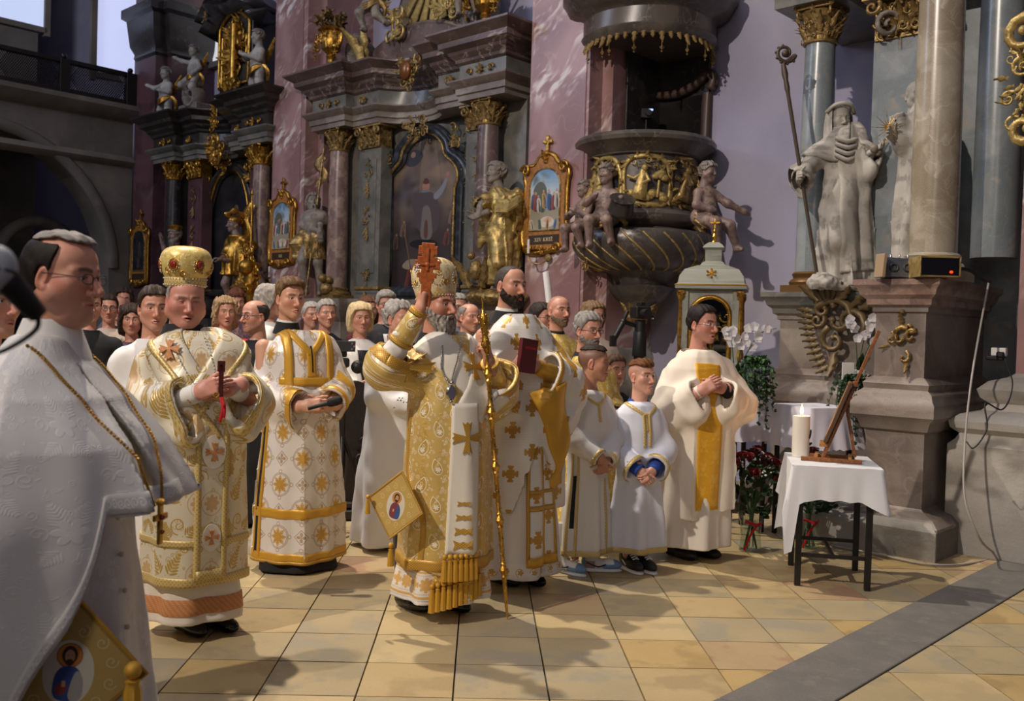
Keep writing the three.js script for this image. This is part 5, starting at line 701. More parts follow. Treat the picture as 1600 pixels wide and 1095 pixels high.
const pat={
roundel:(g,w,h,c)=>{g.strokeStyle=c[1];g.fillStyle=c[2];W2(g,w,h,()=>{for(const[x,y]of[[0.25,0.25],[0.75,0.75]]){g.strokeStyle=c[1];g.lineWidth=w*0.014;for(const r of[0.2,0.225]){g.beginPath();g.arc(x*w,y*h,r*w,0,7);g.stroke();}g.fillStyle=c[2];petalRose(g,x*w,y*h,w*0.13,8,0.5);for(let k=0;k<8;k++){const a=k*PI / 4;leafy(g,x*w + cos(a)*w*0.1,y*h + sin(a)*h*0.1,a + PI / 2,h*0.09,w*0.05);}for(let k=0;k<4;k++){g.beginPath();g.arc(x*w + cos(k*PI / 2)*w*0.25,y*h + sin(k*PI / 2)*h*0.25,w*0.035,0,7);g.stroke();}}g.fillStyle=c[1];for(const[x,y]of[[0.75,0.25],[0.25,0.75]]){petalRose(g,x*w,y*h,w*0.1,4,0.6);g.save();g.translate(x*w,y*h);g.rotate(PI / 4);g.strokeStyle=c[1];g.strokeRect(-w*0.1,-w*0.1,w*0.2,w*0.2);g.restore();}});},
scrolls:(g,w,h,c)=>{W2(g,w,h,()=>{g.strokeStyle=g.fillStyle=c[2];for(const s of[-1,1]){const X=(u)=>w*(0.5 + s*u);spiral(g,X(0.2),h*0.3,w*0.13,1.4,s,PI / 2,w*0.018);spiral(g,X(0.32),h*0.62,w*0.11,1.3,-s,0.4,w*0.016);leafy(g,X(0.1),h*0.95,s*0.5,h*0.32,w*0.12);leafy(g,X(0.34),h*0.42,s*0.9,h*0.24,w*0.1);leafy(g,X(0.06),h*0.45,s*-0.35,h*0.22,w*0.08);}petalRose(g,w*0.5,h*0.55,w*0.1,8,0.5);for(let i=0;i<30;i++)spiral(g,hash(i,15,1)*w,hash(i,16,1)*h,w*(0.02 + 0.03*hash(i,17,1)),1.4,i%2?1:-1,i,w*0.008);g.fillStyle=g.strokeStyle=c[1];petalRose(g,0,0,w*0.13,8,0.5);g.lineWidth=w*0.012;g.beginPath();g.ellipse(0,0,w*0.17,h*0.17,0,0,7);g.stroke();for(let i=0;i<26;i++){g.beginPath();g.arc(hash(i,1,3)*w,hash(i,2,3)*h,w*0.01,0,7);g.fill();}});},
paisley:(g,w,h,c)=>{W2(g,w,h,()=>{for(const[x,y,s]of[[0.28,0.3,1],[0.78,0.8,-1]]){g.strokeStyle=c[1];g.lineWidth=w*0.02;g.fillStyle=c[2];g.save();g.translate(x*w,y*h);g.scale(s,1);g.rotate(0.4);g.beginPath();g.moveTo(0,-0.24*h);g.bezierCurveTo(0.26*w,-0.1*h,0.16*w,0.2*h,0,0.2*h);g.bezierCurveTo(-0.18*w,0.18*h,-0.14*w,-0.04*h,0,-0.24*h);g.fill();g.stroke();g.fillStyle=c[1];petalRose(g,0,0.06*h,w*0.09,7,0.4);spiral(g,0,-0.06*h,w*0.06,1.2,1,0,w*0.014);g.restore();}g.strokeStyle=c[1];for(let i=0;i<46;i++){g.strokeStyle=i%3?c[1]:c[2];spiral(g,hash(i,5,1)*w,hash(i,6,1)*h,w*(0.025 + 0.04*hash(i,7,1)),1.4,i%2?1:-1,i,w*0.009);}g.strokeStyle=c[1];for(let i=0;i<7;i++){g.fillStyle=c[2];leafy(g,(0.05 + 0.4*hash(i,8,1))*w,(0.6 + 0.4*hash(i,9,1))*h,i*1.1,h*0.13,w*0.07);}});},
crosses:(g,w,h,c)=>{W2(g,w,h,()=>{g.fillStyle=c[2];crossShape(g,w*0.25,h*0.25,w*0.19,'step');crossShape(g,w*0.75,h*0.75,w*0.19,'step');g.strokeStyle=c[1];g.lineWidth=w*0.01;for(let k=0;k<16;k++){g.beginPath();g.moveTo(0,(k + 0.5)/ 16*h);g.lineTo(w,(k + 0.5)/ 16*h);g.globalAlpha=0.25;g.stroke();g.globalAlpha=1;}});},
damask:(g,w,h,c)=>{W2(g,w,h,()=>{for(const[x,y]of[[0.25,0.3],[0.75,0.8]]){g.fillStyle=c[2];g.strokeStyle=c[1];petalRose(g,x*w,y*h,w*0.13,6,0.55);for(const s of[-1,1]){leafy(g,x*w + s*w*0.05,y*h - h*0.1,s*0.5,h*0.2,w*0.1);leafy(g,x*w + s*w*0.08,y*h + h*0.2,s*2.4,h*0.16,w*0.08);spiral(g,x*w + s*w*0.2,y*h,w*0.07,1.3,s,1,w*0.016);}}g.strokeStyle=c[1];for(let i=0;i<34;i++)spiral(g,hash(i,25,1)*w,hash(i,26,1)*h,w*(0.02 + 0.03*hash(i,27,1)),1.4,i%2?1:-1,i,w*0.01);g.fillStyle=c[1];for(let i=0;i<20;i++){g.beginPath();g.ellipse(hash(i,3,8)*w,hash(i,4,8)*h,w*0.02,w*0.01,i,0,7);g.fill();}});},
};
function brocade(kind,size,cols,o={}){
const n=512,d=(c,weave)=>(g,w,h)=>{g.fillStyle=c[0];g.fillRect(0,0,w,h);pat[kind](g,w,h,c);if(weave){g.globalAlpha=0.05;for(let i=0;i<n;i +=3){g.fillStyle=i%2?'#000':'#fff';g.fillRect(0,i,w,1);}g.globalAlpha=1;}};
const t=canvasTex(n,n,d(cols,true),size),m=canvasTex(256,256,d(o.mc??['#000010','#000060','#0000a0'],false),size,false),b=canvasTex(256,256,d(['#505050','#a0a0a0','#c8c8c8'],false),size,false);
return phys({map:t,metalnessMap:m,metalness:o.metal??1,roughness:o.rough??0.42,bumpMap:b,bumpScale:o.bump??0.0012,sheen:0.3,sheenRoughness:0.4,sheenColor:new THREE.Color(0xffffff)});
}
const bWeave=bumpTex(128,0.02,16,2,520);
const cloth=(c,o={})=>phys({color:c,roughness:0.8,sheen:0.35,sheenRoughness:0.5,sheenColor:new THREE.Color(0xffffff),bumpMap:bWeave,bumpScale:0.0003,...o});
const C={
silverDamask:brocade('damask',0.26,['#cecbc7','#d3d1cd','#d8d6d2'],{mc:['#000000','#000014','#000018'],rough:0.5,bump:0.0012}),
paleGold:brocade('scrolls',0.33,['#d8d0b8','#c9a878','#bd9c52'],{mc:['#000020','#000028','#000040'],rough:0.36}),
goldPaisley:brocade('paisley',0.19,['#d2b266','#efe8d4','#c9a650'],{mc:['#000034','#000010','#00003c'],rough:0.34}),
crownGold:brocade('damask',0.16,['#dcc272','#eadfae','#cba94e'],{mc:['#000034','#000020','#00003c'],rough:0.36}),mitreGold:brocade('paisley',0.12,['#ddd0a8','#c9a650','#d3b878'],{mc:['#000018','#000038','#000030'],rough:0.4}),
roundels:brocade('roundel',0.31,['#dcd6cf','#b49e84','#c89b45'],{mc:['#000010','#000020','#000040'],rough:0.38}),
crosses:brocade('crosses',0.25,['#dedbd2','#c9c2b0','#b98a33'],{mc:['#000008','#000010','#000040'],rough:0.42}),
goldDamask:brocade('damask',0.24,['#d4b458','#ece4c4','#c7a148'],{mc:['#000038','#000018','#000040'],rough:0.34}),
goldPlain:phys({color:0xc9982f,metalness:0.25,roughness:0.42,bumpMap:bFine,bumpScale:0.0006,sheen:0.3,sheenColor:new THREE.Color(0xffe0a0)}),
yellowSilk:brocade('damask',0.16,['#d99f1c','#e2ac30','#e4b03a'],{mc:['#000020','#000030','#000030'],rough:0.45,bump:0.0006}),
trim:std({map:canvasTex(128,128,(g,w,h)=>{g.fillStyle='#b3862f';g.fillRect(0,0,w,h);g.fillStyle='#d9b65e';for(let i=0;i<8;i++)for(let j=0;j<8;j++)if((i + j)%2){g.beginPath();g.arc((i + 0.5)*16,(j + 0.5)*16,6,0,7);g.fill();}},0.05),metalness:0.25,roughness:0.42}),
trimPale:std({map:canvasTex(128,128,(g,w,h)=>{g.fillStyle='#cdb77a';g.fillRect(0,0,w,h);g.fillStyle='#b08f45';for(let i=0;i<6;i++)for(let j=0;j<6;j++)if((i + j)%2)petalRose(g,(i + 0.5)*21.3,(j + 0.5)*21.3,10,4,0.7);},0.06),metalness:0.2,roughness:0.45}),
alb:cloth(0xdcdad6),albWarm:cloth(0xdbd2c4),cream:cloth(0xe3d8c6,{roughness:0.85}),boyWhite:cloth(0xdcd9d4),boyBlue:cloth(0xd6d9e4),omophor:cloth(0xe2dccb,{roughness:0.55}),black:cloth(0x0d0d10,{sheen:0.1}),navy:cloth(0x14161f,{sheen:0.1}),suit:cloth(0x1b1b20,{sheen:0.12}),blue:cloth(0x1f3f8f),red:cloth(0xb3161c),beige:cloth(0xc9b6a4),whiteJacket:cloth(0xe4e0d8),lace:cloth(0xd6d5de),linen:cloth(0xdfe0e2),grey:cloth(0x55575c),maroon:cloth(0x5a1f26),floral:brocade('damask',0.2,['#5a4450','#a98a80','#8a5a60'],{mc:['#000000','#000000','#000000']}),skirtLace:cloth(0x15151a),
embroid:std({map:canvasTex(256,128,(g,w,h)=>{g.fillStyle='#ddd8cc';g.fillRect(0,0,w,h);g.fillStyle='#cfa45e';g.fillRect(0,6,w,10);g.fillRect(0,h - 16,w,10);for(let i=0;i<4;i++){i%2?crossShape(g,(i + 0.5)*64,64,30,'step'):petalRose(g,(i + 0.5)*64,64,32,8,0.5);}for(let i=0;i<32;i++){g.fillRect(i*8,22,4,4);g.fillRect(i*8,h - 28,4,4);}},0.3),roughness:0.6}),
embroid2:std({map:canvasTex(256,64,(g,w,h)=>{g.fillStyle='#dcd9d2';g.fillRect(0,0,w,h);g.fillStyle=g.strokeStyle='#bf9440';for(let i=0;i<4;i++){spiral(g,i*64 + 32,32,22,1.2,1,i,3);petalRose(g,i*64 + 32,34,14,5,0.6);}},0.32),roughness:0.55}),
orangeBand:std({map:canvasTex(128,64,(g,w,h)=>{g.fillStyle='#b87b4a';g.fillRect(0,0,w,h);g.fillStyle='#cd9a6a';for(let i=0;i<16;i++)for(let j=0;j<8;j++)if((i*3 + j*5)%4<2)g.fillRect(i*8,j*8,5,5);},0.12),roughness:0.7}),
};
// icon of a haloed figure on gold: used on the lozenge-shaped badges
const iconTex=(rob,mantle)=>canvasTex(512,512,(g,w,h)=>{
g.fillStyle='#c2a25a';g.fillRect(0,0,w,h);g.fillStyle=g.strokeStyle='#dcc88c';for(let i=0;i<12;i++){const a=i / 12*6.283;spiral(g,256 + cos(a)*200,256 + sin(a)*200,34,1.3,1,a,5);}g.strokeStyle='#a8863c';g.lineWidth=14;g.strokeRect(12,12,w - 24,h - 24);
g.save();g.translate(256,256);g.rotate(PI / 4);g.translate(-256,-256);
g.fillStyle='#d9d2bb';g.beginPath();g.ellipse(256,262,118,158,0,0,7);g.fill();g.fillStyle='#d28a34';g.beginPath();g.arc(256,178,58,0,7);g.fill();g.fillStyle='#b5561f';g.lineWidth=4;g.strokeStyle='#8c3f18';g.beginPath();g.arc(256,178,58,0,7);g.stroke();
blob(g,[[190,400],[186,290],[214,236],[256,226],[298,236],[326,290],[322,400]],rob);blob(g,[[256,400],[270,300],[296,238],[330,290],[326,400]],mantle);blob(g,[[196,330],[230,300],[262,330],[240,372],[204,368]],'#8a3a30');g.fillStyle='#caa27c';g.fillRect(228,300,18,30);g.fillStyle='#3b241a';g.beginPath();g.ellipse(256,176,36,44,0,0,7);g.fill();g.fillStyle='#c99a72';g.beginPath();g.ellipse(257,184,23,34,0,0,7);g.fill();g.fillStyle='#4a2c1e';g.beginPath();g.ellipse(257,212,20,16,0,0,7);g.fill();g.fillRect(244,176,8,3);g.fillRect(262,176,8,3);g.restore();
});
// ribbon laid along a path over a field, pressed towards a centre
function strap(f,pts,width,centre,n,lift,nu=6,uvv=true){
const c=curve(pts.map((p)=>V(...p)),n),cen=typeof centre==='function'?centre:()=>V(...centre);
return laid(f,nu,n,(u,v)=>{const i=min(n,Math.round(v*n)),p=c[i],T=c[min(i + 1,n)].clone().sub(c[max(i - 1,0)]).normalize(),d=cen(p,v).sub(p).normalize(),s=V().crossVectors(T,d).normalize();const w=typeof width==='function'?width(v):width,o=p.clone().addScaledVector(s,(u - 0.5)*w).addScaledVector(d,-0.12);return[[o.x,o.y,o.z],[d.x,d.y,d.z]];},lift,(u,v)=>{const w=typeof width==='function'?width(v):width;return uvv?[(u - 0.5)*w,v*n*c[0].distanceTo(c[min(3,n)])/ 3]:[u,v];});
}
// flat embroidered shape standing a little proud: outline in metres, pressed on f around a point
function badge(f,at3,right,up,outline,lift,th=0.004){
const s=new THREE.Shape(outline.map(([x,y])=>new THREE.Vector2(x,y))),g=new THREE.ExtrudeGeometry(s,{depth:th,bevelEnabled:false,curveSegments:4}),p=g.attributes.position,n=V().crossVectors(right,up).normalize();
for(let i=0;i<p.count;i++){const o=V(...at3).addScaledVector(right,p.getX(i)).addScaledVector(up,p.getY(i)).addScaledVector(n,0.15),q=march(f,[o.x,o.y,o.z],[-n.x,-n.y,-n.z],0.4)??[o.x - n.x*0.15,o.y - n.y*0.15,o.z - n.z*0.15];const k=lift + p.getZ(i);p.setXYZ(i,q[0]+ n.x*k,q[1]+ n.y*k,q[2]+ n.z*k);}
g.computeVertexNormals();return boxUV(g);
}
const crossOutline=(r,w=0.38)=>{const l=[];for(let i=0;i<4;i++){const a=i*PI / 2,R=(x,y)=>[x*cos(a)- y*sin(a),x*sin(a)+ y*cos(a)];l.push(R(r*0.12,r*0.14),R(r*w,r),R(r*w*0.4,r*0.86),R(0,r*1.02),R(-r*w*0.4,r*0.86),R(-r*w,r),R(-r*0.12,r*0.14));}return l;};
const bowOutline=(w,h)=>[[-w,-h],[-w*0.8,0],[-w,h],[-w*0.3,h*0.45],[0,h*0.8],[w*0.3,h*0.45],[w,h],[w*0.8,0],[w,-h],[w*0.3,-h*0.45],[0,-h*0.8],[-w*0.3,-h*0.45]];
const tassel=(x,y,z,L,r=0.011)=>{const l=[sphere(r*1.15,x,y,z,1,1,7)];const g=lathe([[0.002,0],[r*0.9,-0.006],[r*0.75,-0.016],[r,-0.03],[r*1.25,-L],[0,-L]],8,(a)=>1 + 0.12*cos(8*a));l.push(place(g,x,y - r,z));return join(l);};
const pearlMat=std({color:0xd8cfb8,roughness:0.3}),gemRed=phys({color:0x8a2410,roughness:0.1,metalness:0.1,clearcoat:1});
// ---------------------------------------------------------------- the clergy
// a standing place: floor point under a pixel, facing angle; L turns a pixel (and a depth offset towards the back) into local metres
function stand(px,py,yaw,depth){
const pos=depth?at(px,547,depth).setY(0):ground(px,py),Z=-camera.worldToLocal(pos.clone()).z,c=cos(yaw),s=sin(yaw);
const L=(x,y,dz=0)=>{const p=at(x,y,Z + dz).sub(pos);return[p.x*c - p.z*s,p.y,p.x*s + p.z*c];};
const loc=(w)=>{const p=w.clone().sub(pos);return[p.x*c - p.z*s,p.y,p.x*s + p.z*c];};
const dir=(v)=>V(v.x*c - v.z*s,v.y,v.x*s + v.z*c);
return{pos,yaw,Z,L,loc,dir};
}
const D3=(a,b)=>V(b[0]- a[0],b[1]- a[1],b[2]- a[2]);
const collarRing=(at_,r0,r1,h,tilt=0.12,open=0.0)=>{const g=lathe([[r0,0],[r1,h],[r1 - 0.006,h],[r0 - 0.008,0]],28,null,open,2*PI - open);return place(g,at_[0],at_[1],at_[2],tilt,0,0);};

function mitre(g,hm,o){
const k=o.s??1,prof_=o.tall?[[0.088,0],[0.094,0.02],[0.102,0.06],[0.108,0.1],[0.104,0.135],[0.088,0.165],[0.06,0.185],[0.03,0.194],[0,0.196]]:[[0.094,0],[0.097,0.02],[0.1,0.045],[0.108,0.06],[0.12,0.1],[0.124,0.13],[0.118,0.16],[0.1,0.182],[0.07,0.195],[0.03,0.2],[0,0.2]];
const lobes=(a,y)=>1 - 0.03*sstep(0.05,0.12,y)*(abs(cos(2*a))**8);
const M1=(geo)=>geo.applyMatrix4(M4().makeTranslation(0,o.y??0.045,o.z??-0.015)).applyMatrix4(M4().makeRotationX(o.tip??-0.12)).applyMatrix4(hm);
const smooth=[];const cr=curve(prof_.map(([r,y])=>V(r,y,0)),26);for(const p of cr)smooth.push([max(0,p.x*k),p.y*k]);
const m=add(g,'mitre',M1(lathe(smooth,48,lobes)),o.mat);
add(m,'band',[M1(lathe([[0.096*k,-0.004],[0.101*k,0.004],[0.102*k,0.038*k],[0.098*k,0.044*k]].map(([r,y])=>[o.tall?r*0.93:r,y]),48))],C.trimPale);
const gems=[],rims=[],pearls=[];for(let i=0;i<6;i++){const a=(i + 0.35)*PI / 3,y=(o.tall?0.085:0.105)*k,R=(o.tall?0.106:0.121)*k;const P=(q)=>place(place(q,0,y,R,0,0,0),0,0,0,0,a,0);if(!o.tall){gems.push(M1(P(place(new THREE.SphereGeometry(0.016,12,8),0,0,0.003,0,0,0,1,1.2,0.5))));rims.push(M1(P(place(new THREE.TorusGeometry(0.021,0.005,6,18),0,0,0,0,0,0,1,1.2,1))));}for(let k2=0;k2<14;k2++){const b=k2 / 14*2*PI;pearls.push(M1(P(sphere(0.0035,0.029*cos(b),0.035*sin(b),-0.002,1,1,5))));}}
for(let i=0;i<40;i++){const a=i / 40*2*PI,R=0.103*k*(o.tall?0.93:1);for(const y of[0.006,0.038*k])pearls.push(M1(sphere(0.0035,R*sin(a),y,R*cos(a),1,1,5)));}
if(gems.length){add(m,'medallions',gems,gemRed);add(m,'medallion_rims',rims,M.gold);}
const sc=[],r=rng(600 +(o.seed??0));for(let i=0;i<26;i++){const a=r()*2*PI,y=(0.06 + 0.1*r())*k,R=0.112*k*(y>0.14*k?0.93:1.02)*(o.tall?0.93:1);sc.push(M1(place(place(scroll(0.018,1.2,0.0035,r()<0.5?1:-1,r()*6),0,y,R),0,0,0,0,a,0)));}add(m,'gold_embroidery',sc,M.gold);
add(m,'pearls',pearls,pearlMat);
return m;
}

// --- bishop with the hand cross and staff
const B=stand(690,955,0.72);
{
const{L}=B,hd=L(685,477,-0.02);
const wr=L(656,484,-0.30),hp=L(661,452,-0.3),el=L(600,577,-0.24),shR=L(644,552,-0.05),shL=L(735,548,0.1),elL=L(778,612,0.06),wrL=L(765,566,-0.1),hl=L(757,543,-0.12);
const g=person({...B,label:'bearded bishop in gold brocade and mitre raising a wooden hand cross',fine:0.0036,head:{at:hd,yaw:0.12,pitch:-0.04,skin:0xc08a70,hairC:0x2a211d,browC:0x1c1613,nose:1.25,fat:0.35,stubble:0.2,hair:{line:[0.09,0.05,-0.02,-0.08],t:0.006,c:0x8a857d,c2:0x4a4540},beard:{len:0.052,t:0.012,wave:0.004,c:0xb5b0a8,c2:0x4a4541},iris:0x2e2018},
hands:[{side:1,el:el,at:V(...wr),dir:D3(wr,hp),palm:B.dir(V(0.65,0.15,-0.3)),style:CURL.grip,thumb:[0.9,1.0]},{side:-1,el:elL,at:V(...wrL),dir:D3(wrL,[hl[0],hl[1]+ 0.02,hl[2]]),palm:B.dir(V(-0.8,0,-0.35)),style:CURL.grip,thumb:[0.9,1.0]}]});
mitre(g,g.hm,{mat:C.mitreGold,tall:true,y:0.036,tip:-0.12,s:1.13,z:-0.012});
// alb
const alb=robeField({rows:[[0.1,0.26,0.25,0,0],[0.3,0.225,0.21,0,0],[0.8,0.17,0.14,0,0]],folds:[{n:7,p:1,lo:0.004,hi:0.016,tw:0.8},{n:12,p:0.3,lo:0.002,hi:0.007}],hem:undefined});
const am=add(g,'alb',robeMesh(alb,[-0.36,0,-0.34],[0.36,0.8,0.34],0.013),C.alb);
add(am,'embroidered_hem',ringBand(alb,0.125,0.15,0.003),C.embroid);
// alb sleeve and gold cuff on the raised arm, and on the staff arm
const up=D3(el,wr).normalize(),sl=(a,b,r0,r1,seed)=>{const f0=fCap(a,b,r0,r1),d=D3(a,b).normalize();return nets((x,y,z)=>smax(f0(x,y,z)- 0.004*nz(x*40,y*30 + seed,z*40)- 0.004*sin(y*70 + 3*nz(x*12,y*12,z*12)),(x - b[0])*d.x +(y - b[1])*d.y +(z - b[2])*d.z,0.004),[min(a[0],b[0])- 0.12,min(a[1],b[1])- 0.12,min(a[2],b[2])- 0.12],[max(a[0],b[0])+ 0.12,max(a[1],b[1])+ 0.12,max(a[2],b[2])+ 0.12],0.009);};
add(g,'alb_sleeve',sl(el,[0,1,2].map((i)=>lerp(el[i],wr[i],0.6)),0.062,0.055,1),C.alb);
const cu=(a,b,t0,t1,r0,r1)=>{const p=V(...a).lerp(V(...b),t0),q=V(...a).lerp(V(...b),t1);return tube([p,p.clone().lerp(q,0.3),p.clone().lerp(q,0.7),q],(t)=>lerp(r0,r1,t)+ 0.002*sin(t*9),20);};
const c1=add(g,'gold_cuff',cu(el,wr,0.45,0.98,0.062,0.045),C.goldPaisley);add(c1,'cuff_trim',cu(el,wr,0.44,0.5,0.065,0.064),C.trim);add(c1,'cuff_trim',cu(el,wr,0.92,1.0,0.05,0.048),C.trim);
const c2=add(g,'gold_cuff',cu(elL,wrL,0.35,0.98,0.062,0.045),C.goldPaisley);add(c2,'cuff_trim',cu(elL,wrL,0.92,1.0,0.05,0.048),C.trim);
// sakkos
const midR=[0,1,2].map((i)=>lerp(el[i],wr[i],0.3)),dq=L(642,592,-0.2),dropR=dq.map((v,i)=>v - midR[i]);
const rows=[[0.26,0.265,0.255,0,0],[0.6,0.25,0.24,0,0.005],[0.95,0.235,0.215,0,0.01],[1.2,0.225,0.185,0,0.005],[1.34,0.215,0.15,0,-0.005],[1.42,0.17,0.12,0,-0.01],[1.47,0.1,0.09,0,-0.01]];
const f=robeField({rows,folds:[{n:5,p:0.6,lo:0.002,hi:0.018,y0:1.2,y1:0.3,tw:0.5,sharp:1},{n:9,p:2,lo:0,hi:0.006,y0:1.1,y1:0.3}],k:0.07,arms:[{sh:shR,el,wr:midR,r:[0.1,0.1,0.075],drop:{e:[0,-0.02,0],w:dropR,r0:0.06,r1:0.045},wob:0.008},{sh:shL,el:elL,wr:[0,1,2].map((i)=>lerp(elL[i],wrL[i],0.5)),r:[0.1,0.1,0.12],drop:{e:[0,-0.03,0],w:[0.02,-0.16,-0.02],r0:0.08,r1:0.06},wob:0.007}],hem:(x,y,z)=>0,neck:[hd[0],1.5,hd[2]- 0.04,0.075]});
f.body=Object.assign((x,y,z)=>max(f.torso(x,y,z),0.27 - y),{rows:f.rows});
const cut=(x,y,z)=>smax(f(x,y,z),0.27 + 0.03*sin(3*Math.atan2(x,z))- y,0.006);
const mesh=add(g,'sakkos',(()=>{const F2=Object.assign(cut,{arms:f.arms,rows:f.rows,torso:f.torso});return robeMesh(F2,[-0.62,0.2,-0.45],[0.62,1.62,0.62],0.011);})(),C.goldPaisley);
add(mesh,'hem_trim',ringBand(f.body,0.275,0.05,0.006),C.trim);
for(const i of[0,1])add(mesh,'sleeve_trim',cuffBand(f,i,0.05,(i?V(...elL).distanceTo(V(...wrL))*0.5:V(...el).distanceTo(V(...midR)))- 0.004,0.005,0.26),C.trim);
const slit=L(628,640,-0.2),sb=L(655,850,-0.25);add(mesh,'side_slit_trim',strap(f.body,[[slit[0],1.08,slit[2]],[slit[0],0.8,slit[2]],[sb[0],0.55,sb[2]],[sb[0],0.3,sb[2]]],0.03,(p)=>V(0,p.y,0),30,0.005,2),C.trim);
// omophorion: broad white stole with crosses round the neck, one end down the front
const om=[];
const front=L(722,620,-0.22),fa=Math.atan2(front[0],front[2]);
om.push(strap(f,[[0.16,1.1,0.16],[0.05,1.2,0.2],[-0.1,1.36,0.12],[-0.15,1.46,-0.02],[-0.1,1.5,-0.12]],(v)=>0.17,(p)=>V(0,p.y - 0.14,-0.03),36,0.012,8));
om.push(strap(f,[[-0.02,1.08,0.22],[0.06,1.2,0.2],[0.13,1.36,0.12],[0.16,1.46,-0.02],[0.1,1.5,-0.12]],(v)=>0.17,(p)=>V(0,p.y - 0.14,-0.03),36,0.016,8));
const a0=fa - 0.28,a1=fa + 0.28;om.push(frontPanel(f.body,(v)=>fa - lerp(0.32,0.36,v)+ 0.1*v,(v)=>fa + lerp(0.33,0.36,v)+ 0.1*v,0.36,1.12,0.018,10,30));
const o=add(g,'omophorion',om,C.omophor);
const P=(a,y,r=0.3)=>[r*sin(a),y,r*cos(a)],tan=(a)=>V(cos(a),0,-sin(a));
const bd=(a,y,out,up_=V(0,1,0),F2=f)=>badge(F2,P(a,y,0.16),tan(a),up_,out,0.02);
add(o,'gold_cross',bd(fa - 1.05,1.3,crossOutline(0.075)),C.trim);add(o,'gold_cross',bd(fa + 0.5,1.31,crossOutline(0.07)),C.trim);
add(o,'gold_cross',badge(f.body,P(fa + 0.12,0.95,0.2),tan(fa),V(0,1,0),crossOutline(0.08,0.34),0.021),C.trim);
[0.62,0.55,0.48,0.41].forEach((y,i)=>add(o,'gold_bow',badge(f.body,P(fa + 0.04,y,0.2),tan(fa),V(0,1,0),bowOutline(0.034 + 0.005*i,0.012 + 0.004*i),0.021),C.trim));
const ts=[];for(let i=0;i<7;i++){const a=fa - 0.3 + i*0.1,q=f.rows(0.34);ts.push(tassel((q[0]+ 0.02)*sin(a),0.355,(q[1]+ 0.02)*cos(a),0.11,0.013));}add(o,'tassels',ts,C.goldPlain);
// stole end under it with its own tassels
const st=add(g,'stole_end',frontPanel(alb,fa - 0.55,fa + 0.5,0.2,0.42,0.014,12,8),C.goldPaisley);const ts2=[];for(let i=0;i<10;i++){const a=fa - 0.52 + i*0.112,q=alb.rows(0.2);ts2.push(tassel((q[0]+ 0.02)*sin(a),0.2 + 0.012*i*0.6,(q[1]+ 0.02)*cos(a),0.12,0.013));}add(st,'tassels',ts2,C.goldPlain);add(st,'stole_trim',frontPanel(alb,fa - 0.56,fa + 0.51,0.2,0.235,0.018,12,2),C.trim);
// lozenge badge with an icon at the hip
const ec=L(619,789,-0.3),ez=B.dir(V(-0.35,0.08,1).normalize()),ex=B.dir(V(1,0,0.35).normalize());const em=M4().makeBasis(ex,V().crossVectors(ez,ex),ez).setPosition(V(...ec));
const eg=(q)=>q.applyMatrix4(M4().makeRotationZ(PI / 4 - 0.16)).applyMatrix4(M4().makeScale(0.92,1.05,1)).applyMatrix4(em);const bx=box(0.23,0.23,0.012,0,0,0,0.004);{const p=bx.attributes.position,uv=bx.attributes.uv;for(let i=0;i<p.count;i++)uv.setXY(i,p.getX(i)/ 0.23 + 0.5,p.getY(i)/ 0.23 + 0.5);}
const ep=add(g,'lozenge_badge',eg(bx),std({map:iconTex('#7d3a4a','#3a5686'),roughness:0.5,metalness:0.1}));const rim=[];for(let i=0;i<4;i++){const a=i*PI / 2 + PI / 4;rim.push(V(0.1626*cos(a),0.1626*sin(a),0.004));}rim.push(rim[0].clone());add(ep,'badge_trim',eg(tube(rim,()=>0.006,6)),C.trim);
const bot=L(611,852,-0.3),lf=L(575,776,-0.3);add(ep,'tassel',tassel(bot[0],bot[1],bot[2],0.09,0.013),C.goldPlain);add(ep,'tassel',tassel(lf[0],lf[1],lf[2],0.075,0.01),C.goldPlain);
// pectoral icon on a chain, collar, shoes
const pc=L(713,605,-0.28),ch=[];const n1=L(694,540,-0.2),n2=L(722,535,-0.15),pp=V(...pc);for(const[s,m]of[[n1,L(700,575,-0.27)],[n2,L(720,575,-0.25)]]){const pts=curve([V(...s),V(...m),pp],26).map((p)=>{const q=march(f,[p.x + 0.0,p.y,p.z + 0.25],[0,0,-1],0.6)??[p.x,p.y,p.z];return V(q[0],q[1],q[2]+ 0.026);});for(const p of pts)ch.push(sphere(0.0055,p.x,p.y,p.z,1,1,5));}
const ck=add(g,'pendant_chain',ch,M.silver);const pq=march(f,[pp.x,pp.y - 0.03,pp.z + 0.3],[0,0,-1],0.7)??[pp.x,pp.y,pp.z];add(ck,'icon_pendant',[place(new THREE.CylinderGeometry(0.026,0.03,0.012,16),pq[0],pp.y - 0.03,pq[2]+ 0.03,PI / 2,0,0,1,1,1.35),sphere(0.013,pq[0],pp.y + 0.02,pq[2]+ 0.03),sphere(0.009,pq[0],pp.y - 0.075,pq[2]+ 0.03)],M.silver);
add(g,'collar',collarRing([hd[0],hd[1]- 0.215,hd[2]- 0.045],0.09,0.068,0.07),C.black);
const s1=L(648,968),s2=L(714,954,0.02);shoes(g,[[s1[0],s1[2]- 0.05,0.1],[s2[0],s2[2]- 0.05,-0.05]],M.blackGloss);
for(const q of[s1,s2])add(g,'trouser_leg',rod(V(q[0],0.1,q[2]- 0.08),V(q[0],0.4,q[2]- 0.1),0.06,0.07),C.black);
}
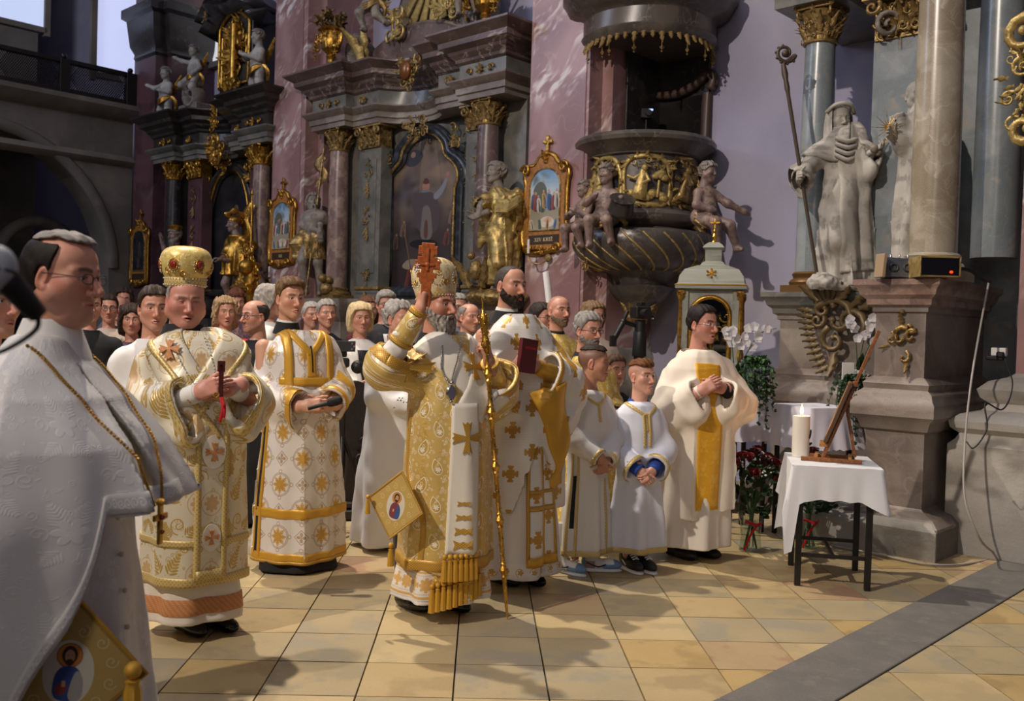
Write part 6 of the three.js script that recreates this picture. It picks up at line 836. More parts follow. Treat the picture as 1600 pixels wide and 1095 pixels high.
{
const b=at(664,478,B.Z - 0.31),t=at(669,381,B.Z - 0.3),g=thing('hand_cross','carved brown wooden hand cross with flared arms held up before the mitre','cross',b,0.12),L=b.distanceTo(t);
const sh=new THREE.Shape();const P=[[0.02,0],[0.022,0.35],[0.034,0.4],[0.034,0.46],[0.046,0.46],[0.046,0.52],[0.026,0.53],[0.026,0.6],[0.06,0.6],[0.06,0.72],[0.046,0.72],[0.046,0.78],[0.028,0.78],[0.028,0.83],[0.044,0.83],[0.044,0.95],[0.03,0.95],[0.03,1]];
sh.moveTo(-P[0][0],0);for(const[x,y]of P)sh.lineTo(x,y*L);for(const[x,y]of P.slice().reverse())sh.lineTo(-x,y*L);
add(g,'cross_body',boxUV(place(new THREE.ExtrudeGeometry(sh,{depth:0.018,bevelSize:0.003,bevelThickness:0.003,bevelSegments:1}),0,0,-0.009)),M.crossWood);add(g,'carved_relief',[box(0.012,0.36*L,0.01,0,0.74*L,0.013,0.003),box(0.07,0.012,0.01,0,0.66*L,0.013,0.003),sphere(0.014,0,0.66*L,0.014,1,0.5,8)],M.crossWood);add(g,'flower_sprig',[place(rosette(0.016,5),-0.052,0.56*L,0.01),place(rosette(0.013,5),-0.05,0.64*L,0.012)],M.white);
g.rotation.z=-0.03;
}
{
const a=ground(793,968),b=at(753,462,B.Z - 0.14),g=thing('bishop_staff','thin gilded staff with beaded knops held upright by the bearded bishop','staff',a,0),v=b.clone().sub(a),L=v.length();g.quaternion.setFromUnitVectors(V(0,1,0),v.clone().normalize());
const pr=[[0,0],[0.006,0.02],[0.009,0.1],[0.012,0.16]];const kn=[0.26,0.52,0.8,1.08,1.28];let y=0.16;for(const k of kn){pr.push([0.0115,k - 0.045],[0.017,k - 0.035],[0.013,k - 0.025],[0.024,k],[0.013,k + 0.025],[0.017,k + 0.035],[0.0115,k + 0.045]);}const T=[[0.012,1.42],[0.022,1.44],[0.026,1.47],[0.018,1.5],[0.016,1.52],[0.022,1.56],[0.024,1.6],[0.02,1.63],[0.01,1.65],[0.006,1.68],[0.003,1.72],[0,1.73]].map(([r,q])=>[r,q*L / 1.73]);pr.push(...T);
add(g,'shaft',lathe(pr.map(([r,q])=>[r,min(q,L)]),14),M.gold);const beads=[];for(let i=0;i<120;i++){const q=0.3 + i*0.0094;const r=0.0118,an=i*1.1;beads.push(sphere(0.0035,r*sin(an),q,r*cos(an),1,1,4));}for(let i=0;i<30;i++){const an=i*2.4;beads.push(sphere(0.005,0.024*sin(an),L*(0.835 + 0.11*i / 30),0.024*cos(an),1,1,5));}add(g,'filigree',beads,M.brass);
}

// --- bishop with the round gold crown, hands folded
const LB=stand(300,985,0.36);
{
const{L}=LB,hd=L(290,469,-0.03);
const shR=L(228,560,-0.02),elR=L(222,648,-0.14),wrR=L(312,612,-0.3),shL=L(352,560,0.06),elL=L(394,628,-0.02),wrL=L(362,604,-0.24);
const g=person({...LB,label:'bishop in round jewelled gold crown and pale gold vestments, hands folded, looking down',fine:0.0036,head:{at:hd,yaw:0.12,pitch:0.14,skin:0xc48a78,hairC:0x9a958e,browC:0x6a5a50,fat:0.8,w:1.06,eye:0.25,mouth:0.35,hair:{line:[0.09,0.06,-0.03,-0.07],t:0.004,c:0xa09a94,c2:0x8a847d}},
hands:[{side:1,el:elR,at:V(...wrR),dir:D3(wrR,L(344,600,-0.32)),palm:LB.dir(V(0.35,-0.1,-1)),style:CURL.fold,thumb:[0.5,0.2]},{side:-1,el:elL,at:V(...wrL),dir:D3(wrL,L(326,612,-0.3)),palm:LB.dir(V(-0.3,0,1)).negate(),style:CURL.fold,thumb:[0.4,0.3]}]});
mitre(g,g.hm,{mat:C.crownGold,y:0.066,tip:-0.1,s:0.97});
const alb=robeField({rows:[[0.09,0.24,0.225,0,0],[0.3,0.215,0.2,0,0],[0.8,0.17,0.15,0,0]],folds:[{n:5,p:2.2,lo:0.004,hi:0.018,tw:0.6},{n:11,p:0.3,lo:0.002,hi:0.005}]});
const am=add(g,'alb',robeMesh(alb,[-0.34,0,-0.32],[0.34,0.8,0.32],0.013),C.albWarm);add(am,'orange_band',ringBand(alb,0.135,0.075,0.003),C.orangeBand);
const rows=[[0.26,0.24,0.235,0,0],[0.6,0.235,0.23,0,0.01],[0.95,0.23,0.225,0,0.02],[1.2,0.23,0.2,0,0.015],[1.35,0.235,0.16,0,0],[1.41,0.19,0.13,0,-0.01],[1.455,0.11,0.09,0,-0.01]];
const f=robeField({rows,folds:[{n:4,p:1.9,lo:0.002,hi:0.014,y0:1.15,y1:0.3,tw:0.4},{n:9,p:0.5,lo:0,hi:0.005,y0:1.1,y1:0.3}],k:0.06,arms:[{sh:shR,el:elR,wr:[0,1,2].map((i)=>lerp(elR[i],wrR[i],0.8)),r:[0.1,0.105,0.085],drop:{e:[0,-0.06,0],w:[0,-0.17,0.03],r0:0.07,r1:0.05},wob:0.009},{sh:shL,el:elL,wr:[0,1,2].map((i)=>lerp(elL[i],wrL[i],0.62)),r:[0.1,0.1,0.085],drop:{e:[0,-0.05,0],w:[0.02,-0.17,0],r0:0.07,r1:0.05},wob:0.009}],neck:[hd[0],1.5,hd[2]- 0.02,0.1]});
f.body=Object.assign((x,y,z)=>max(f.torso(x,y,z),0.27 - y),{rows:f.rows});
const cut=Object.assign((x,y,z)=>smax(f(x,y,z),0.27 - y,0.006),{arms:f.arms,rows:f.rows,torso:f.torso});
const mesh=add(g,'sakkos',robeMesh(cut,[-0.55,0.22,-0.4],[0.55,1.62,0.6],0.011),C.paleGold);
add(mesh,'hem_trim',[ringBand(f.body,0.275,0.04,0.006),ringBand(f.body,0.46,0.03,0.006)],C.trimPale);
for(const i of[0,1])add(mesh,'sleeve_trim',cuffBand(f,i,0.04,(i?0.62*V(...elL).distanceTo(V(...wrL)):0.8*V(...elR).distanceTo(V(...wrR)))- 0.004,0.005,0.3),C.trimPale);
for(const s of[-1,1]){const q=s<0?wrR:wrL,e=s<0?elR:elL;add(g,'cuff',tube([V(...e).lerp(V(...q),0.6),V(...e).lerp(V(...q),0.98)],()=>0.045,16),C.alb);}
// broad collar-like stole and its end down the front
const ftop=(x,y,z)=>lerp(f.body(x,y,z),f(x,y,z),sstep(1.12,1.3,y));
const om=[];for(const s of[-1,1])om.push(strap(ftop,[[s*-0.06,1.06,0.26],[s*0.06,1.2,0.23],[s*0.15,1.34,0.13],[s*0.17,1.46,-0.02],[s*0.1,1.5,-0.13]],0.18,(p)=>V(0,p.y - 0.14,-0.03),34,0.014 + 0.003*s,8));
const fa=Math.atan2(...(()=>{const q=L(338,760,-0.25);return[q[0],q[2]];})());om.push(frontPanel(f.body,fa - 0.28,fa + 0.28,0.31,1.02,0.014,8,26));
const o=add(g,'omophorion',om,C.paleGold);const tr=[];for(const s of[-1,1])tr.push(frontPanel(f.body,fa + s*0.28 - 0.05,fa + s*0.28 + 0.05,0.31,1.02,0.018,2,24));tr.push(frontPanel(f.body,fa - 0.3,fa + 0.3,0.3,0.35,0.019,8,2));for(const s of[-1,1])tr.push(strap(ftop,[[s*-0.1,0.98,0.28],[s*0.03,1.13,0.26],[s*0.14,1.27,0.18],[s*0.22,1.4,0.0]],0.025,(p)=>V(0,p.y - 0.1,-0.03),30,0.02,2));add(o,'stole_trim',tr,C.trimPale);
const tan=(a)=>V(cos(a),0,-sin(a));const ov=(r,k)=>{const l=[];for(let i=0;i<20;i++)l.push([r*cos(i / 20*6.283),r*k*sin(i / 20*6.283)]);return l;};
for(const[a,y,r]of[[fa,0.9,0.055],[fa,0.5,0.045]]){add(o,'oval_medallion',badge(f.body,[0.2*sin(a),y,0.2*cos(a)],tan(a),V(0,1,0),ov(r,1.45),0.016),C.omophor);add(o,'medallion_cross',badge(f.body,[0.2*sin(a),y,0.2*cos(a)],tan(a),V(0,1,0),crossOutline(r*0.8),0.021),C.orangeBand);}
const cq=L(243,530,-0.25);add(o,'medallion_cross',badge(ftop,[-0.13,1.35,0.12],V(0.93,0.0,0.36).normalize(),V(0.1,0.8,-0.5).normalize(),crossOutline(0.05,0.5),0.026,0.002),C.orangeBand);
add(g,'collar',collarRing([hd[0],hd[1]- 0.2,hd[2]- 0.035],0.122,0.092,0.085,0),C.black);
const ch=[];for(const s of[-1,1])for(const p of curve([V(s*0.08 + hd[0],1.42,0.12),V(s*0.06,1.25,0.26),V(0.03,1.1,0.3)],22)){const q=march(f,[p.x,p.y,0.6],[0,0,-1],0.9);if(q)ch.push(sphere(0.004,q[0],q[1],q[2]+ 0.02,1,1,4));}add(g,'pendant_chain',ch,M.silver);
const s1=L(292,990,-0.05),s2=L(338,975,0.0);shoes(g,[[s1[0],s1[2]- 0.02,0.5],[s2[0],s2[2]- 0.04,0.6]],M.blackGloss);
add(g,'ring',place(new THREE.TorusGeometry(0.011,0.004,6,12),...L(338,617,-0.4)),M.gold);
}
{const p=at(345,610,LB.Z - 0.34),g=thing('hand_cross','dark red wooden hand cross with red ribbon between the folded hands of the crowned bishop','cross',p,0.3);const h=0.15;add(g,'cross_body',[box(0.022,h,0.014,0,h / 2 - 0.03,0,0.003),box(0.034,0.05,0.014,0,h - 0.04,0,0.003)],std({color:0x4a1712,roughness:0.4}));add(g,'ribbon',[tube(curve([V(0,-0.03,0.01),V(0.008,-0.08,0.03),V(-0.004,-0.14,0.03)],8),()=>[0.008,0.003],5),tube(curve([V(0.004,-0.03,0.01),V(0.016,-0.07,0.03),V(0.014,-0.12,0.03)],8),()=>[0.007,0.003],5)],C.red);}

// --- young deacon with the microphone
const DE=stand(465,885,0.55);
{
const{L}=DE,hd=L(453,467,0),shR=L(416,542,-0.02),elR=L(412,618,-0.1),wrR=L(478,634,-0.26),shL=L(512,534,0.1),elL=L(532,606,0.05),wrL=L(514,634,-0.16);
const g=person({...DE,label:'young man in white and gold roundel vestment holding a black microphone at his waist',fine:0.0037,head:{at:hd,yaw:0.12,pitch:-0.02,skin:0xc9977c,hairC:0x6a5038,browC:0x5a4230,stubble:0.12,w:0.97,hair:{line:[0.082,0.04,0.0,-0.07],t:0.006,top:0.018,fr:0.008,wave:0.004,c:0x7a5e40,c2:0x4a3826}},
hands:[{side:1,el:elR,at:V(...wrR),dir:D3(wrR,L(504,632,-0.27)),palm:DE.dir(V(0.3,-0.2,-1)),style:CURL.clasp,thumb:[0.5,0.5]},{side:-1,el:elL,at:V(...wrL),dir:D3(wrL,L(486,638,-0.22)),palm:DE.dir(V(-0.2,0.5,-0.8)),style:CURL.clasp,thumb:[0.5,0.5]}]});
const rows=[[0.06,0.275,0.25,0,0],[0.4,0.265,0.235,0,0],[0.85,0.23,0.2,0,0],[1.15,0.215,0.165,0,0],[1.33,0.215,0.14,0,-0.005],[1.42,0.17,0.11,0,-0.01],[1.465,0.09,0.08,0,-0.01]];
const f=robeField({rows,folds:[{n:4,p:0.9,lo:0.004,hi:0.024,y0:1.15,y1:0.1,tw:0.3,sharp:1},{n:9,p:2,lo:0.001,hi:0.007,y0:1.1,y1:0.1}],k:0.05,arms:[{sh:shR,el:elR,wr:[0,1,2].map((i)=>lerp(elR[i],wrR[i],0.86)),r:[0.085,0.085,0.075],drop:{e:[0,-0.02,0],w:[0,-0.09,0.01],r0:0.06,r1:0.045},wob:0.008},{sh:shL,el:elL,wr:[0,1,2].map((i)=>lerp(elL[i],wrL[i],0.8)),r:[0.085,0.085,0.075],drop:{e:[0,-0.02,0],w:[0,-0.09,0],r0:0.06,r1:0.045},wob:0.008}],hem:(x,y,z)=>0.07,neck:[hd[0],1.5,hd[2]- 0.04,0.07]});
f.body=Object.assign((x,y,z)=>max(f.torso(x,y,z),0.065 - y),{rows:f.rows});
const mesh=add(g,'dalmatic',robeMesh(f,[-0.5,0,-0.4],[0.5,1.56,0.5],0.011),C.roundels);
const tr=[ringBand(f.body,0.085,0.045,0.005),ringBand(f.body,0.34,0.055,0.005),ringBand(f.body,1.13,0.05,0.01,40,-1.1,1.1)];add(mesh,'gold_bands',tr,C.goldPlain);
add(mesh,'gold_fringe',ringBand(f.body,0.062,0.024,0.007),C.trim);
for(const s of[-1,1])add(mesh,'gold_stripe',strap(f.body,[[s*0.13,1.13,0.3],[s*0.13,1.25,0.26],[s*0.13,1.36,0.18],[s*0.13,1.45,0.06],[s*0.12,1.46,-0.08]],0.045,(p)=>V(p.x,p.y - 0.15,-0.05),26,0.012,3),C.goldPlain);
add(mesh,'neck_band',[strap(f,[[0.0,1.2,0.3],[0.0,1.3,0.26],[0.0,1.36,0.2]],0.055,(p)=>V(p.x,p.y - 0.05,-0.1),16,0.006,3),...[-1,1].map((s)=>strap(f,[[s*0.0,1.35,0.2],[s*0.06,1.39,0.14],[s*0.1,1.44,0.04],[s*0.1,1.46,-0.05]],0.04,(p)=>V(0,p.y - 0.1,-0.03),16,0.006,3))],C.goldPlain);add(mesh,'front_slit',strap(f,[[0.003,1.23,0.3],[0.003,1.3,0.26],[0.0,1.38,0.18]],0.008,(p)=>V(p.x,p.y - 0.05,-0.1),14,0.008,2),C.black);
for(const i of[0,1]){const Ln=i?0.8*V(...elL).distanceTo(V(...wrL)):0.86*V(...elR).distanceTo(V(...wrR));add(mesh,'sleeve_band',cuffBand(f,i,0.04,Ln - 0.003,0.005,0.3),C.goldPlain);add(mesh,'sleeve_band',cuffBand(f,i,0.05,Ln*0.3,0.005,0.3),C.goldPlain);}
const sa=L(408,760,-0.15),an=Math.atan2(sa[0],sa[2]);add(mesh,'slit_border',[-1,1].map((s)=>frontPanel(f.body,an + s*0.085 - 0.035,an + s*0.085 + 0.035,0.1,1.0,0.006,2,30)),C.goldPlain);add(mesh,'side_slit',frontPanel(f.body,an - 0.045,an + 0.045,0.1,0.98,0.004,2,30),C.black);add(mesh,'slit_buttons',[0.15,0.4,0.62,0.85].map((y)=>{const q=f.rows(y);return sphere(0.008,(q[0]+ 0.02)*sin(an),y,(q[1]+ 0.02)*cos(an),1,1,6);}),pearlMat);
const cas=robeField({rows:[[0.01,0.25,0.225,0,0.01],[0.12,0.225,0.2,0,0],[0.4,0.17,0.15,0,0]],folds:[{n:6,p:1,lo:0.003,hi:0.01}]});add(g,'cassock',robeMesh(cas,[-0.34,-0.02,-0.32],[0.34,0.4,0.32],0.013),C.black);
add(g,'collar',collarRing([hd[0],hd[1]- 0.215,hd[2]- 0.04],0.088,0.066,0.075),C.black);add(g,'collar_edge',collarRing([hd[0],hd[1]- 0.142,hd[2]- 0.034],0.066,0.062,0.014),C.alb);
}
{const a=at(497,634,DE.Z - 0.32),b=at(534,624,DE.Z - 0.3),g=thing('microphone','black hand microphone held by the young man in white and gold','microphone',a,0),v=b.clone().sub(a);g.quaternion.setFromUnitVectors(V(0,1,0),v.clone().normalize());const L=v.length();add(g,'handle',lathe([[0,-0.06],[0.012,-0.06],[0.012,0.02],[0.017,L*0.45]],14),M.black);add(g,'head',lathe([[0.02,L*0.4],[0.026,L*0.5],[0.029,L*0.75],[0.024,L*0.95],[0.012,L*1.03],[0,L*1.04]],16),C.black);}

// --- tall bearded priest with the red book
const EB=stand(800,912,0.6);
{
const{L}=EB,hd=L(798,447,0),shR=L(752,530,0.0),elR=L(758,606,-0.1),wrR=L(806,576,-0.28),shL=L(850,528,0.12),elL=L(884,596,0.02),wrL=L(838,572,-0.2);
const g=person({...EB,label:'tall dark bearded priest in white vestment with gold stepped crosses holding a red book',fine:0.0036,head:{at:hd,yaw:0.08,pitch:0.0,skin:0xc79279,hairC:0x2d2621,browC:0x241c18,nose:1.15,shaved:0.62,shL:[0.055,0.55],stubble:0.35,hair:{line:[0.1,0.06,0.0,-0.06],t:0.0015,wave:0.0006,c:0x4a4440,c2:0x35302c},beard:{len:0.024,t:0.007,c:0x211a17,c2:0x33291f}},
hands:[{side:1,el:elR,at:V(...wrR),dir:D3(wrR,L(826,553,-0.3)),palm:EB.dir(V(0.5,0.1,-0.7)),style:CURL.clasp,thumb:[0.5,0.3]},{side:-1,el:elL,at:V(...wrL),dir:D3(wrL,L(815,572,-0.28)),palm:EB.dir(V(-0.5,0.3,-0.8)),style:CURL.clasp,thumb:[0.5,0.4]}]});
const alb=robeField({rows:[[0.08,0.27,0.25,0,0],[0.35,0.25,0.23,0,0],[0.9,0.21,0.18,0,0]],folds:[{n:6,p:1.6,lo:0.004,hi:0.022,tw:0.6},{n:13,p:0.3,lo:0.002,hi:0.006}]});
const am=add(g,'alb',robeMesh(alb,[-0.36,0,-0.34],[0.36,0.9,0.34],0.012),C.alb);add(am,'embroidered_hem',ringBand(alb,0.092,0.085,0.003),C.embroid2);
const rows=[[0.45,0.3,0.25,0,-0.02],[0.75,0.29,0.24,0,-0.01],[1.05,0.27,0.21,0,0],[1.3,0.235,0.175,0,0.0],[1.44,0.225,0.145,0,-0.005],[1.53,0.17,0.12,0,-0.01],[1.6,0.085,0.085,0,-0.01]];
const f=robeField({rows,folds:[{n:5,p:0.2,lo:0.003,hi:0.02,y0:1.2,y1:0.5,tw:0.6},{n:10,p:2,lo:0.001,hi:0.008,y0:1.2,y1:0.5}],k:0.06,arms:[{sh:shR,el:elR,wr:[0,1,2].map((i)=>lerp(elR[i],wrR[i],0.75)),r:[0.095,0.1,0.095],drop:{e:[0,-0.05,0],w:[0.0,-0.2,0],r0:0.075,r1:0.055},wob:0.009},{sh:shL,el:elL,wr:[0,1,2].map((i)=>lerp(elL[i],wrL[i],0.72)),r:[0.095,0.105,0.1],drop:{e:[0.03,-0.1,0],w:[0.06,-0.52,0.0],r0:0.1,r1:0.06},wob:0.009}],hem:(x,y,z)=>0.46 + 0.38*sstep(0.02,0.2,z)*sstep(0.16,0.02,abs(x - 0.0)),neck:[hd[0],1.63,hd[2]- 0.04,0.07]});
f.body=Object.assign((x,y,z)=>max(f.torso(x,y,z),0.3 - y),{rows:f.rows});
const mesh=add(g,'phelonion',robeMesh(f,[-0.55,0.3,-0.42],[0.6,1.64,0.55],0.011),C.crosses);
for(const i of[0,1]){add(mesh,'sleeve_trim',cuffBand(f,i,0.03,(i?0.72*V(...elL).distanceTo(V(...wrL)):0.75*V(...elR).distanceTo(V(...wrR)))- 0.003,0.005,0.32),C.trim);}
const cuf=(e,w)=>tube([V(...e).lerp(V(...w),0.5),V(...e).lerp(V(...w),0.99)],(t)=>lerp(0.058,0.043,t),18);add(g,'gold_cuff',cuf(elR,wrR),C.goldPlain);add(g,'gold_cuff',cuf(elL,wrL),C.goldPlain);
// gold lining hanging open under the arms, apron and stole
const ln=L(824,600,-0.16);add(g,'gold_lining',strap(f,[[0.04,1.18,0.3],[0.1,1.02,0.3],[0.16,0.8,0.28],[0.2,0.6,0.26]],(v)=>lerp(0.2,0.1,v),(p)=>V(p.x*0.3,p.y,0),24,0.012,8),C.goldPlain);
const st=add(g,'stole',frontPanel(alb,-0.32,0.62,0.21,0.92,0.02,14,28),C.crosses);add(st,'stole_trim',[frontPanel(alb,-0.34,-0.26,0.21,0.92,0.026,2,24),frontPanel(alb,0.12,0.2,0.21,0.92,0.026,2,24),frontPanel(alb,0.56,0.64,0.21,0.92,0.026,2,24),frontPanel(alb,-0.33,0.63,0.47,0.5,0.025,14,2),frontPanel(alb,-0.33,0.63,0.57,0.59,0.025,14,2)],C.trim);add(st,'fringe',frontPanel(alb,-0.34,0.64,0.16,0.215,0.024,14,2),C.goldPlain);
add(g,'belt',ringBand(alb,0.88,0.06,0.025),C.goldPlain);
add(g,'collar',collarRing([hd[0],hd[1]- 0.22,hd[2]- 0.04],0.092,0.068,0.075),C.black);add(g,'collar_edge',collarRing([hd[0],hd[1]- 0.147,hd[2]- 0.034],0.068,0.064,0.018),C.alb);
const s1=L(790,922,-0.05),s2=L(835,912,-0.02);shoes(g,[[s1[0],s1[2]- 0.06,0.2],[s2[0],s2[2]- 0.06,0]],M.blackGloss);
}
{const p=at(824,556,EB.Z - 0.33),g=thing('red_book','dark red bound book held upright by the tall bearded priest','book',p,0.75);g.rotation.z=-0.12;add(g,'cover',[box(0.125,0.19,0.004,0,0,0.012,0.002),box(0.125,0.19,0.004,0,0,-0.012,0.002),box(0.004,0.19,0.026,-0.062,0,0,0.002)],std({map:canvasTex(128,192,(c,w,h)=>{c.fillStyle='#5a1116';c.fillRect(0,0,w,h);}),roughness:0.45}));add(g,'pages',box(0.118,0.18,0.02,0.001,0,0,0.001),M.white);const l=[];for(let i=0;i<5;i++)l.push(box(0.012 + 0.004*(i%2),0.014,0.001,-0.03 + i*0.018,0.045,0.0145,0));add(g,'cover_print',l,C.red);}

// --- friar in cream chasuble with yellow strip
const MK=stand(1085,872,0.3);
{
const{L}=MK,hd=L(1098,507,0),shR=L(1048,578,-0.02),elR=L(1036,644,-0.1),wrR=L(1096,610,-0.28),shL=L(1136,572,0.06),elL=L(1158,632,0),wrL=L(1128,606,-0.22);
const g=person({...MK,label:'man with spectacles in cream hooded chasuble with yellow centre strip, hands joined',fine:0.0037,head:{at:hd,yaw:0.38,pitch:0.0,skin:0xc18a76,hairC:0x241d1a,nose:1.2,mouth:0.75,stubble:0.18,hair:{line:[0.088,0.035,-0.015,-0.08],t:0.01,top:0.01,wave:0.003,c:0x2e2622,c2:0x191412},glasses:{rx:0.021,ry:0.014,mat:M.silver,th:0.0012}},
hands:[{side:1,el:elR,at:V(...wrR),dir:D3(wrR,L(1120,596,-0.3)),palm:MK.dir(V(0.3,-0.3,-1)),style:CURL.fold,thumb:[0.4,0.3]},{side:-1,el:elL,at:V(...wrL),dir:D3(wrL,L(1104,602,-0.3)),palm:MK.dir(V(-0.3,-0.3,-0.8)),style:CURL.fold,thumb:[0.4,0.3]}]});
const alb=robeField({rows:[[0.1,0.235,0.215,-0.02,0],[0.35,0.225,0.205,-0.01,0],[0.8,0.2,0.17,0,0]],folds:[{n:5,p:0.4,lo:0.004,hi:0.02,tw:0.5},{n:11,p:2.3,lo:0.002,hi:0.006}]});add(g,'alb',robeMesh(alb,[-0.34,0.02,-0.3],[0.34,0.8,0.3],0.012),C.albWarm);
const rows=[[0.31,0.25,0.225,0,0],[0.6,0.25,0.22,0,0.005],[0.9,0.25,0.205,0,0.01],[1.12,0.245,0.18,0,0.005],[1.28,0.225,0.145,0,-0.005],[1.36,0.17,0.115,0,-0.01],[1.41,0.09,0.085,0,-0.01]];
const f=robeField({rows,folds:[{n:4,p:2.4,lo:0.003,hi:0.034,y0:1.1,y1:0.4,tw:0.3,sharp:1},{n:9,p:1,lo:0.002,hi:0.008,y0:1.1,y1:0.35}],k:0.07,arms:[{sh:shR,el:elR,wr:[0,1,2].map((i)=>lerp(elR[i],wrR[i],0.9)),r:[0.085,0.1,0.078],drop:{e:[0,-0.06,0],w:[0,-0.13,0.01],r0:0.08,r1:0.055},wob:0.011},{sh:shL,el:elL,wr:[0,1,2].map((i)=>lerp(elL[i],wrL[i],0.86)),r:[0.085,0.1,0.078],drop:{e:[0,-0.06,0],w:[0.02,-0.13,0.01],r0:0.08,r1:0.055},wob:0.011}],hem:(x,y,z)=>0.32 + 0.03*sin(x*9),neck:[hd[0],1.46,hd[2]- 0.03,0.085]});
f.body=Object.assign((x,y,z)=>max(f.torso(x,y,z),0.31 - y),{rows:f.rows});
const mesh=add(g,'chasuble',robeMesh(f,[-0.5,0.26,-0.38],[0.5,1.5,0.5],0.011),C.cream);
const fa=Math.atan2(...(()=>{const q=L(1108,690,-0.22);return[q[0],q[2]];})());const YP=(y,r)=>[r*sin(fa),y,r*cos(fa)];add(g,'yellow_strip',strap(f.body,[YP(0.375,0.36),YP(0.7,0.36),YP(1.0,0.33),YP(1.2,0.28),YP(1.3,0.22),YP(1.35,0.18)],0.17,(p)=>V(0,p.y - 0.02 - 0.08*sstep(1.15,1.35,p.y),0),44,0.012,8),C.yellowSilk);
const hood=[];const hx=hd[0],hz=hd[2]- 0.045;hood.push(grid(36,8,(u,v)=>{const a=u*2*PI,back=0.5 - 0.5*cos(a),r=lerp(0.155,0.1,v)+ 0.012*sin(v*PI)+ 0.03*back*v;return V(hx + r*sin(a),1.3 + v*(0.085 + 0.03*back)+ 0.05*back*(1 - v)- 0.02*(1 - back)*1,hz + r*cos(a)*0.95 + 0.015*(1 - back));}));hood.push(grid(36,4,(u,v)=>{const a=u*2*PI,back=0.5 - 0.5*cos(a),r=0.1 + 0.03*back - 0.02*v;return V(hx + r*sin(a),1.3 + 0.085 + 0.03*back - 0.02*(1 - back)- v*0.06,hz + r*cos(a)*0.95 + 0.015*(1 - back));}));add(g,'hood_collar',hood,C.cream);
add(g,'dark_lining',collarRing([hx,1.33,hz],0.092,0.1,0.06,0),C.black);add(g,'cuff',tube([V(...elR).lerp(V(...wrR),0.7),V(...elR).lerp(V(...wrR),0.97)],()=>0.042,16),C.albWarm);add(g,'cuff',tube([V(...elL).lerp(V(...wrL),0.7),V(...elL).lerp(V(...wrL),0.97)],()=>0.042,16),C.black);
const s1=L(1062,878,-0.02),s2=L(1100,874,0.02),s3=L(1125,858,0.1);shoes(g,[[s1[0],s1[2]- 0.03,0.4],[s2[0],s2[2]- 0.05,0.5]],M.black);
}

// --- two altar boys
function boy(S,o){
const{L}=S,g=person({...S,label:o.label,hs:o.hs,fine:0.0036,head:{...o.head,at:o.hd},hands:o.hands});
const H=o.neckY,rows=[[o.hem,o.w0,o.w0*0.86,0,0],[o.hem + 0.25,o.w0*0.93,o.w0*0.78,0,0],[H*0.6,o.w0*0.8,o.w0*0.66,0,0],[H*0.82,0.165,0.12,0,0],[H*0.93,0.15,0.1,0,-0.005],[H*0.98,0.11,0.085,0,-0.008],[H,0.07,0.065,0,-0.008]];
const f=robeField({rows,folds:[{n:5,p:o.p,lo:0.002,hi:0.02,y0:H*0.75,y1:o.hem,tw:0.5},{n:10,p:o.p + 1,lo:0.001,hi:0.006,y0:H*0.7,y1:o.hem}],k:0.04,wrinkle:0.004,arms:o.arms,hem:()=>o.hem + 0.006,neck:[o.hd[0],H + 0.03,o.hd[2]- 0.03,0.06]});
f.body=Object.assign((x,y,z)=>max(f.torso(x,y,z),o.hem - y),{rows:f.rows});
const m=add(g,'tunic',robeMesh(f,[-0.36,o.hem - 0.05,-0.28],[0.36,H + 0.06,0.36],0.0095),o.mat);
add(m,'hem_trim',ringBand(f.body,o.hem + 0.012,0.032,0.004),C.trimPale);
o.arms.forEach((a,i)=>add(m,'cuff_trim',cuffBand(f,i,0.022,D3(a.el,a.wr).length()- 0.003,0.004,0.22),C.trimPale));
add(m,'neck_trim',[strap(f,[[0,H*0.84,0.24],[0,H*0.9,0.2],[0.0,H*0.945,0.16]],0.028,(p)=>V(p.x,p.y - 0.03,-0.1),14,0.004,2),...[-1,1].map((s)=>strap(f,[[0,H*0.94,0.18],[s*0.05,H*0.955,0.12],[s*0.085,H*0.975,0.03],[s*0.07,H*0.99,-0.06]],0.022,(p)=>V(0,p.y - 0.07,-0.02),14,0.004,2))],C.trimPale);
return{g,f,m};
}
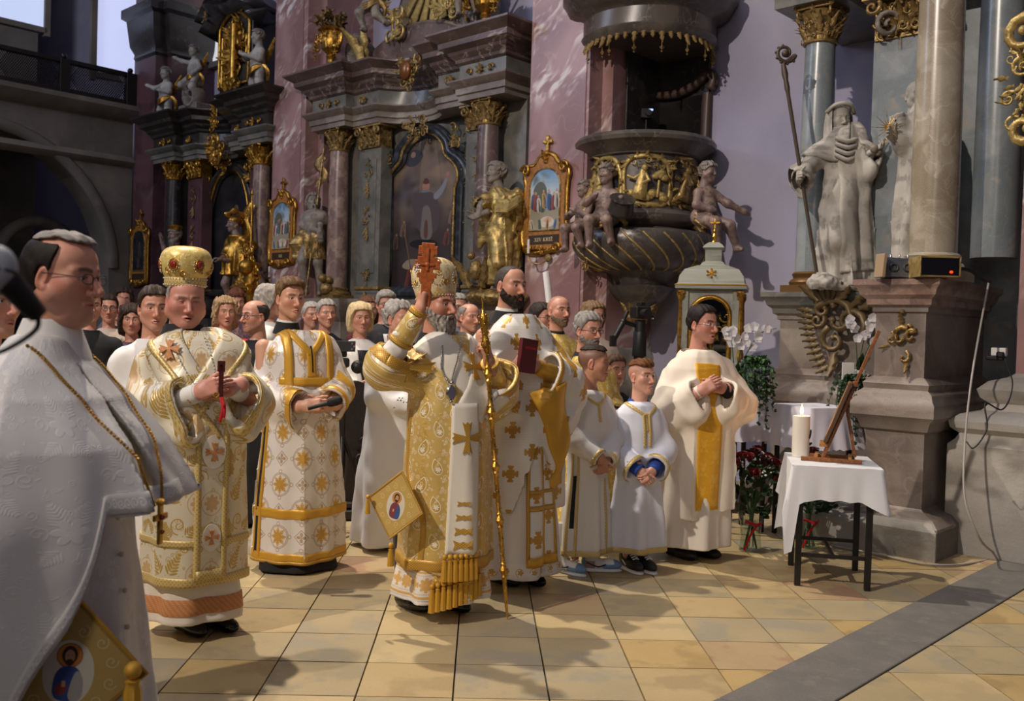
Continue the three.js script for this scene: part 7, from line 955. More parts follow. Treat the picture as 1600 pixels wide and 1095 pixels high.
{
const S=stand(911,894,0.6),{L}=S,hd=L(928,567,0),wr=L(938,716,-0.2),wr2=L(948,720,-0.16),shR=L(894,628,-0.04),elR=L(904,690,-0.13),shL=L(948,622,0.06),elL=L(960,690,0.02);
const arms=[{sh:shR,el:elR,wr,r:[0.062,0.062,0.056],wob:0.007},{sh:shL,el:elL,wr:wr2,r:[0.062,0.06,0.054],wob:0.007}];
const{g,f,m}=boy(S,{label:'boy with close cropped dark hair in white tunic and blue and white trainers',hs:0.92,hd,head:{yaw:0.72,skin:0xb9866a,hairC:0x1d1815,w:0.96,jaw:0.92,nose:0.8,shaved:0.6,shL:[0.0,0.55],brow:0.6,hair:{line:[0.083,0.088,0.092,0.085],t:0.004,top:0.006,fr:0.005,wave:0.002,c:0x221c19,c2:0x3a302a}},hands:[{side:1,el:elR,at:V(...wr),dir:D3(wr,L(946,742,-0.2)),palm:S.dir(V(0.5,0,-0.8)),style:CURL.clasp,s:0.8},{side:-1,el:elL,at:V(...wr2),dir:D3(wr2,L(938,740,-0.22)),palm:S.dir(V(-0.2,0.2,-0.8)),style:CURL.clasp,s:0.8}],neckY:hd[1]- 0.165,hem:0.12,w0:0.165,p:0.4,mat:C.boyWhite,arms});
const sa=L(893,780,-0.15),an=Math.atan2(sa[0],sa[2]);add(m,'slit_trim',[-1,1].map((s)=>frontPanel(f.body,an + s*0.13 - 0.05,an + s*0.13 + 0.05,0.13,0.78,0.005,2,26)),C.trimPale);add(m,'side_slit',frontPanel(f.body,an - 0.06,an + 0.06,0.3,0.62,0.004,2,20),C.black);const s2=Math.atan2(...(()=>{const q=L(950,800,-0.05);return[q[0],q[2]];})());add(m,'slit_trim',frontPanel(f.body,s2 - 0.06,s2 + 0.06,0.13,0.6,0.005,2,20),C.trimPale);
sneakers(g,[[L(890,900,-0.03),0.15],[L(938,892,0.03),0.95]],true);
}
function sneakers(g,list,colour){
const f=fUnion([fEll([0,0.04,0.06],[0.042,0.04,0.095]),fEll([0,0.055,-0.045],[0.036,0.05,0.058]),fCap([0,0.07,-0.04],[0,0.11,-0.045],0.038,0.038)],0.03),sole=fUnion([fEll([0,0.0,0.058],[0.046,0.03,0.102]),fEll([0,0.0,-0.045],[0.04,0.03,0.066])],0.04);
const up=nets((x,y,z)=>smax(f(x,y,z),0.02 - y,0.004),[-0.07,0,-0.13],[0.07,0.17,0.18],0.007),so=nets((x,y,z)=>smax(smax(sole(x,y,z),y - 0.022,0.004),0.001 - y,0.003),[-0.07,-0.01,-0.14],[0.07,0.05,0.19],0.006);
const w=[0.78,0.77,0.74],b=lin(0x6f93b8),k=[0.012,0.012,0.014],rd=lin(0x7c2c34);paint(up,(x,y,z)=>colour?(z>0.1||(y<0.05&&z>0.03)||z<-0.08?b:(z<-0.02&&y<0.07?mix3(rd,w,0.3):w)):k);const um=std({vertexColors:true,roughness:0.55});
for(const[p,a]of list){const s=add(g,'shoe',up,um);s.position.set(p[0],0,p[2]- 0.03);s.rotation.y=a;add(s,'sole',so,M.white);const lc=[];for(let i=0;i<4;i++)lc.push(tube([V(-0.022,0.082 + 0.008*(3 - i),0.025 + i*0.018),V(0,0.09 + 0.008*(3 - i),0.03 + i*0.018),V(0.022,0.082 + 0.008*(3 - i),0.025 + i*0.018)],()=>0.004,5));add(s,'laces',lc,M.white);if(colour)add(s,'side_stripe',[-1,1].map((q)=>tube(curve([V(q*0.037,0.06,-0.07),V(q*0.044,0.036,0.0),V(q*0.044,0.05,0.05)],10),(t)=>[0.004,0.004 + 0.01*sin(PI*t)],5,V(1,0,0))),M.black);else add(s,'side_stripe',[-1,1].map((q)=>tube(curve([V(q*0.038,0.07,-0.04),V(q*0.044,0.04,0.03)],6),()=>0.004,5)),M.white);}
add(g,'socks',list.map(([p])=>rod(V(p[0],0.09,p[2]- 0.07),V(p[0],0.3,p[2]- 0.08),0.036,0.042)),colour?C.boyWhite:C.black);
}
{
const S=stand(991,889,0.32),{L}=S,hd=L(1003,589,0),wr=L(1000,736,-0.2),wr2=L(1020,736,-0.18),shR=L(966,648,-0.03),elR=L(964,706,-0.1),shL=L(1028,644,0.04),elL=L(1040,704,0);
const arms=[{sh:shR,el:elR,wr:[0,1,2].map((i)=>lerp(elR[i],wr[i],0.82)),r:[0.06,0.064,0.066],drop:{e:[0,0,0],w:[0,-0.04,0],r0:0.05,r1:0.05},wob:0.006},{sh:shL,el:elL,wr:[0,1,2].map((i)=>lerp(elL[i],wr2[i],0.82)),r:[0.06,0.064,0.066],drop:{e:[0,0,0],w:[0,-0.04,0],r0:0.05,r1:0.05},wob:0.006}];
const{g,f,m}=boy(S,{label:'smaller boy with auburn hair in white tunic over blue shirt, black trainers, looking up',hs:0.9,hd,head:{yaw:0.28,pitch:-0.1,skin:0xcf9d86,hairC:0x6a4528,w:0.98,jaw:0.92,nose:0.8,shaved:0.4,shL:[0.01,0.5],hair:{line:[0.066,0.084,0.09,0.082],t:0.004,top:0.012,fr:0.01,wave:0.004,c:0x7a4e2c,c2:0x4a2e1a},iris:0x3a2c22},hands:[{side:1,el:elR,at:V(...wr),dir:D3(wr,L(1010,754,-0.22)),palm:S.dir(V(0.4,0,-0.8)),style:CURL.clasp,s:0.8},{side:-1,el:elL,at:V(...wr2),dir:D3(wr2,L(1004,752,-0.24)),palm:S.dir(V(-0.2,0.2,-0.8)),style:CURL.clasp,s:0.8}],neckY:hd[1]- 0.155,hem:0.12,w0:0.18,p:1.7,mat:C.boyBlue,arms});
add(m,'chest_trim',[-1,1].map((s)=>strap(f,[[s*0.02,hd[1]- 0.42,0.26],[s*0.02,hd[1]- 0.3,0.24],[s*0.02,hd[1]- 0.22,0.2]],0.018,(p)=>V(p.x,p.y - 0.03,-0.1),14,0.006,2)),C.trimPale);
add(g,'blue_collar',collarRing([hd[0],hd[1]- 0.19,hd[2]- 0.04],0.082,0.062,0.05),C.blue);for(const[e,w]of[[elR,wr],[elL,wr2]])add(g,'blue_cuff',tube([V(...e).lerp(V(...w),0.6),V(...e).lerp(V(...w),1.0)],()=>0.043,14),C.blue);
sneakers(g,[[L(986,897,-0.04),0.05],[L(1006,897,-0.03),0.1]],false);
add(g,'trousers',[L(986,890,0),L(1006,890,0)].map((p)=>rod(V(p[0],0.08,p[2]- 0.05),V(p[0],0.4,p[2]- 0.05),0.05,0.06)),C.black);
}

// --- priest in white at the left foreground
const FP=stand(82,0,1.3,2.7);
{
const{L}=FP,hd=L(100,433,0),g=person({...FP,label:'balding priest with spectacles in white damask cape close at the left, seen in profile',fine:0.0032,hairFine:0.0045,head:{at:hd,yaw:0.05,pitch:0.04,skin:0xcd9279,hairC:0x1d1917,browC:0x4a3a30,nose:1.3,fat:0.5,stubble:0.14,hair:[{line:[0.13,0.09,0.005,-0.1],t:0.007,back:0.006,bald:0.45,wave:0.0015,c:0x1a1614,c2:0x2c2724},{line:[0.098,0.106,0.11,0.1],t:0.007,top:0.007,fr:0.004,wave:0.003,c:0x9a948e,c2:0x76706b}],glasses:{rx:0.022,ry:0.014,mat:M.darkGrey,th:0.0013}}});
const rows=[[0.0,0.3,0.26,0,0.03],[0.5,0.27,0.24,0,0.02],[1.0,0.24,0.2,0,0],[1.3,0.2,0.13,0,-0.02],[1.38,0.1,0.09,0,-0.03]];
const under=robeField({rows,folds:[{n:6,p:0.5,lo:0.003,hi:0.024,y0:1,y1:0.1},{n:13,p:2,lo:0,hi:0.008,y0:1,y1:0.1}]});const um=add(g,'alb',robeMesh(under,[-0.4,-0.02,-0.36],[0.4,1.4,0.4],0.014),C.silverDamask);
for(let i=0;i<9;i++){const y=0.25 + i*0.1,q=under.rows(y);add(um,'pearl_button',sphere(0.008,0,y,q[3]+ q[1]+ 0.016,1,1,7),pearlMat);}
const crow=[[0.1,0.5,0.46,0,-0.1],[0.42,0.5,0.46,0,-0.06],[0.7,0.47,0.43,0,-0.02],[0.95,0.42,0.385,0,0.0],[1.15,0.34,0.3,0,0.0],[1.28,0.26,0.2,0,-0.015],[1.36,0.19,0.13,0,-0.03],[1.41,0.11,0.1,0,-0.035],[1.45,0.075,0.08,0,-0.035]];
const hemF=(x,z)=>{const a=Math.atan2(x,z);return clamp(0.98 +(a + 0.47)*0.8 + 0.025*sin(a*11),0.14,0.98)*1;};
const cp=robeField({rows:crow,wrinkle:0.006,folds:[{n:6,p:0.9,lo:0.0,hi:0.05,y0:1.4,y1:0.75,tw:0.35,sharp:1},{n:5,p:2.9,lo:0.0,hi:0.02,y0:1.38,y1:0.6,tw:0.5},{n:13,p:2.1,lo:0,hi:0.011,y0:1.3,y1:0.6}],neck:[hd[0],1.47,hd[2]- 0.05,0.07]});
const cape0=(x,y,z)=>{let d=cp(x,y,z);d=smax(d,-(d + 0.034),0.004);d=smax(d,(hemF(x,z)- y)*0.7,0.008);const op=max(abs(x + 0.0)- lerp(0.055,0.0,sstep(1.0,1.38,y)),-z,y - 1.37);return smax(d,-op,0.006);};
const cape=Object.assign(cape0,{arms:[],rows:cp.rows,torso:cp.torso});
const cm=add(g,'cape',robeMesh(cape,[-0.6,0.1,-0.58],[0.6,1.5,0.52],0.0125),C.silverDamask);
add(cm,'cape_hem_trim',laid(cp,90,3,(u,v)=>{const a=lerp(-2.4,0.5,u),y=hemF(sin(a),cos(a))+ 0.012 + 0.05*v;return[[0.8*sin(a),y,0.8*cos(a)],[-sin(a),0,-cos(a)]];},0.006,(u,v)=>[u*1.6,v*0.05]),std({map:canvasTex(128,64,(c,w,h)=>{c.fillStyle='#b9b6b1';c.fillRect(0,0,w,h);c.strokeStyle='#d9d7d3';for(let i=0;i<4;i++)spiral(c,i*32 + 16,32,18,1.4,1,i,4);},0.1),roughness:0.5}));
// sleeve end seen where the cape lifts
const w1=L(240,775,-0.05),e1=L(150,760,-0.1);
add(g,'collar',collarRing([hd[0],hd[1]- 0.235,hd[2]- 0.04],0.115,0.072,0.115,0.0),C.alb);
const chain=[];for(const s of[-1,1])for(const p of curve([V(s*0.1,1.42,-0.04),V(s*0.1,1.3,0.13),V(s*0.075,1.15,0.28),V(s*0.03,1.0,0.37)],60)){const q=march(cp,[p.x,p.y,0.8],[0,0,-1],1.2)??[p.x,p.y,p.z];chain.push(sphere(0.0052,q[0],q[1],q[2]+ 0.008,1,1,5));}const cn=add(g,'gold_chain',chain,M.gold);
const pz=march(cp,[-0.03,0.97,0.8],[0,0,-1],1.2)??[0,0.97,0.38];add(cn,'pectoral_cross',[box(0.018,0.11,0.01,-0.035,0.95,pz[2]+ 0.02,0.004),box(0.06,0.018,0.01,-0.035,0.97,pz[2]+ 0.02,0.004),sphere(0.012,-0.035,1.01,pz[2]+ 0.02)],M.gold);add(cn,'red_stones',[sphere(0.008,-0.035,0.97,pz[2]+ 0.028),sphere(0.006,-0.035,0.93,pz[2]+ 0.028)],gemRed);
// lozenge badge hanging at his right side
let bz=-0.5;while(bz<0&&hypot(L(112,1040,bz)[0],L(112,1040,bz)[2])>0.325)bz +=0.01;const ec=L(108,1048,bz),ez=FP.dir(V(0.15,0.05,1).normalize()),ex=FP.dir(V(1,0,-0.15).normalize()),em=M4().makeBasis(ex,V().crossVectors(ez,ex),ez).setPosition(V(...ec));const bx=box(0.27,0.27,0.012,0,0,0,0.004);{const p=bx.attributes.position,uv=bx.attributes.uv;for(let i=0;i<p.count;i++)uv.setXY(i,p.getX(i)/ 0.27 + 0.5,p.getY(i)/ 0.27 + 0.5);}const eg=(q)=>q.applyMatrix4(M4().makeRotationZ(PI / 4 - 0.06)).applyMatrix4(em);
const ep=add(g,'lozenge_badge',eg(bx),std({map:iconTex('#2f4a86','#a8a49c'),roughness:0.5,metalness:0.15}));const rim=[];for(let i=0;i<5;i++){const a=i*PI / 2 + PI / 4;rim.push(V(0.191*cos(a),0.191*sin(a),0.004));}add(ep,'badge_trim',eg(tube(rim,()=>0.006,6)),C.goldPlain);const bt=L(208,1047,bz);add(ep,'tassel',tassel(bt[0],bt[1],bt[2],0.14,0.02),C.goldPlain);
shoes(g,[[-0.1,0.05,0],[0.1,0.05,0]],M.blackGloss);
}
// ---------------------------------------------------------------- carved figures (modelled like people, in stone, wood and gilding)
const stoneHead=(s,at_,e={})=>{const f=headField({nose:1.1,eye:0.3,...e.head}),q=new THREE.Quaternion().setFromEuler(new THREE.Euler(e.pitch??0,e.yaw??0,e.roll??0,'YXZ'));const m=M4().compose(V(...at_),q,V(s,s,s));return{geo:nets(f,[-0.105,-0.2,-0.13],[0.105,0.14,0.14],e.h??0.006,{lip:1.4}).applyMatrix4(m),m};};
const cutAt=(o,p,up=V(0,1,0))=>p;
function carved(o){
const g=thing('statue',o.label,'statue',o.pos,o.yaw,o.group);g.scale.setScalar(o.s??1);
const hd=stoneHead(o.hs??1,o.head.at,o.head),parts=[hd.geo];if(o.limbs){const f=fUnion(o.limbs.map((l)=>fCap(...l)),o.k??0.05);parts.push(nets(f,o.lo,o.hi,o.h??0.014,{}));}
for(const h of o.hands??[])parts.push(handGeo(h.side,h.style??CURL.relaxed,h.thumb??[0.6,0.5],0.05,0.1,0.008).applyMatrix4(basis(V(...h.at),h.dir,h.palm,h.s??1.05)));
add(g,'body',mergeGeometries(parts.map((p)=>{const q=p.index?p:mergeVertices(p);for(const k of Object.keys(q.attributes))if(k!=='position'&&k!=='normal')q.deleteAttribute(k);return boxUV(q);})),o.mat);
for(const hr of[].concat(o.hair??[])){const hm=nets(hr.beard?beardField(hr):hairField(hr),[-0.13,-0.28,-0.16],[0.13,0.17,0.16],0.0085,{lip:1.8}).applyMatrix4(hd.m);add(g,hr.beard?'beard':'hair',boxUV(hm),hr.mat??o.mat);}
if(o.robe)add(g,'drapery',robeMesh(o.robe,o.rlo??o.lo,o.rhi??o.hi,o.rh??0.016),o.robeMat);
return g;
}
const PF=(seed,a=1)=>[{n:5,p:seed,lo:0.008*a,hi:0.03*a,tw:1.3,sharp:1},{n:9,p:seed*2.1,lo:0.004*a,hi:0.016*a,tw:-1.1},{n:3,p:seed + 1,lo:0.01*a,hi:0.02*a,tw:2.2}];
function perch(p,yaw,s=1){const Z=-camera.worldToLocal(p.clone()).z,c=cos(yaw),n=sin(yaw);return{pos:p,yaw,L:(x,y,dz=0)=>{const q=at(x,y,Z + dz).sub(p).divideScalar(s);return[q.x*c - q.z*n,q.y,q.x*n + q.z*c];},dir:(v)=>V(v.x*c - v.z*n,v.y,v.x*n + v.z*c)};}
{
const base=onNave(1318,452,0.22).p,s=1,yaw=0.02,S=perch(base,yaw,s),{L}=S,hd=L(1311,187,0.0);
const shR=L(1280,232),elR=L(1252,272,-0.05),wrR=L(1249,280,-0.14),shL=L(1336,230),elL=L(1352,262,-0.05),wrL=L(1362,238,-0.2);
const f=robeField({rows:[[0.02,0.25,0.2,0.02,0],[0.4,0.24,0.18,0.01,0],[0.8,0.19,0.15,0,0],[1.0,0.175,0.13,0,0],[1.2,0.18,0.12,0,-0.01],[1.3,0.13,0.1,0,-0.01],[1.36,0.06,0.06,0,-0.01]],folds:PF(0.8,1.1),k:0.06,wrinkle:0.008,arms:[{sh:shR,el:elR,wr:wrR,r:[0.09,0.09,0.075],drop:{e:[0,-0.06,0],w:[0.03,-0.14,0],r0:0.07,r1:0.05},wob:0.012},{sh:shL,el:elL,wr:wrL,r:[0.09,0.08,0.07],drop:{e:[0,-0.1,0],w:[0,-0.14,0.02],r0:0.06,r1:0.045},wob:0.012}],extra:(d,x,y,z)=>smin(d,fCap([-0.09,0.75,0.06],[-0.13,0.38,0.14],0.1,0.08)(x,y,z),0.08)});
const g=carved({label:'grey stone statue of a veiled nun with crozier between the marble columns',pos:base,yaw,head:{at:hd,pitch:0.05,yaw:0.08,h:0.005},mat:M.stucco,limbs:[[[hd[0],hd[1]- 0.1,hd[2]- 0.03],[0,1.1,0],0.05,0.09],[[0,1.1,0],[0,0.1,0],0.09,0.1],[[-0.12,1.22,0],elR,0.05,0.045],[elR,wrR,0.045,0.028],[[0.12,1.22,0],elL,0.05,0.045],[elL,wrL,0.045,0.028]],hands:[{side:1,at:wrR,dir:S.dir(V(-0.3,0.1,0.6)),palm:S.dir(V(1,0,0.3)),style:CURL.grip},{side:-1,at:wrL,dir:S.dir(V(0.5,0.3,0.6)),palm:S.dir(V(-0.3,1,0)),style:CURL.clasp}],robe:f,robeMat:M.stucco,lo:[-0.5,0,-0.3],hi:[0.5,1.5,0.45],rh:0.011});
f.body=Object.assign((x,y,z)=>f.torso(x,y,z),{rows:f.rows});
add(g,'scapular',[strap(f,[[0.0,1.12,0.4],[0.01,0.9,0.4],[0.0,0.6,0.4],[0.03,0.3,0.42],[0.05,0.14,0.42]],(v)=>lerp(0.22,0.3,v),(p)=>V(p.x,p.y,-0.2),30,0.02,10)],M.stucco);
for(const q of[-1,1])add(g,'cape_half',laid(f,22,16,(u,v)=>{const a=q*lerp(0.5 - 0.28*(1 - v),2.4,u),y=1.36 - v*(0.27 + 0.08*sin(a*q*1.2));return[[0.6*sin(a),y + 0.12,0.6*cos(a)],[-sin(a)*0.98,-0.2,-cos(a)*0.98]];},0.022),M.stucco);
const bib=[];for(let i=0;i<4;i++)bib.push(tube(curve([V(hd[0]- 0.07,1.22 - i*0.045,0.1),V(hd[0]+ 0.01,1.19 - i*0.05,0.15),V(hd[0]+ 0.09,1.22 - i*0.045,0.1)],8),()=>[0.018,0.026],6));for(const q of bib)add(g,'wimple_fold',q,M.stucco);add(g,'wimple',sphere(0.075,hd[0],hd[1]- 0.155,hd[2]- 0.03,1.1,0.9),M.stucco);
const hx=hd[0],hy=hd[1],hz=hd[2];add(g,'veil',grid(28,14,(u,v)=>{const a=lerp(1.0 - 0.25*v,2*PI - 1.0 + 0.25*v,u),t=v,e=0.012*sin(a*6 + t*5)*t;if(t<0.4){const b=t / 0.4*PI / 2;return V(hx +(0.105 + e)*sin(b)*sin(a),hy + 0.02 + 0.125*cos(b),hz - 0.01 +(0.118 + e)*sin(b)*cos(a));}const k=(t - 0.4)/ 0.6;return V(hx +(0.105 + 0.03*k + e)*sin(a),hy + 0.02 - 0.3*k,hz - 0.01 +(0.118 + 0.01*k + e)*cos(a));}),M.stucco);add(g,'veil_brim',tube(curve([V(hx - 0.115,hy + 0.05,hz + 0.02),V(hx - 0.07,hy + 0.1,hz + 0.075),V(hx,hy + 0.115,hz + 0.095),V(hx + 0.07,hy + 0.1,hz + 0.075),V(hx + 0.115,hy + 0.05,hz + 0.02)],16),()=>[0.016,0.02],6),M.stucco);
add(g,'rock_base',[nets((x,y,z)=>smin(smin(fEll([-0.22,0.04,0.12],[0.13,0.08,0.12])(x,y,z),fEll([0.05,0.02,0.08],[0.24,0.06,0.16])(x,y,z),0.04),fEll([0.17,0.02,0.05],[0.12,0.07,0.12])(x,y,z),0.04)- 0.012*nz(x*30,y*30,z*30),[-0.4,-0.03,-0.15],[0.4,0.16,0.32],0.014,{})].map(boxUV),M.stucco);
add(g,'heart',[sphere(0.035,...S.L(1366,232,-0.26)),sphere(0.03,...S.L(1372,238,-0.24))],M.stuccoDark);
const a=at(1276,425,7.75),b=at(1224,100,7.9),cz=thing('crozier','dark carved crozier leaning in the right hand of the stone nun','crozier',a,0),v=b.clone().sub(a);cz.quaternion.setFromUnitVectors(V(0,1,0),v.clone().normalize());const Ln=v.length(),dk=std({color:0x4a3d30,roughness:0.5,metalness:0.2});
add(cz,'shaft',lathe([[0.014,0],[0.016,Ln*0.86],[0.022,Ln*0.88],[0.018,Ln*0.92],[0.026,Ln*0.95],[0.018,Ln]],10),dk);const cr=[];for(let i=0;i<=26;i++){const t=i / 26,q=0.085*(1 - 0.7*t),w=-PI*0.9 - t*2.5*PI*-1;cr.push(V(0.03 + q*cos(-w)*-1,Ln + 0.09 + q*sin(-w)*-1,0));}const cd=[tube(cr,(t)=>lerp(0.018,0.011,t),7),sphere(0.03,0.03,Ln + 0.085,0)];for(let i=2;i<16;i +=2)cd.push(sphere(0.013,cr[i].x +(cr[i].x - 0.03)*0.22,cr[i].y +(cr[i].y - Ln - 0.09)*0.22,0,1,1,5));cd.push(tube([V(0,Ln,0),cr[0]],()=>0.016,6));add(cz,'crook',cd,dk);
}
{
const p=onNave(1425,430,0.25).p,S=perch(p,0),{L}=S,hd=L(1432,150,0.1);const sh=L(1436,195,0.05),el=L(1410,225,-0.02),wr=L(1398,215,-0.05);
const f=robeField({rows:[[0.02,0.2,0.18,0.05,0],[0.8,0.17,0.14,0.05,0],[1.2,0.17,0.11,0.05,0],[1.36,0.07,0.06,0.05,0]],folds:PF(2,0.8),arms:[{sh,el,wr:L(1400,178,-0.03),r:[0.08,0.07,0.06],wob:0.01}]});
const g=carved({label:'grey stone statue mostly hidden behind the tan marble column, its sleeve showing',pos:p,yaw:0,head:{at:hd},mat:M.stucco,limbs:[[[hd[0],hd[1]- 0.1,hd[2]],[0.05,1.0,0],0.05,0.09],[sh,el,0.05,0.045],[el,wr,0.045,0.028]],hands:[{side:1,at:wr,dir:V(-0.6,0.2,0.4),palm:V(0,0,1),style:CURL.relaxed}],robe:f,robeMat:M.stucco,lo:[-0.35,0,-0.3],hi:[0.35,1.6,0.3]});
const r=[];for(let i=0;i<18;i++){const a=i / 18*6.283,q=0.05 + 0.035*(i%2);r.push(rod(V(0,0,0),V(q*1.6*cos(a),q*1.6*sin(a),0.01),0.005,0.001,5));}r.push(sphere(0.022));const c=L(1388,200,-0.1);add(g,'gilt_rays',r.map((q)=>place(q,...c)),M.gold);
const a=at(1414,165,7.75),b=at(1405,60,7.75),cz=thing('crozier','plain crozier with spiral crook before the pilaster capital, held by the hidden statue','crozier',a,0);const Ln=b.y - a.y;add(cz,'shaft',tube([V(0,-0.2,0),V(b.x - a.x,Ln,0)],()=>0.018,8),M.stuccoDark);add(cz,'crook',place(scroll(0.12,1.5,0.024,1,0,1.3),b.x - a.x - 0.1,Ln + 0.1,0),M.stuccoDark);
}
{
const q=onNave(487,462,0.12),S=perch(q.p,-0.35),{L}=S,hd=L(489,315),N=(x,y,z)=>L(x,y,z);
const wrU=N(494,330,-0.1),elU=N(508,345,-0.02),wrD=N(500,362,-0.2),elD=N(473,352,-0.08);
const f=robeField({rows:[[0.5,0.15,0.14,0,0],[0.75,0.17,0.15,0,0],[0.9,0.16,0.13,0,0]],folds:PF(1.2,0.9),wrinkle:0.01,k:0.08,arms:[{sh:[-0.1,0.92,0.03],el:[-0.2,0.72,0.06],wr:[-0.22,0.35,0.02],r:[0.09,0.1,0.07],wob:0.016}],extra:(d,x,y,z)=>smin(d,fCap([0.1,0.8,0.05],[0.16,0.42,-0.04],0.07,0.04)(x,y,z),0.06)});
const ny=hd[1]- 0.16;const g=carved({label:'carved bare-chested saint with gilt loincloth and tall staff left of the altar columns',pos:q.p,yaw:-0.35,head:{at:hd,yaw:0.6,pitch:-0.1},mat:M.stuccoDark,k:0.05,hair:[{line:[0.07,0.02,-0.06,-0.12],t:0.016,wave:0.006,long:0.06,mat:M.stuccoDark},{beard:1,len:0.035,t:0.01}],
limbs:[[[hd[0],ny + 0.08,hd[2]- 0.02],[hd[0],ny,0],0.055,0.06],[[-0.11,ny - 0.06,0],[0.12,ny - 0.05,0],0.085,0.085],[[0,ny - 0.1,0.02],[0,0.85,0.01],0.14,0.12],[[0.13,ny - 0.05,0],elU,0.06,0.05],[elU,wrU,0.048,0.035],[[-0.13,ny - 0.06,0],elD,0.06,0.05],[elD,wrD,0.048,0.036],[[-0.08,0.85,0],[-0.1,0.48,0.1],0.09,0.065],[[-0.1,0.48,0.1],[-0.1,0.06,0.0],0.062,0.042],[[-0.1,0.04,0.0],[-0.12,0.03,0.13],0.042,0.035],[[0.08,0.85,0],[0.1,0.46,0.03],0.09,0.062],[[0.1,0.46,0.03],[0.12,0.06,-0.05],0.06,0.042],[[0.12,0.04,-0.05],[0.16,0.03,0.07],0.042,0.035]],lo:[-0.45,0,-0.3],hi:[0.5,1.75,0.4],
hands:[{side:-1,at:wrU,dir:V(0,1,0.2),palm:V(-1,0,0.3),style:CURL.grip},{side:1,at:wrD,dir:V(0.1,-1,0.2),palm:V(-0.6,0,-0.6)}],robe:f,robeMat:M.goldDull,rlo:[-0.45,0.2,-0.3],rhi:[0.4,1.1,0.3]});
const a=N(478,462,-0.15),b=N(506,232,-0.05);add(g,'staff',tube([V(...a),V(...b)],()=>0.014,7),M.goldDull);add(g,'banner',tube(curve([V(b[0],b[1]- 0.1,b[2]),V(b[0]- 0.1,b[1]- 0.22,b[2]),V(b[0]+ 0.02,b[1]- 0.35,b[2]),V(b[0]- 0.08,b[1]- 0.5,b[2])],12),()=>[0.05,0.012],6),M.goldDull);add(g,'lamb',[sphere(0.1,0.26,0.1,0.08,0.9,0.8),sphere(0.06,0.24,0.24,0.14),sphere(0.05,0.32,0.22,0.1)],M.goldDull);
}
{
const q=onNave(785,462,0.12),S=perch(q.p,-0.55),{L}=S,hd=L(775,270),el=L(752,318,-0.08),wr=L(748,336,-0.16),ny=hd[1]- 0.17;
const f=robeField({rows:[[0.12,0.18,0.17,0,0],[0.45,0.21,0.19,0.01,0],[0.8,0.2,0.17,0,0.01],[1.1,0.17,0.13,0,0],[ny - 0.12,0.2,0.13,0,0],[ny - 0.02,0.13,0.1,hd[0]*0.6,0],[ny + 0.03,0.06,0.06,hd[0],0]],folds:PF(2.4,1.25),wrinkle:0.014,k:0.07,arms:[{sh:[-0.17,ny - 0.06,0],el,wr:[0,1,2].map((i)=>lerp(el[i],wr[i],0.5)),r:[0.09,0.08,0.07],wob:0.014},{sh:[0.17,ny - 0.06,0],el:L(812,330,0.02),wr:L(795,345,-0.22),r:[0.1,0.1,0.09],drop:{e:[0,-0.1,0],w:[0,-0.3,0],r0:0.08,r1:0.06},wob:0.016}],extra:(d,x,y,z)=>smin(smin(d,fCap([-0.2,1.0,0.05],[-0.28,0.55,0.05],0.09,0.04)(x,y,z),0.09),fCap([-0.05,0.7,0.12],[0.06,0.35,0.22],0.1,0.07)(x,y,z),0.08)});
const g=carved({label:'carved saint in gilded robe holding an open book, right of the central altar painting',pos:q.p,yaw:-0.55,head:{at:hd,yaw:-0.5,pitch:-0.1},mat:M.stuccoDark,hair:{line:[0.07,0.0,-0.07,-0.1],t:0.016,wave:0.007,back:0.01,mat:M.stuccoDark},limbs:[[[hd[0],ny + 0.1,hd[2]],[hd[0]*0.6,ny - 0.05,0],0.055,0.07],[el,wr,0.05,0.036],[[-0.08,0.3,0.02],[-0.1,0.06,0],0.06,0.042],[[-0.1,0.04,0],[-0.14,0.03,0.13],0.042,0.033],[[0.08,0.3,0],[0.1,0.06,-0.02],0.06,0.042],[[0.1,0.04,-0.02],[0.1,0.03,0.1],0.042,0.033]],lo:[-0.6,0,-0.3],hi:[0.5,1.75,0.45],hands:[{side:1,at:wr,dir:D3_(wr,L(733,342,-0.2)),palm:V(0,0.3,1),style:CURL.relaxed}],robe:f,robeMat:M.goldPale,rlo:[-0.6,0.05,-0.35],rhi:[0.55,1.7,0.5]});
const b=L(795,322,-0.25);add(g,'book',[-1,1].map((s)=>place(box(0.15,0.2,0.03,s*0.07,0,0,0.006),b[0],b[1],b[2],-0.7,s*-0.35,0.3)),M.goldPale);add(g,'eagle',[sphere(0.08,-0.3,0.28,0.1,1.5,0.9),sphere(0.045,-0.34,0.44,0.14),place(leaf(0.4,0.09,0.3),-0.4,0.1,0.08,0,0,0.5),place(leaf(0.36,0.09,0.2),-0.24,0.1,0.08,0,0,-0.3)],M.goldDull);add(g,'rock_base',boxUV(nets((x,y,z)=>fEll([-0.05,-0.02,0.05],[0.4,0.09,0.22])(x,y,z)- 0.012*nz(x*25,y*25,z*25),[-0.55,-0.15,-0.25],[0.45,0.12,0.35],0.018,{})),M.goldDull);
}
function D3_(a,b){return V(b[0]- a[0],b[1]- a[1],b[2]- a[2]);}
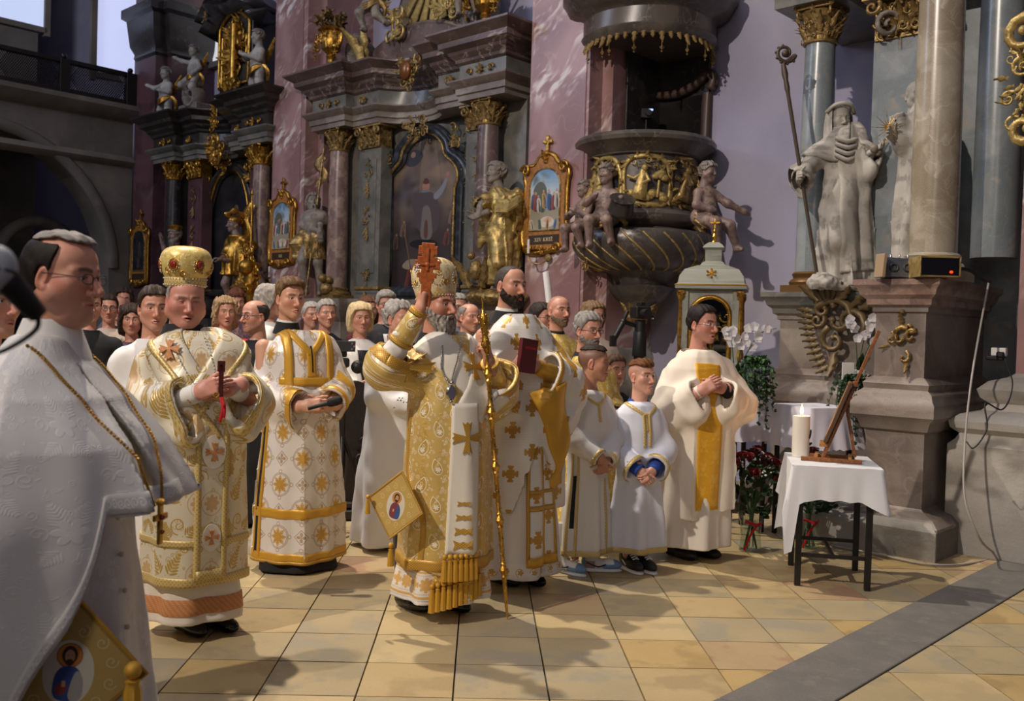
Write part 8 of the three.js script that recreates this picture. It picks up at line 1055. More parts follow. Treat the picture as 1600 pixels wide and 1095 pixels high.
{
const q=onNave(368,475,0.3),S=perch(q.p,-0.5),{L}=S,hd=L(366,350),ny=hd[1]- 0.17,el=L(352,400,-0.1),wr=L(345,405,-0.25),el2=L(395,385,0),wr2=L(392,398,-0.15);
const f=robeField({rows:[[0.42,0.24,0.2,0,0],[0.7,0.2,0.17,0,0],[0.9,0.14,0.12,0,0],[1.1,0.17,0.14,0,0],[ny - 0.1,0.19,0.13,0,0],[ny,0.09,0.08,0,0]],folds:[{n:9,p:1,lo:0,hi:0.03,y0:0.95,y1:0.45,sharp:1}],wrinkle:0.008,arms:[{sh:[-0.16,ny - 0.06,0],el,wr:[0,1,2].map((i)=>lerp(el[i],wr[i],0.4)),r:[0.08,0.07,0.06]},{sh:[0.16,ny - 0.06,0],el:el2,wr:[0,1,2].map((i)=>lerp(el2[i],wr2[i],0.4)),r:[0.08,0.07,0.06]}]});
const g=carved({label:'gilded helmeted angel with banner before the dark side altar',pos:q.p,yaw:-0.5,head:{at:hd,yaw:-0.5},mat:M.putto,limbs:[[[hd[0],ny + 0.1,hd[2]],[0,ny - 0.05,0],0.05,0.07],[el,wr,0.045,0.036],[el2,wr2,0.045,0.036],[[-0.09,0.6,0],[-0.12,0.3,0.1],0.08,0.055],[[-0.12,0.3,0.1],[-0.1,0.0,0],0.055,0.04],[[0.09,0.6,0],[0.1,0.3,0.02],0.08,0.055],[[0.1,0.3,0.02],[0.12,0,-0.04],0.055,0.04]],lo:[-0.5,-0.05,-0.35],hi:[0.5,1.7,0.45],h:0.018,hands:[{side:1,at:wr,dir:V(-0.4,0.1,1),palm:V(0,-1,0),style:CURL.clasp},{side:-1,at:wr2,dir:V(0,0.8,0.5),palm:V(-1,0,0),style:CURL.grip}],robe:f,robeMat:M.gold,rlo:[-0.5,0.3,-0.4],rhi:[0.5,1.65,0.5],rh:0.016});
const hm=M4().compose(V(...hd),new THREE.Quaternion().setFromEuler(new THREE.Euler(0,-0.5,0)),V(1,1,1));add(g,'helmet',[nets((x,y,z)=>max(fEll([0,0.035,-0.012],[0.092,0.1,0.115])(x,y,z),0.02 + 0.3*max(0,z)- y +(z<0?0.6*z:0)),[-0.13,-0.12,-0.15],[0.13,0.16,0.14],0.01,{}).applyMatrix4(hm),tube(curve([V(0,0.1,0.12),V(0,0.17,0.06),V(0,0.19,-0.04),V(0,0.12,-0.15),V(0,0.04,-0.2)],14),(t)=>[0.02,0.04 + 0.02*sin(t*20)],7).applyMatrix4(hm)],M.gold);const b=L(394,305,0.05);add(g,'banner_pole',[tube([V(...wr2),V(...b)],()=>0.014,6),place(lathe([[0,0.1],[0.025,0.02],[0,-0.02]],8),...b),tube(curve([V(b[0],b[1]- 0.12,b[2]),V(b[0]- 0.12,b[1]- 0.35,b[2]+ 0.02),V(b[0]- 0.06,b[1]- 0.55,b[2]+ 0.03),V(b[0]- 0.18,b[1]- 0.8,b[2])],14),(t)=>[0.07,0.02],7)],M.gold);
const w=L(410,345,0.1);
const u=at(392,462,13.6),og=thing('gilded_ornament','gilded rococo pedestal with cherub head at the foot of the helmeted angel','ornament',u,NAVE);add(og,'carving',[place(rocaille(0.5,0.5,500,1.8),0,0.28,0),lathe([[0.08,-0.25],[0.16,-0.18],[0.07,-0.1],[0.12,0.02],[0.3,0.1],[0.26,0.14],[0.1,0.18],[0.1,0.4],[0.16,0.45],[0,0.5]],14),place(rocaille(0.6,0.25,502,1.4),0,0.1,0.18),sphere(0.11,0.02,0.4,0.1),place(rocaille(0.34,0.3,503,1.2),0,0.58,0.06)],M.gold);
const k=at(276,396,15),B2=perch(k,-0.6);const h2=B2.L(273,368),e2=B2.L(259,396,-0.05),w2=B2.L(254,380,-0.1);const rf=robeField({rows:[[-0.35,0.2,0.16,0,0],[0,0.2,0.15,0,0],[0.08,0.1,0.09,0,0]],folds:PF(1,0.6),arms:[{sh:[-0.16,0.02,0],el:e2,wr:[0,1,2].map((i)=>lerp(e2[i],w2[i],0.1)),r:[0.08,0.07,0.06]},{sh:[0.17,0.0,0],el:[0.26,-0.2,0.05],wr:[0.12,-0.3,0.15],r:[0.09,0.08,0.07]}]});
const bg=carved({label:'gilded crowned bearded figure raising one hand on the left of the dark altar',pos:k,yaw:-0.6,head:{at:h2},mat:M.putto,limbs:[[[h2[0],h2[1]- 0.1,h2[2]],[0,0,0],0.055,0.06],[e2,w2,0.045,0.035]],lo:[-0.5,-0.4,-0.3],hi:[0.5,0.5,0.4],hands:[{side:1,at:w2,dir:V(-0.1,1,0.2),palm:V(0,0,1),style:CURL.flat}],hair:[{line:[0.06,0,-0.06,-0.1],t:0.014,wave:0.006,mat:M.stuccoDark},{beard:1,len:0.05,t:0.012,mat:M.stuccoDark}],robe:rf,robeMat:M.gold,rlo:[-0.5,-0.4,-0.3],rhi:[0.5,0.25,0.4],rh:0.018});add(bg,'crown',place(lathe([[0.09,0],[0.1,0.04],[0.115,0.08],[0.1,0.1],[0,0.11]],12),h2[0],h2[1]+ 0.06,h2[2]- 0.01),M.gold);
}
// cherubs: plump child figures; pose gives elbow and wrist of each arm, knee and foot of each leg in units of the body
function cherub(p,yaw,s,o){
const g=thing('cherub',o.label,'cherub',p,yaw,o.group);g.scale.setScalar(s);
const A=o.pose,sit=o.sit??0,L=[[[0,0.62,0],[0,0.5,0.01],0.085,0.1],[[0,0.5,0.01],[0,0.4,0.02],0.1,0.095],[[0,0.66,0],[0,0.74,0],0.05,0.045],[[-0.07,0.64,0],[0.07,0.64,0],0.055,0.055],[[-0.07,0.4,-0.02],[0.07,0.4,-0.02],0.085,0.085]];
A.slice(0,2).forEach(([e,w],i)=>{const q=i?1:-1;L.push([[q*0.1,0.64,0],e,0.047,0.042],[e,w,0.042,0.028],[w,[w[0]+(w[0]- e[0])*0.3,w[1]+(w[1]- e[1])*0.3,w[2]+(w[2]- e[2])*0.3],0.03,0.018]);});
A.slice(2).forEach(([k,f],i)=>{const q=i?1:-1;L.push([[q*0.06,0.38,0],k,0.078,0.058],[k,f,0.058,0.036],[f,[f[0],f[1]- 0.015,f[2]+ 0.08],0.034,0.024]);});
const body=fUnion(L.map((l)=>fCap(...l)),0.035),hp=[0,0.86,0.02],hd=stoneHead(0.82,hp,{yaw:o.look??0,pitch:o.nod??0,h:0.0095,head:{w:1.06,fat:0.9,nose:0.7,jaw:0.95}});
add(g,'body',mergeGeometries([hd.geo,nets(body,[-0.5,-0.1,-0.35],[0.5,1.0,0.5],0.018,{})].map(boxUV)),o.mat??M.putto);
add(g,'curls',boxUV(nets(hairField({line:[0.06,0.03,0.0,-0.07],t:0.02,wave:0.012,freq:38}),[-0.14,-0.15,-0.16],[0.14,0.18,0.16],0.011,{lip:2}).applyMatrix4(hd.m)),o.hairMat??M.mauveStone);
if(o.wing!==false)for(const q of[-1,1])add(g,'wing',[0,1,2,3].map((i)=>place(leaf(0.3 - i*0.05,0.05,0.1,1),q*0.05,0.6 - i*0.03,-0.1,-0.3,0,q*-(0.7 + i*0.3))),o.sash??M.gold);
const sa=[];for(let k=0;k<3;k++)sa.push(tube(curve([V(-0.13,0.42 - k*0.03,0.02),V(-0.03,0.36 - k*0.035,0.12),V(0.09,0.4 - k*0.02,0.09),V(0.14,0.44,-0.04)],12),()=>[0.03,0.02],6));sa.push(tube(curve([V(0.12,0.42,0),V(0.2,0.34,-0.05),V(0.16,0.2,-0.08)],8),(t)=>[0.05*(1 - 0.5*t),0.02],6));add(g,'sash',sa,o.sash??M.gold);
return g;
}
const STAND=[[[-0.1,0.2,0.03],[-0.11,0.02,0]],[[0.09,0.2,0.02],[0.1,0.02,0.02]]],SIT=[[[-0.1,0.34,0.24],[-0.09,0.08,0.22]],[[0.09,0.34,0.22],[0.12,0.12,0.14]]];
cherub(onNave(258,190,0.12).p,-0.6,0.95,{label:'pale cherub with outstretched arm standing on the left cornice of the dark altar',mat:M.stucco,pose:[[[-0.24,0.6,0.05],[-0.4,0.66,0.08]],[[0.16,0.5,0.05],[0.02,0.52,0.14]],...STAND]});
cherub(onNave(302,152,-0.1).p,-0.7,0.9,{label:'pale cherub with gilt wing kneeling on a stone scroll of the dark altar',mat:M.stucco,pose:[[[-0.2,0.66,0.1],[-0.3,0.72,0.2]],[[0.18,0.52,0],[0.12,0.4,0.1]],[[-0.1,0.2,0.2],[-0.1,0.1,0]],[[0.09,0.16,0.1],[0.1,0.06,-0.1]]]});
cherub(onNave(402,150,0.1).p,-0.9,1.02,{label:'pale cherub with gilt sash standing at the right of the dark altar top',mat:M.stucco,pose:[[[-0.2,0.56,0.1],[-0.1,0.6,0.22]],[[0.16,0.5,0.05],[-0.02,0.56,0.2]],...STAND],look:-0.3});
cherub(onNave(578,52,0.0).p,-0.5,0.95,{label:'dark carved cherub reaching left on the top of the central altar',mat:M.stuccoDark,sash:M.goldDull,pose:[[[-0.2,0.72,0.1],[-0.36,0.8,0.14]],[[0.2,0.6,0],[0.28,0.74,0.05]],[[-0.08,0.24,0.16],[-0.02,0.02,0.1]],[[0.14,0.22,0.06],[0.28,0.1,0]]]});
cherub(onNave(735,40,-0.1).p,-0.3,0.9,{label:'dark carved cherub beside the right urn on top of the central altar',mat:M.stuccoDark,sash:M.goldDull,pose:[[[-0.22,0.6,0.1],[-0.3,0.7,0.2]],[[0.2,0.6,0],[0.26,0.7,0.05]],...SIT]});
const pul=(px,py,d,yaw,s,o)=>cherub(at(px,py,d).add(V(0,-0.36*s,0)),yaw,s,{sash:M.goldDull,wing:false,...o});
pul(912,356,10.0,-0.9,0.82,{label:'painted cherub sitting at the far left of the pulpit bowl beside the framed picture',pose:[[[-0.18,0.5,0.12],[-0.06,0.5,0.24]],[[0.16,0.5,0.1],[0.04,0.56,0.22]],...SIT],look:-0.3});
const drumCherub=pul(946,345,9.7,-0.45,0.95,{label:'painted cherub with dark drum sitting on the left front of the pulpit bowl',pose:[[[-0.18,0.54,0.12],[-0.06,0.6,0.2]],[[0.18,0.56,0.1],[0.24,0.56,0.24]],...SIT],look:-0.4});add(drumCherub,'drum',place(lathe([[0,0],[0.13,0],[0.14,0.02],[0.13,0.05],[0.12,0.14],[0.14,0.16],[0,0.17]],16),0.22,0.42,0.18,0.5,0,-0.3),M.dark);
pul(1102,345,9.35,0.35,0.95,{label:'painted cherub sitting on the right side of the pulpit with one arm stretched out',pose:[[[-0.16,0.5,0.08],[-0.04,0.46,0.16]],[[0.2,0.54,0.1],[0.36,0.46,0.16]],[[-0.04,0.32,0.24],[0.04,0.06,0.2]],[[0.16,0.3,0.2],[0.26,0.08,0.2]]],look:0.5});
// ---------------------------------------------------------------- priests behind and the congregation
function vested(px,py,Z,yaw,o){
const p=at(px,py,Z),S=stand(px,0,yaw,Z),hd=S.loc(p),k=(hd[1]- 0.19)/ 1.46,shx=0.19*k,y=hd[1]- 0.2;
const arms=o.arms??[-1,1].map((s)=>({sh:[s*shx,y - 0.05,0],el:[s*0.25*k,y - 0.32,0.02],wr:[s*0.1,y - 0.38,0.22],r:o.sleeve??[0.075,0.07,0.062],drop:o.drop,wob:0.009}));
const g=person({...S,label:o.label,group:o.group,hs:o.hs??1,fine:o.fine??0.0056,hairFine:0.0068,handFine:0.009,head:{at:hd,...o.head},hands:o.noHands?[]:[-1,1].map((s)=>({side:-s,el:arms[(s + 1)/ 2].el,at:V(...arms[(s + 1)/ 2].wr),dir:V(-s*0.8,0.1,0.5),palm:V(-s*0.3,0,-1),style:CURL.clasp}))});
const w=o.w??1,hem=o.hem??0.03,rows=[[hem,0.24*w,0.2*w,0,0],[0.5*k,0.225*w,0.18*w,0,0],[0.9*k,0.2*w,0.155*w,0,0],[1.2*k,0.195*w,0.14*w,0,0],[y - 0.1,0.2*w,0.12,0,-0.005],[y - 0.02,0.13,0.095,hd[0]*0.5,hd[2]*0.5 - 0.01],[y + 0.035,0.07,0.068,hd[0]*0.8,hd[2]- 0.04]];
const f=robeField({rows,folds:[{n:6,p:px,lo:0.002,hi:o.fold??0.014,y0:1,y1:0.1,tw:0.5}],wrinkle:0.006,arms,k:0.05,neck:[hd[0],y + 0.07,hd[2]- 0.035,0.066]});
const m=add(g,o.piece??'vestment',robeMesh(f,[-0.5,hem - 0.03,-0.35],[0.5,y + 0.1,0.45],o.h??0.021),o.mat);
if(o.shirt)add(g,o.shirtName??'shirt',strap(f,[[0,y - 0.42,0.3],[0,y - 0.2,0.25],[0.0,y - 0.06,0.18]],(v)=>lerp(0.03,o.vw??0.15,v),(q)=>V(q.x,q.y - 0.03,-0.1),12,0.006,5),o.shirt);
if(o.lapels)add(g,'lapels',[-1,1].map((s)=>strap(f,[[s*0.02,y - 0.42,0.3],[s*0.06,y - 0.2,0.26],[s*0.08,y - 0.05,0.16]],0.05,(q)=>V(q.x,q.y - 0.03,-0.1),10,0.011,3)),o.mat);
if(o.tie)add(g,'tie',strap(f,[[0,y - 0.4,0.3],[0,y - 0.2,0.26],[0,y - 0.07,0.2]],0.04,(q)=>V(q.x,q.y - 0.03,-0.1),10,0.014,2),o.tie);
if(o.collar)add(g,'collar',collarRing([hd[0],hd[1]- 0.21,hd[2]- 0.04],0.088,0.067,0.06),o.collar);
if(o.lower){const l=robeField({rows:[[0.1,0.17,0.13,0,0],[0.5*k,0.18,0.14,0,0],[0.95*k,0.19,0.14,0,0]],folds:[{n:2,p:1.57,hi:0.02}]});add(g,'lower_clothes',robeMesh(l,[-0.25,0.05,-0.2],[0.25,1*k,0.2],0.028),o.lower);shoes(g,[[-0.08,0,-0.1],[0.08,0,0.1]],M.black);}
g.f=f;g.hd=hd;g.ytop=y;return g;
}
const short=(c,c2,e={})=>({line:[0.078,0.03,-0.01,-0.075],t:0.01,top:0.008,c,c2,...e}),bob=(c,c2,e={})=>({line:[0.08,-0.02,-0.1,-0.16],t:0.014,top:0.008,side:0.01,back:0.012,long:0.07,wave:0.005,c,c2,...e});
const mit={skin:0xc48f78};
vested(873,486,7.5,0.55,{label:'priest with shaved head and short moustache in gold vestment behind the tall bearded priest',mat:C.goldDamask,collar:C.black,drop:{w:[0,-0.1,0]},w:1.05,fine:0.0044,head:{...mit,hairC:0x2b2522,shaved:0.35,shL:[0.06,0.6],stubble:0.25,pitch:-0.05,nose:1.2,beard:{len:0.012,t:0.002,wave:0.001,c:0x5a4a40,c2:0x7a6658}}});
vested(919,517,6.75,0.62,{label:'grey haired priest with spectacles in gold cape behind the two boys',mat:C.goldDamask,collar:C.navy,w:1.12,fine:0.0044,drop:{w:[0,-0.12,0]},head:{...mit,hairC:0x77736e,browC:0x4a4440,stubble:0.3,nose:1.2,hair:short(0x9a9690,0x6a6762,{top:0.014,wave:0.005}),beard:{len:0.01,t:0.003,c:0x5c5652,c2:0x85807a},glasses:{rx:0.024,ry:0.014,th:0.0018}}});
vested(846,497,8.0,0.9,{label:'dark haired man with spectacles partly hidden between the two gold priests',mat:C.suit,head:{...mit,hairC:0x1d1917,hair:short(0x221d1a,0x3a322c),glasses:{}}});
vested(240,482,5.5,0.5,{label:'dark haired acolyte in white and gold robe hidden behind the crowned bishop',mat:C.alb,w:1.12,head:{...mit,hairC:0x2a211c,hair:short(0x2c231d,0x46392f,{wave:0.005})},drop:{w:[0,-0.08,0]}});
{const g=vested(624,499,6.6,0.85,{noHands:1,label:'grey curly haired man in long white robe behind the raised arm of the bearded bishop',mat:C.alb,w:1.25,fold:0.03,h:0.014,head:{...mit,hairC:0x8f8a84,hair:short(0xa5a09a,0x77726d,{wave:0.009,back:0.01})}});}
vested(-14,470,3.3,1.2,{label:'person in gold vestment at the left edge behind the priest in white',mat:C.goldDamask,w:1.15,fine:0.006,head:{...mit,hairC:0x3a322c,hair:short(0x3a322c,0x4a4038)}});
vested(140,478,7.0,0.6,{label:'person in black jacket behind the shoulder of the priest in white',mat:C.black,piece:'jacket',head:{...mit,hairC:0x2a2420,hair:short(0x2a2420,0x3a322c)}});
vested(170,482,8.5,0.35,{label:'woman in beige blazer and white top with dark hair tied back and spectacles',mat:C.beige,piece:'jacket',lapels:1,shirt:C.alb,lower:C.suit,head:{...mit,w:0.94,jaw:0.9,hairC:0x1f1815,lip:0xa84a48,hair:short(0x231b17,0x35291f,{t:0.007}),glasses:{th:0.002}}});
vested(186,481,9.4,0.3,{label:'bald man with spectacles behind the woman in the beige blazer',mat:C.suit,piece:'jacket',noHands:1,head:{...mit,hairC:0x3a322c,shaved:0.4,glasses:{th:0.002}}});
vested(193,468,10.2,0.4,{label:'woman with spectacles furthest back behind the woman in the beige blazer',mat:C.grey,piece:'jacket',noHands:1,head:{...mit,w:0.94,hairC:0x2b211c,hair:bob(0x2b211c,0x3d3028),glasses:{th:0.002}}});
vested(206,500,7.9,0.3,{label:'woman with dark fringe beside the woman in the beige blazer',mat:C.floral,piece:'blouse',head:{...mit,w:0.93,hairC:0x2a1f1a,hair:bob(0x2a1f1a,0x40312a,{line:[0.05,-0.02,-0.1,-0.14]})}});
vested(353,488,8.2,0.42,{label:'woman with wavy fair hair in red jacket singing behind the crowned bishop',mat:C.red,piece:'jacket',lapels:1,shirt:C.alb,lower:C.black,head:{...mit,w:0.94,jaw:0.9,mouth:0.6,lip:0xb04a48,hairC:0x9a7c58,browC:0x6a5038,hair:bob(0xb59a76,0x7a5f44,{long:0.1,wave:0.009})}});
vested(369,473,9.2,0.5,{label:'woman with short auburn hair in patterned blouse behind the woman in red',mat:C.floral,piece:'blouse',noHands:1,head:{...mit,w:0.94,hairC:0x5a352a,mouth:0.4,hair:short(0x6a4034,0x4a2a22,{t:0.018,wave:0.007,line:[0.06,0.01,-0.04,-0.09]})}});
vested(398,494,7.2,-0.75,{label:'balding man with spectacles in black suit looking left beside the young man in gold',mat:C.black,piece:'suit',w:1.1,lower:C.black,head:{...mit,hairC:0x3a3430,nose:1.2,fat:0.4,stubble:0.3,hair:{line:[0.13,0.07,0.0,-0.08],t:0.004,bald:0.5,c:0x45403c,c2:0x35302c},glasses:{th:0.002}}});
vested(424,470,8.0,1.5,{label:'woman with grey bobbed hair in white top behind the young man in gold',mat:C.whiteJacket,piece:'blouse',noHands:1,head:{...mit,w:0.95,hairC:0x9a948c,hair:bob(0xb5aea4,0x77706a)}});
vested(510,490,8.6,0.5,{label:'elderly grey haired man in dark shirt right of the young man in gold',mat:C.navy,piece:'jacket',shirt:C.alb,lower:C.suit,head:{...mit,hairC:0x8c8882,nose:1.2,hair:short(0xa8a39c,0x7d7872,{wave:0.005})}});
vested(486,492,9.5,0.6,{label:'white haired man in pale shirt half hidden behind the elderly man in the dark shirt',mat:C.whiteJacket,piece:'shirt',noHands:1,head:{...mit,hairC:0xb5b0a8,hair:short(0xc0bbb2,0x989288)}});
{const g=vested(564,497,8.05,0.35,{label:'blonde woman in white jacket over black lace top behind the phone stand',mat:C.whiteJacket,piece:'jacket',hem:0.75,lapels:1,shirt:C.skirtLace,vw:0.17,fine:0.0046,lower:C.skirtLace,head:{...mit,w:0.96,jaw:0.92,fat:0.3,lip:0xb0544e,hairC:0xc9ae80,browC:0x8a6c48,hair:bob(0xd9c49a,0xa98f66,{t:0.016,long:0.06,wave:0.0018,freq:30,line:[0.07,0.0,-0.1,-0.12]})}});}
vested(603,476,8.75,0.32,{label:'grey haired man with spectacles in black suit and tie behind the blonde woman',mat:C.suit,piece:'jacket',lapels:1,shirt:C.alb,tie:C.grey,noHands:1,head:{...mit,hairC:0x8a857e,nose:1.3,hair:short(0x9c978f,0x6f6a64,{t:0.016,fr:0.008,line:[0.07,0.01,-0.03,-0.09]}),glasses:{th:0.002}}});
vested(577,484,9.6,0.4,{label:'woman with auburn hair furthest back between the blonde woman and the man in the suit',mat:C.maroon,piece:'blouse',noHands:1,head:{...mit,w:0.95,hairC:0x6a4634,hair:bob(0x7a5440,0x553a2c)}});
vested(716,480,9.0,0.35,{label:'grey haired person with spectacles between the bearded bishop and his staff',mat:C.grey,piece:'jacket',noHands:1,head:{...mit,hairC:0x8a857e,hair:short(0xa09b94,0x77726c),glasses:{th:0.002}}});
vested(733,496,8.2,0.7,{label:'man with thin grey hair just left of the bishop staff top',mat:C.suit,piece:'jacket',noHands:1,head:{...mit,hairC:0x77716a,hair:{line:[0.12,0.06,-0.01,-0.08],t:0.004,bald:0.4,c:0x8a857e,c2:0x6a645e}}});
vested(929,494,8.6,0.5,{label:'woman with fair hair and spectacles just above the grey haired priest',mat:C.beige,piece:'blouse',noHands:1,head:{...mit,w:0.94,hairC:0x7a6048,hair:bob(0x8a7054,0x5f4a38),glasses:{th:0.002}}});
vested(962,577,7.25,0.3,{label:'small brown haired child behind the gap between the two boys',mat:C.navy,piece:'jacket',noHands:1,hs:0.86,w:0.85,head:{...mit,hairC:0x4a3628,hair:short(0x5a4432,0x3a2a20)}});
// ---------------------------------------------------------------- things on the floor and on the plinths
const gx=(px,py)=>ground(px,py);
{
const c=[ground(1243,917),ground(1353,926),ground(1337,888),ground(1245,880)],ctr=c[0].clone().add(c[2]).multiplyScalar(0.5),ax=c[1].clone().sub(c[0]),w=ax.length(),yaw=-Math.atan2(ax.z,ax.x),d=0.52,top=0.735;
const t=thing('small_table','small table with black square legs under a white cloth before the marble plinths','table',V(ctr.x,0,ctr.z),yaw);
for(const[x,z]of[[-1,1],[1,1],[1,-1],[-1,-1]])add(t,'leg',box(0.036,top - 0.02,0.036,x*w / 2,(top - 0.02)/ 2,z*d / 2,0.003),M.blackWood);
for(const z of[-1,1])add(t,'stretcher',box(w,0.022,0.022,0,0.19,z*d / 2,0.003),M.blackWood);add(t,'cross_stretcher',box(0.022,0.022,d,0,0.19,0,0.003),M.blackWood);
add(t,'tabletop',box(w + 0.1,0.025,d + 0.12,0,top - 0.0125,0,0.004),M.blackWood);
const W=w / 2 + 0.06,D=d / 2 + 0.07,cl=thing('tablecloth','white linen cloth with hanging pointed corners on the black legged table','tablecloth',V(ctr.x,0,ctr.z),yaw);const y0=top + 0.006;
add(cl,'cloth',[grid(20,20,(u,v)=>V(lerp(-W,W,u),y0 + 0.001*sin(u*20)*sin(v*17),lerp(-D,D,v)),(u,v)=>[u,v]),
grid(90,12,(u,v)=>{const a=u*4,k=Math.floor(min(a,3.999)),t_=a - k,P=[[-W,-D],[W,-D],[W,D],[-W,D],[-W,-D]];let x=lerp(P[k][0],P[k + 1][0],t_),z=lerp(P[k][1],P[k + 1][1],t_);const e=min(t_,1 - t_),cor=Math.exp(-e*e*60),len=0.2 + 0.07*cor +(x<-W + 0.05?0.26*sstep(0,0.2,t_):0)+ 0.004*sin(a*30),n=[x / W,z / D];const out=(0.012 + 0.035*cor + 0.006*sin(u*110))*v;const nx=abs(x)>W - 0.001?Math.sign(x):0,nz_=abs(z)>D - 0.001?Math.sign(z):0;x +=out*(nx||n[0]*cor);z +=out*(nz_||n[1]*cor);return V(x,y0 - len*v -(v<0.01?0:0.002),z);},(u,v)=>[u*3,v*0.3])],C.linen);
const T=(x,z)=>{const q=V(x,0,z).applyAxisAngle(V(0,1,0),yaw);return V(ctr.x + q.x,y0 + 0.002,ctr.z + q.z);};
// candle
const cp=T(-W*0.68,-0.12),cd=thing('candle','thick white pillar candle with a burning flame on the white table','candle',cp,0);const R=0.055,Hc=0.265;
add(cd,'wax',lathe([[0,0],[R,0],[R,Hc - 0.004],[R - 0.004,Hc],[R*0.75,Hc - 0.006],[0,Hc - 0.012]],28),phys({color:0xe8e2d6,roughness:0.45,transmission:0.12,thickness:0}));add(cd,'wick',rod(V(0,Hc - 0.012,0),V(0.002,Hc + 0.016,0),0.0016),M.ink);
add(cd,'flame',lathe([[0,0],[0.008,0.01],[0.012,0.025],[0.009,0.045],[0.003,0.066],[0,0.075]],12).translate(0,Hc + 0.002,0),std({color:0xffe2b0,emissive:0xffc27a,emissiveIntensity:2.6}));add(cd,'printed_leaf',[place(leaf(0.06,0.016,0),R*0.8,0.12,R*0.62,0,0.9,-0.4),place(leaf(0.05,0.014,0),R*0.8,0.08,R*0.62,0,0.9,-1.4)],M.black);
const fl=new THREE.PointLight(0xffb060,0.09,0,2);fl.position.copy(cp).add(V(0,Hc + 0.035,0));fl.castShadow=true;fl.shadow.radius=0.8;scene.add(fl);
// easel with an icon board
const ep=T(-0.03,0.0),es=thing('table_easel','small wooden table easel seen from the side on the white table','easel',ep,yaw - 0.12),lean=0.36;
const dirB=V(sin(lean),cos(lean),0),ap=(s)=>V(-0.02 + s*sin(lean),0.02 + s*cos(lean),0);
add(es,'foot',box(0.36,0.026,0.022,0.03,0.013,0.1,0.003),M.easelWood);add(es,'foot',box(0.34,0.026,0.022,0.0,0.013,-0.1,0.003),M.easelWood);add(es,'crossbar',box(0.022,0.02,0.22,-0.06,0.028,0,0.003),M.oak);add(es,'crossbar',box(0.022,0.02,0.22,0.14,0.028,0,0.003),M.oak);
const br=(a,b,w_,d_)=>{const g=box(w_,a.distanceTo(b),d_,0,0,0,0.003);g.applyQuaternion(new THREE.Quaternion().setFromUnitVectors(V(0,1,0),b.clone().sub(a).normalize()));const m=a.clone().lerp(b,0.5);return g.translate(m.x,m.y,m.z);};
const up=ap(0.86);add(es,'upright',br(ap(0),V(up.x,up.y,0),0.022,0.03),M.easelWood);for(const z of[-0.085,0.085])add(es,'side_post',br(ap(0.0).setZ(z),ap(0.46).setZ(z),0.02,0.022),M.easelWood);add(es,'rear_leg',br(V(0.17,0.03,0),ap(0.36),0.02,0.022),M.easelWood);add(es,'clamp',[br(ap(0.5).setZ(-0.05),ap(0.5).setZ(0.05),0.03,0.03),sphere(0.016,ap(0.5).x - 0.03,ap(0.5).y,0)],M.easelWood);add(es,'ledge',br(ap(0.09).setZ(-0.11).add(V(-0.03,0,0)),ap(0.09).setZ(0.11).add(V(-0.03,0,0)),0.05,0.02),M.oak);
const ic=thing('icon_panel','painted icon board leaning on the small table easel, seen edge on','picture',ep,yaw - 0.12),io=ap(0.3).add(V(-0.026,0.01,0));const pn=box(0.3,0.4,0.022,0,0,0,0.003);{const p=pn.attributes.position,uv=pn.attributes.uv;for(let i=0;i<p.count;i++)uv.setXY(i,p.getX(i)/ 0.3 + 0.5,p.getY(i)/ 0.4 + 0.5);}add(ic,'panel',pn.applyMatrix4(M4().makeRotationY(-PI / 2)).applyMatrix4(M4().makeRotationZ(-lean)).translate(io.x,io.y,io.z),std({map:canvasTex(256,340,(g,w,h)=>{g.fillStyle='#5d4330';g.fillRect(0,0,w,h);g.fillStyle='#8a6a3a';g.fillRect(26,26,w - 52,h - 52);robed(g,128,300,230,'#5a2f2a','#33211e','#9a7350',0);g.strokeStyle='#a8863c';g.lineWidth=6;g.beginPath();g.arc(128,100,36,0,7);g.stroke();}),roughness:0.4}));
}
function rose(r){const l=[];for(let i=0;i<9;i++){const a=i*2.4,q=r*(0.25 + 0.08*i);l.push(grid(4,4,(u,v)=>{const b=a +(u - 0.5)*1.5,k=q*(0.5 + 0.6*v);return V(k*sin(b),r*(0.9*v - 0.3 + 0.25*(9 - i)/ 9)-(v>0.8?0.12*r:0),k*cos(b));}));}l.push(sphere(r*0.4,0,0.1*r,0,1.2,1,7));return join(l);}
const glassV=phys({color:0xf2f6f4,transmission:1,roughness:0.03,thickness:0,ior:1.45}),leafM=std({color:0x1f3a1c,roughness:0.6}),leafL=std({color:0x35562c,roughness:0.6}),petalW=phys({color:0xe9e8ec,roughness:0.6,transmission:0.15,thickness:0}),roseM=std({color:0x6a0710,roughness:0.55}),roseD=std({color:0x42040b,roughness:0.6});
const oneLeaf=(len,w)=>grid(2,4,(u,v)=>{const x=(u - 0.5)*2;return V(x*w*sin(PI*min(1,0.08 + v*0.92)),v*len,0.25*len*v*v + abs(x)*w*0.25);});
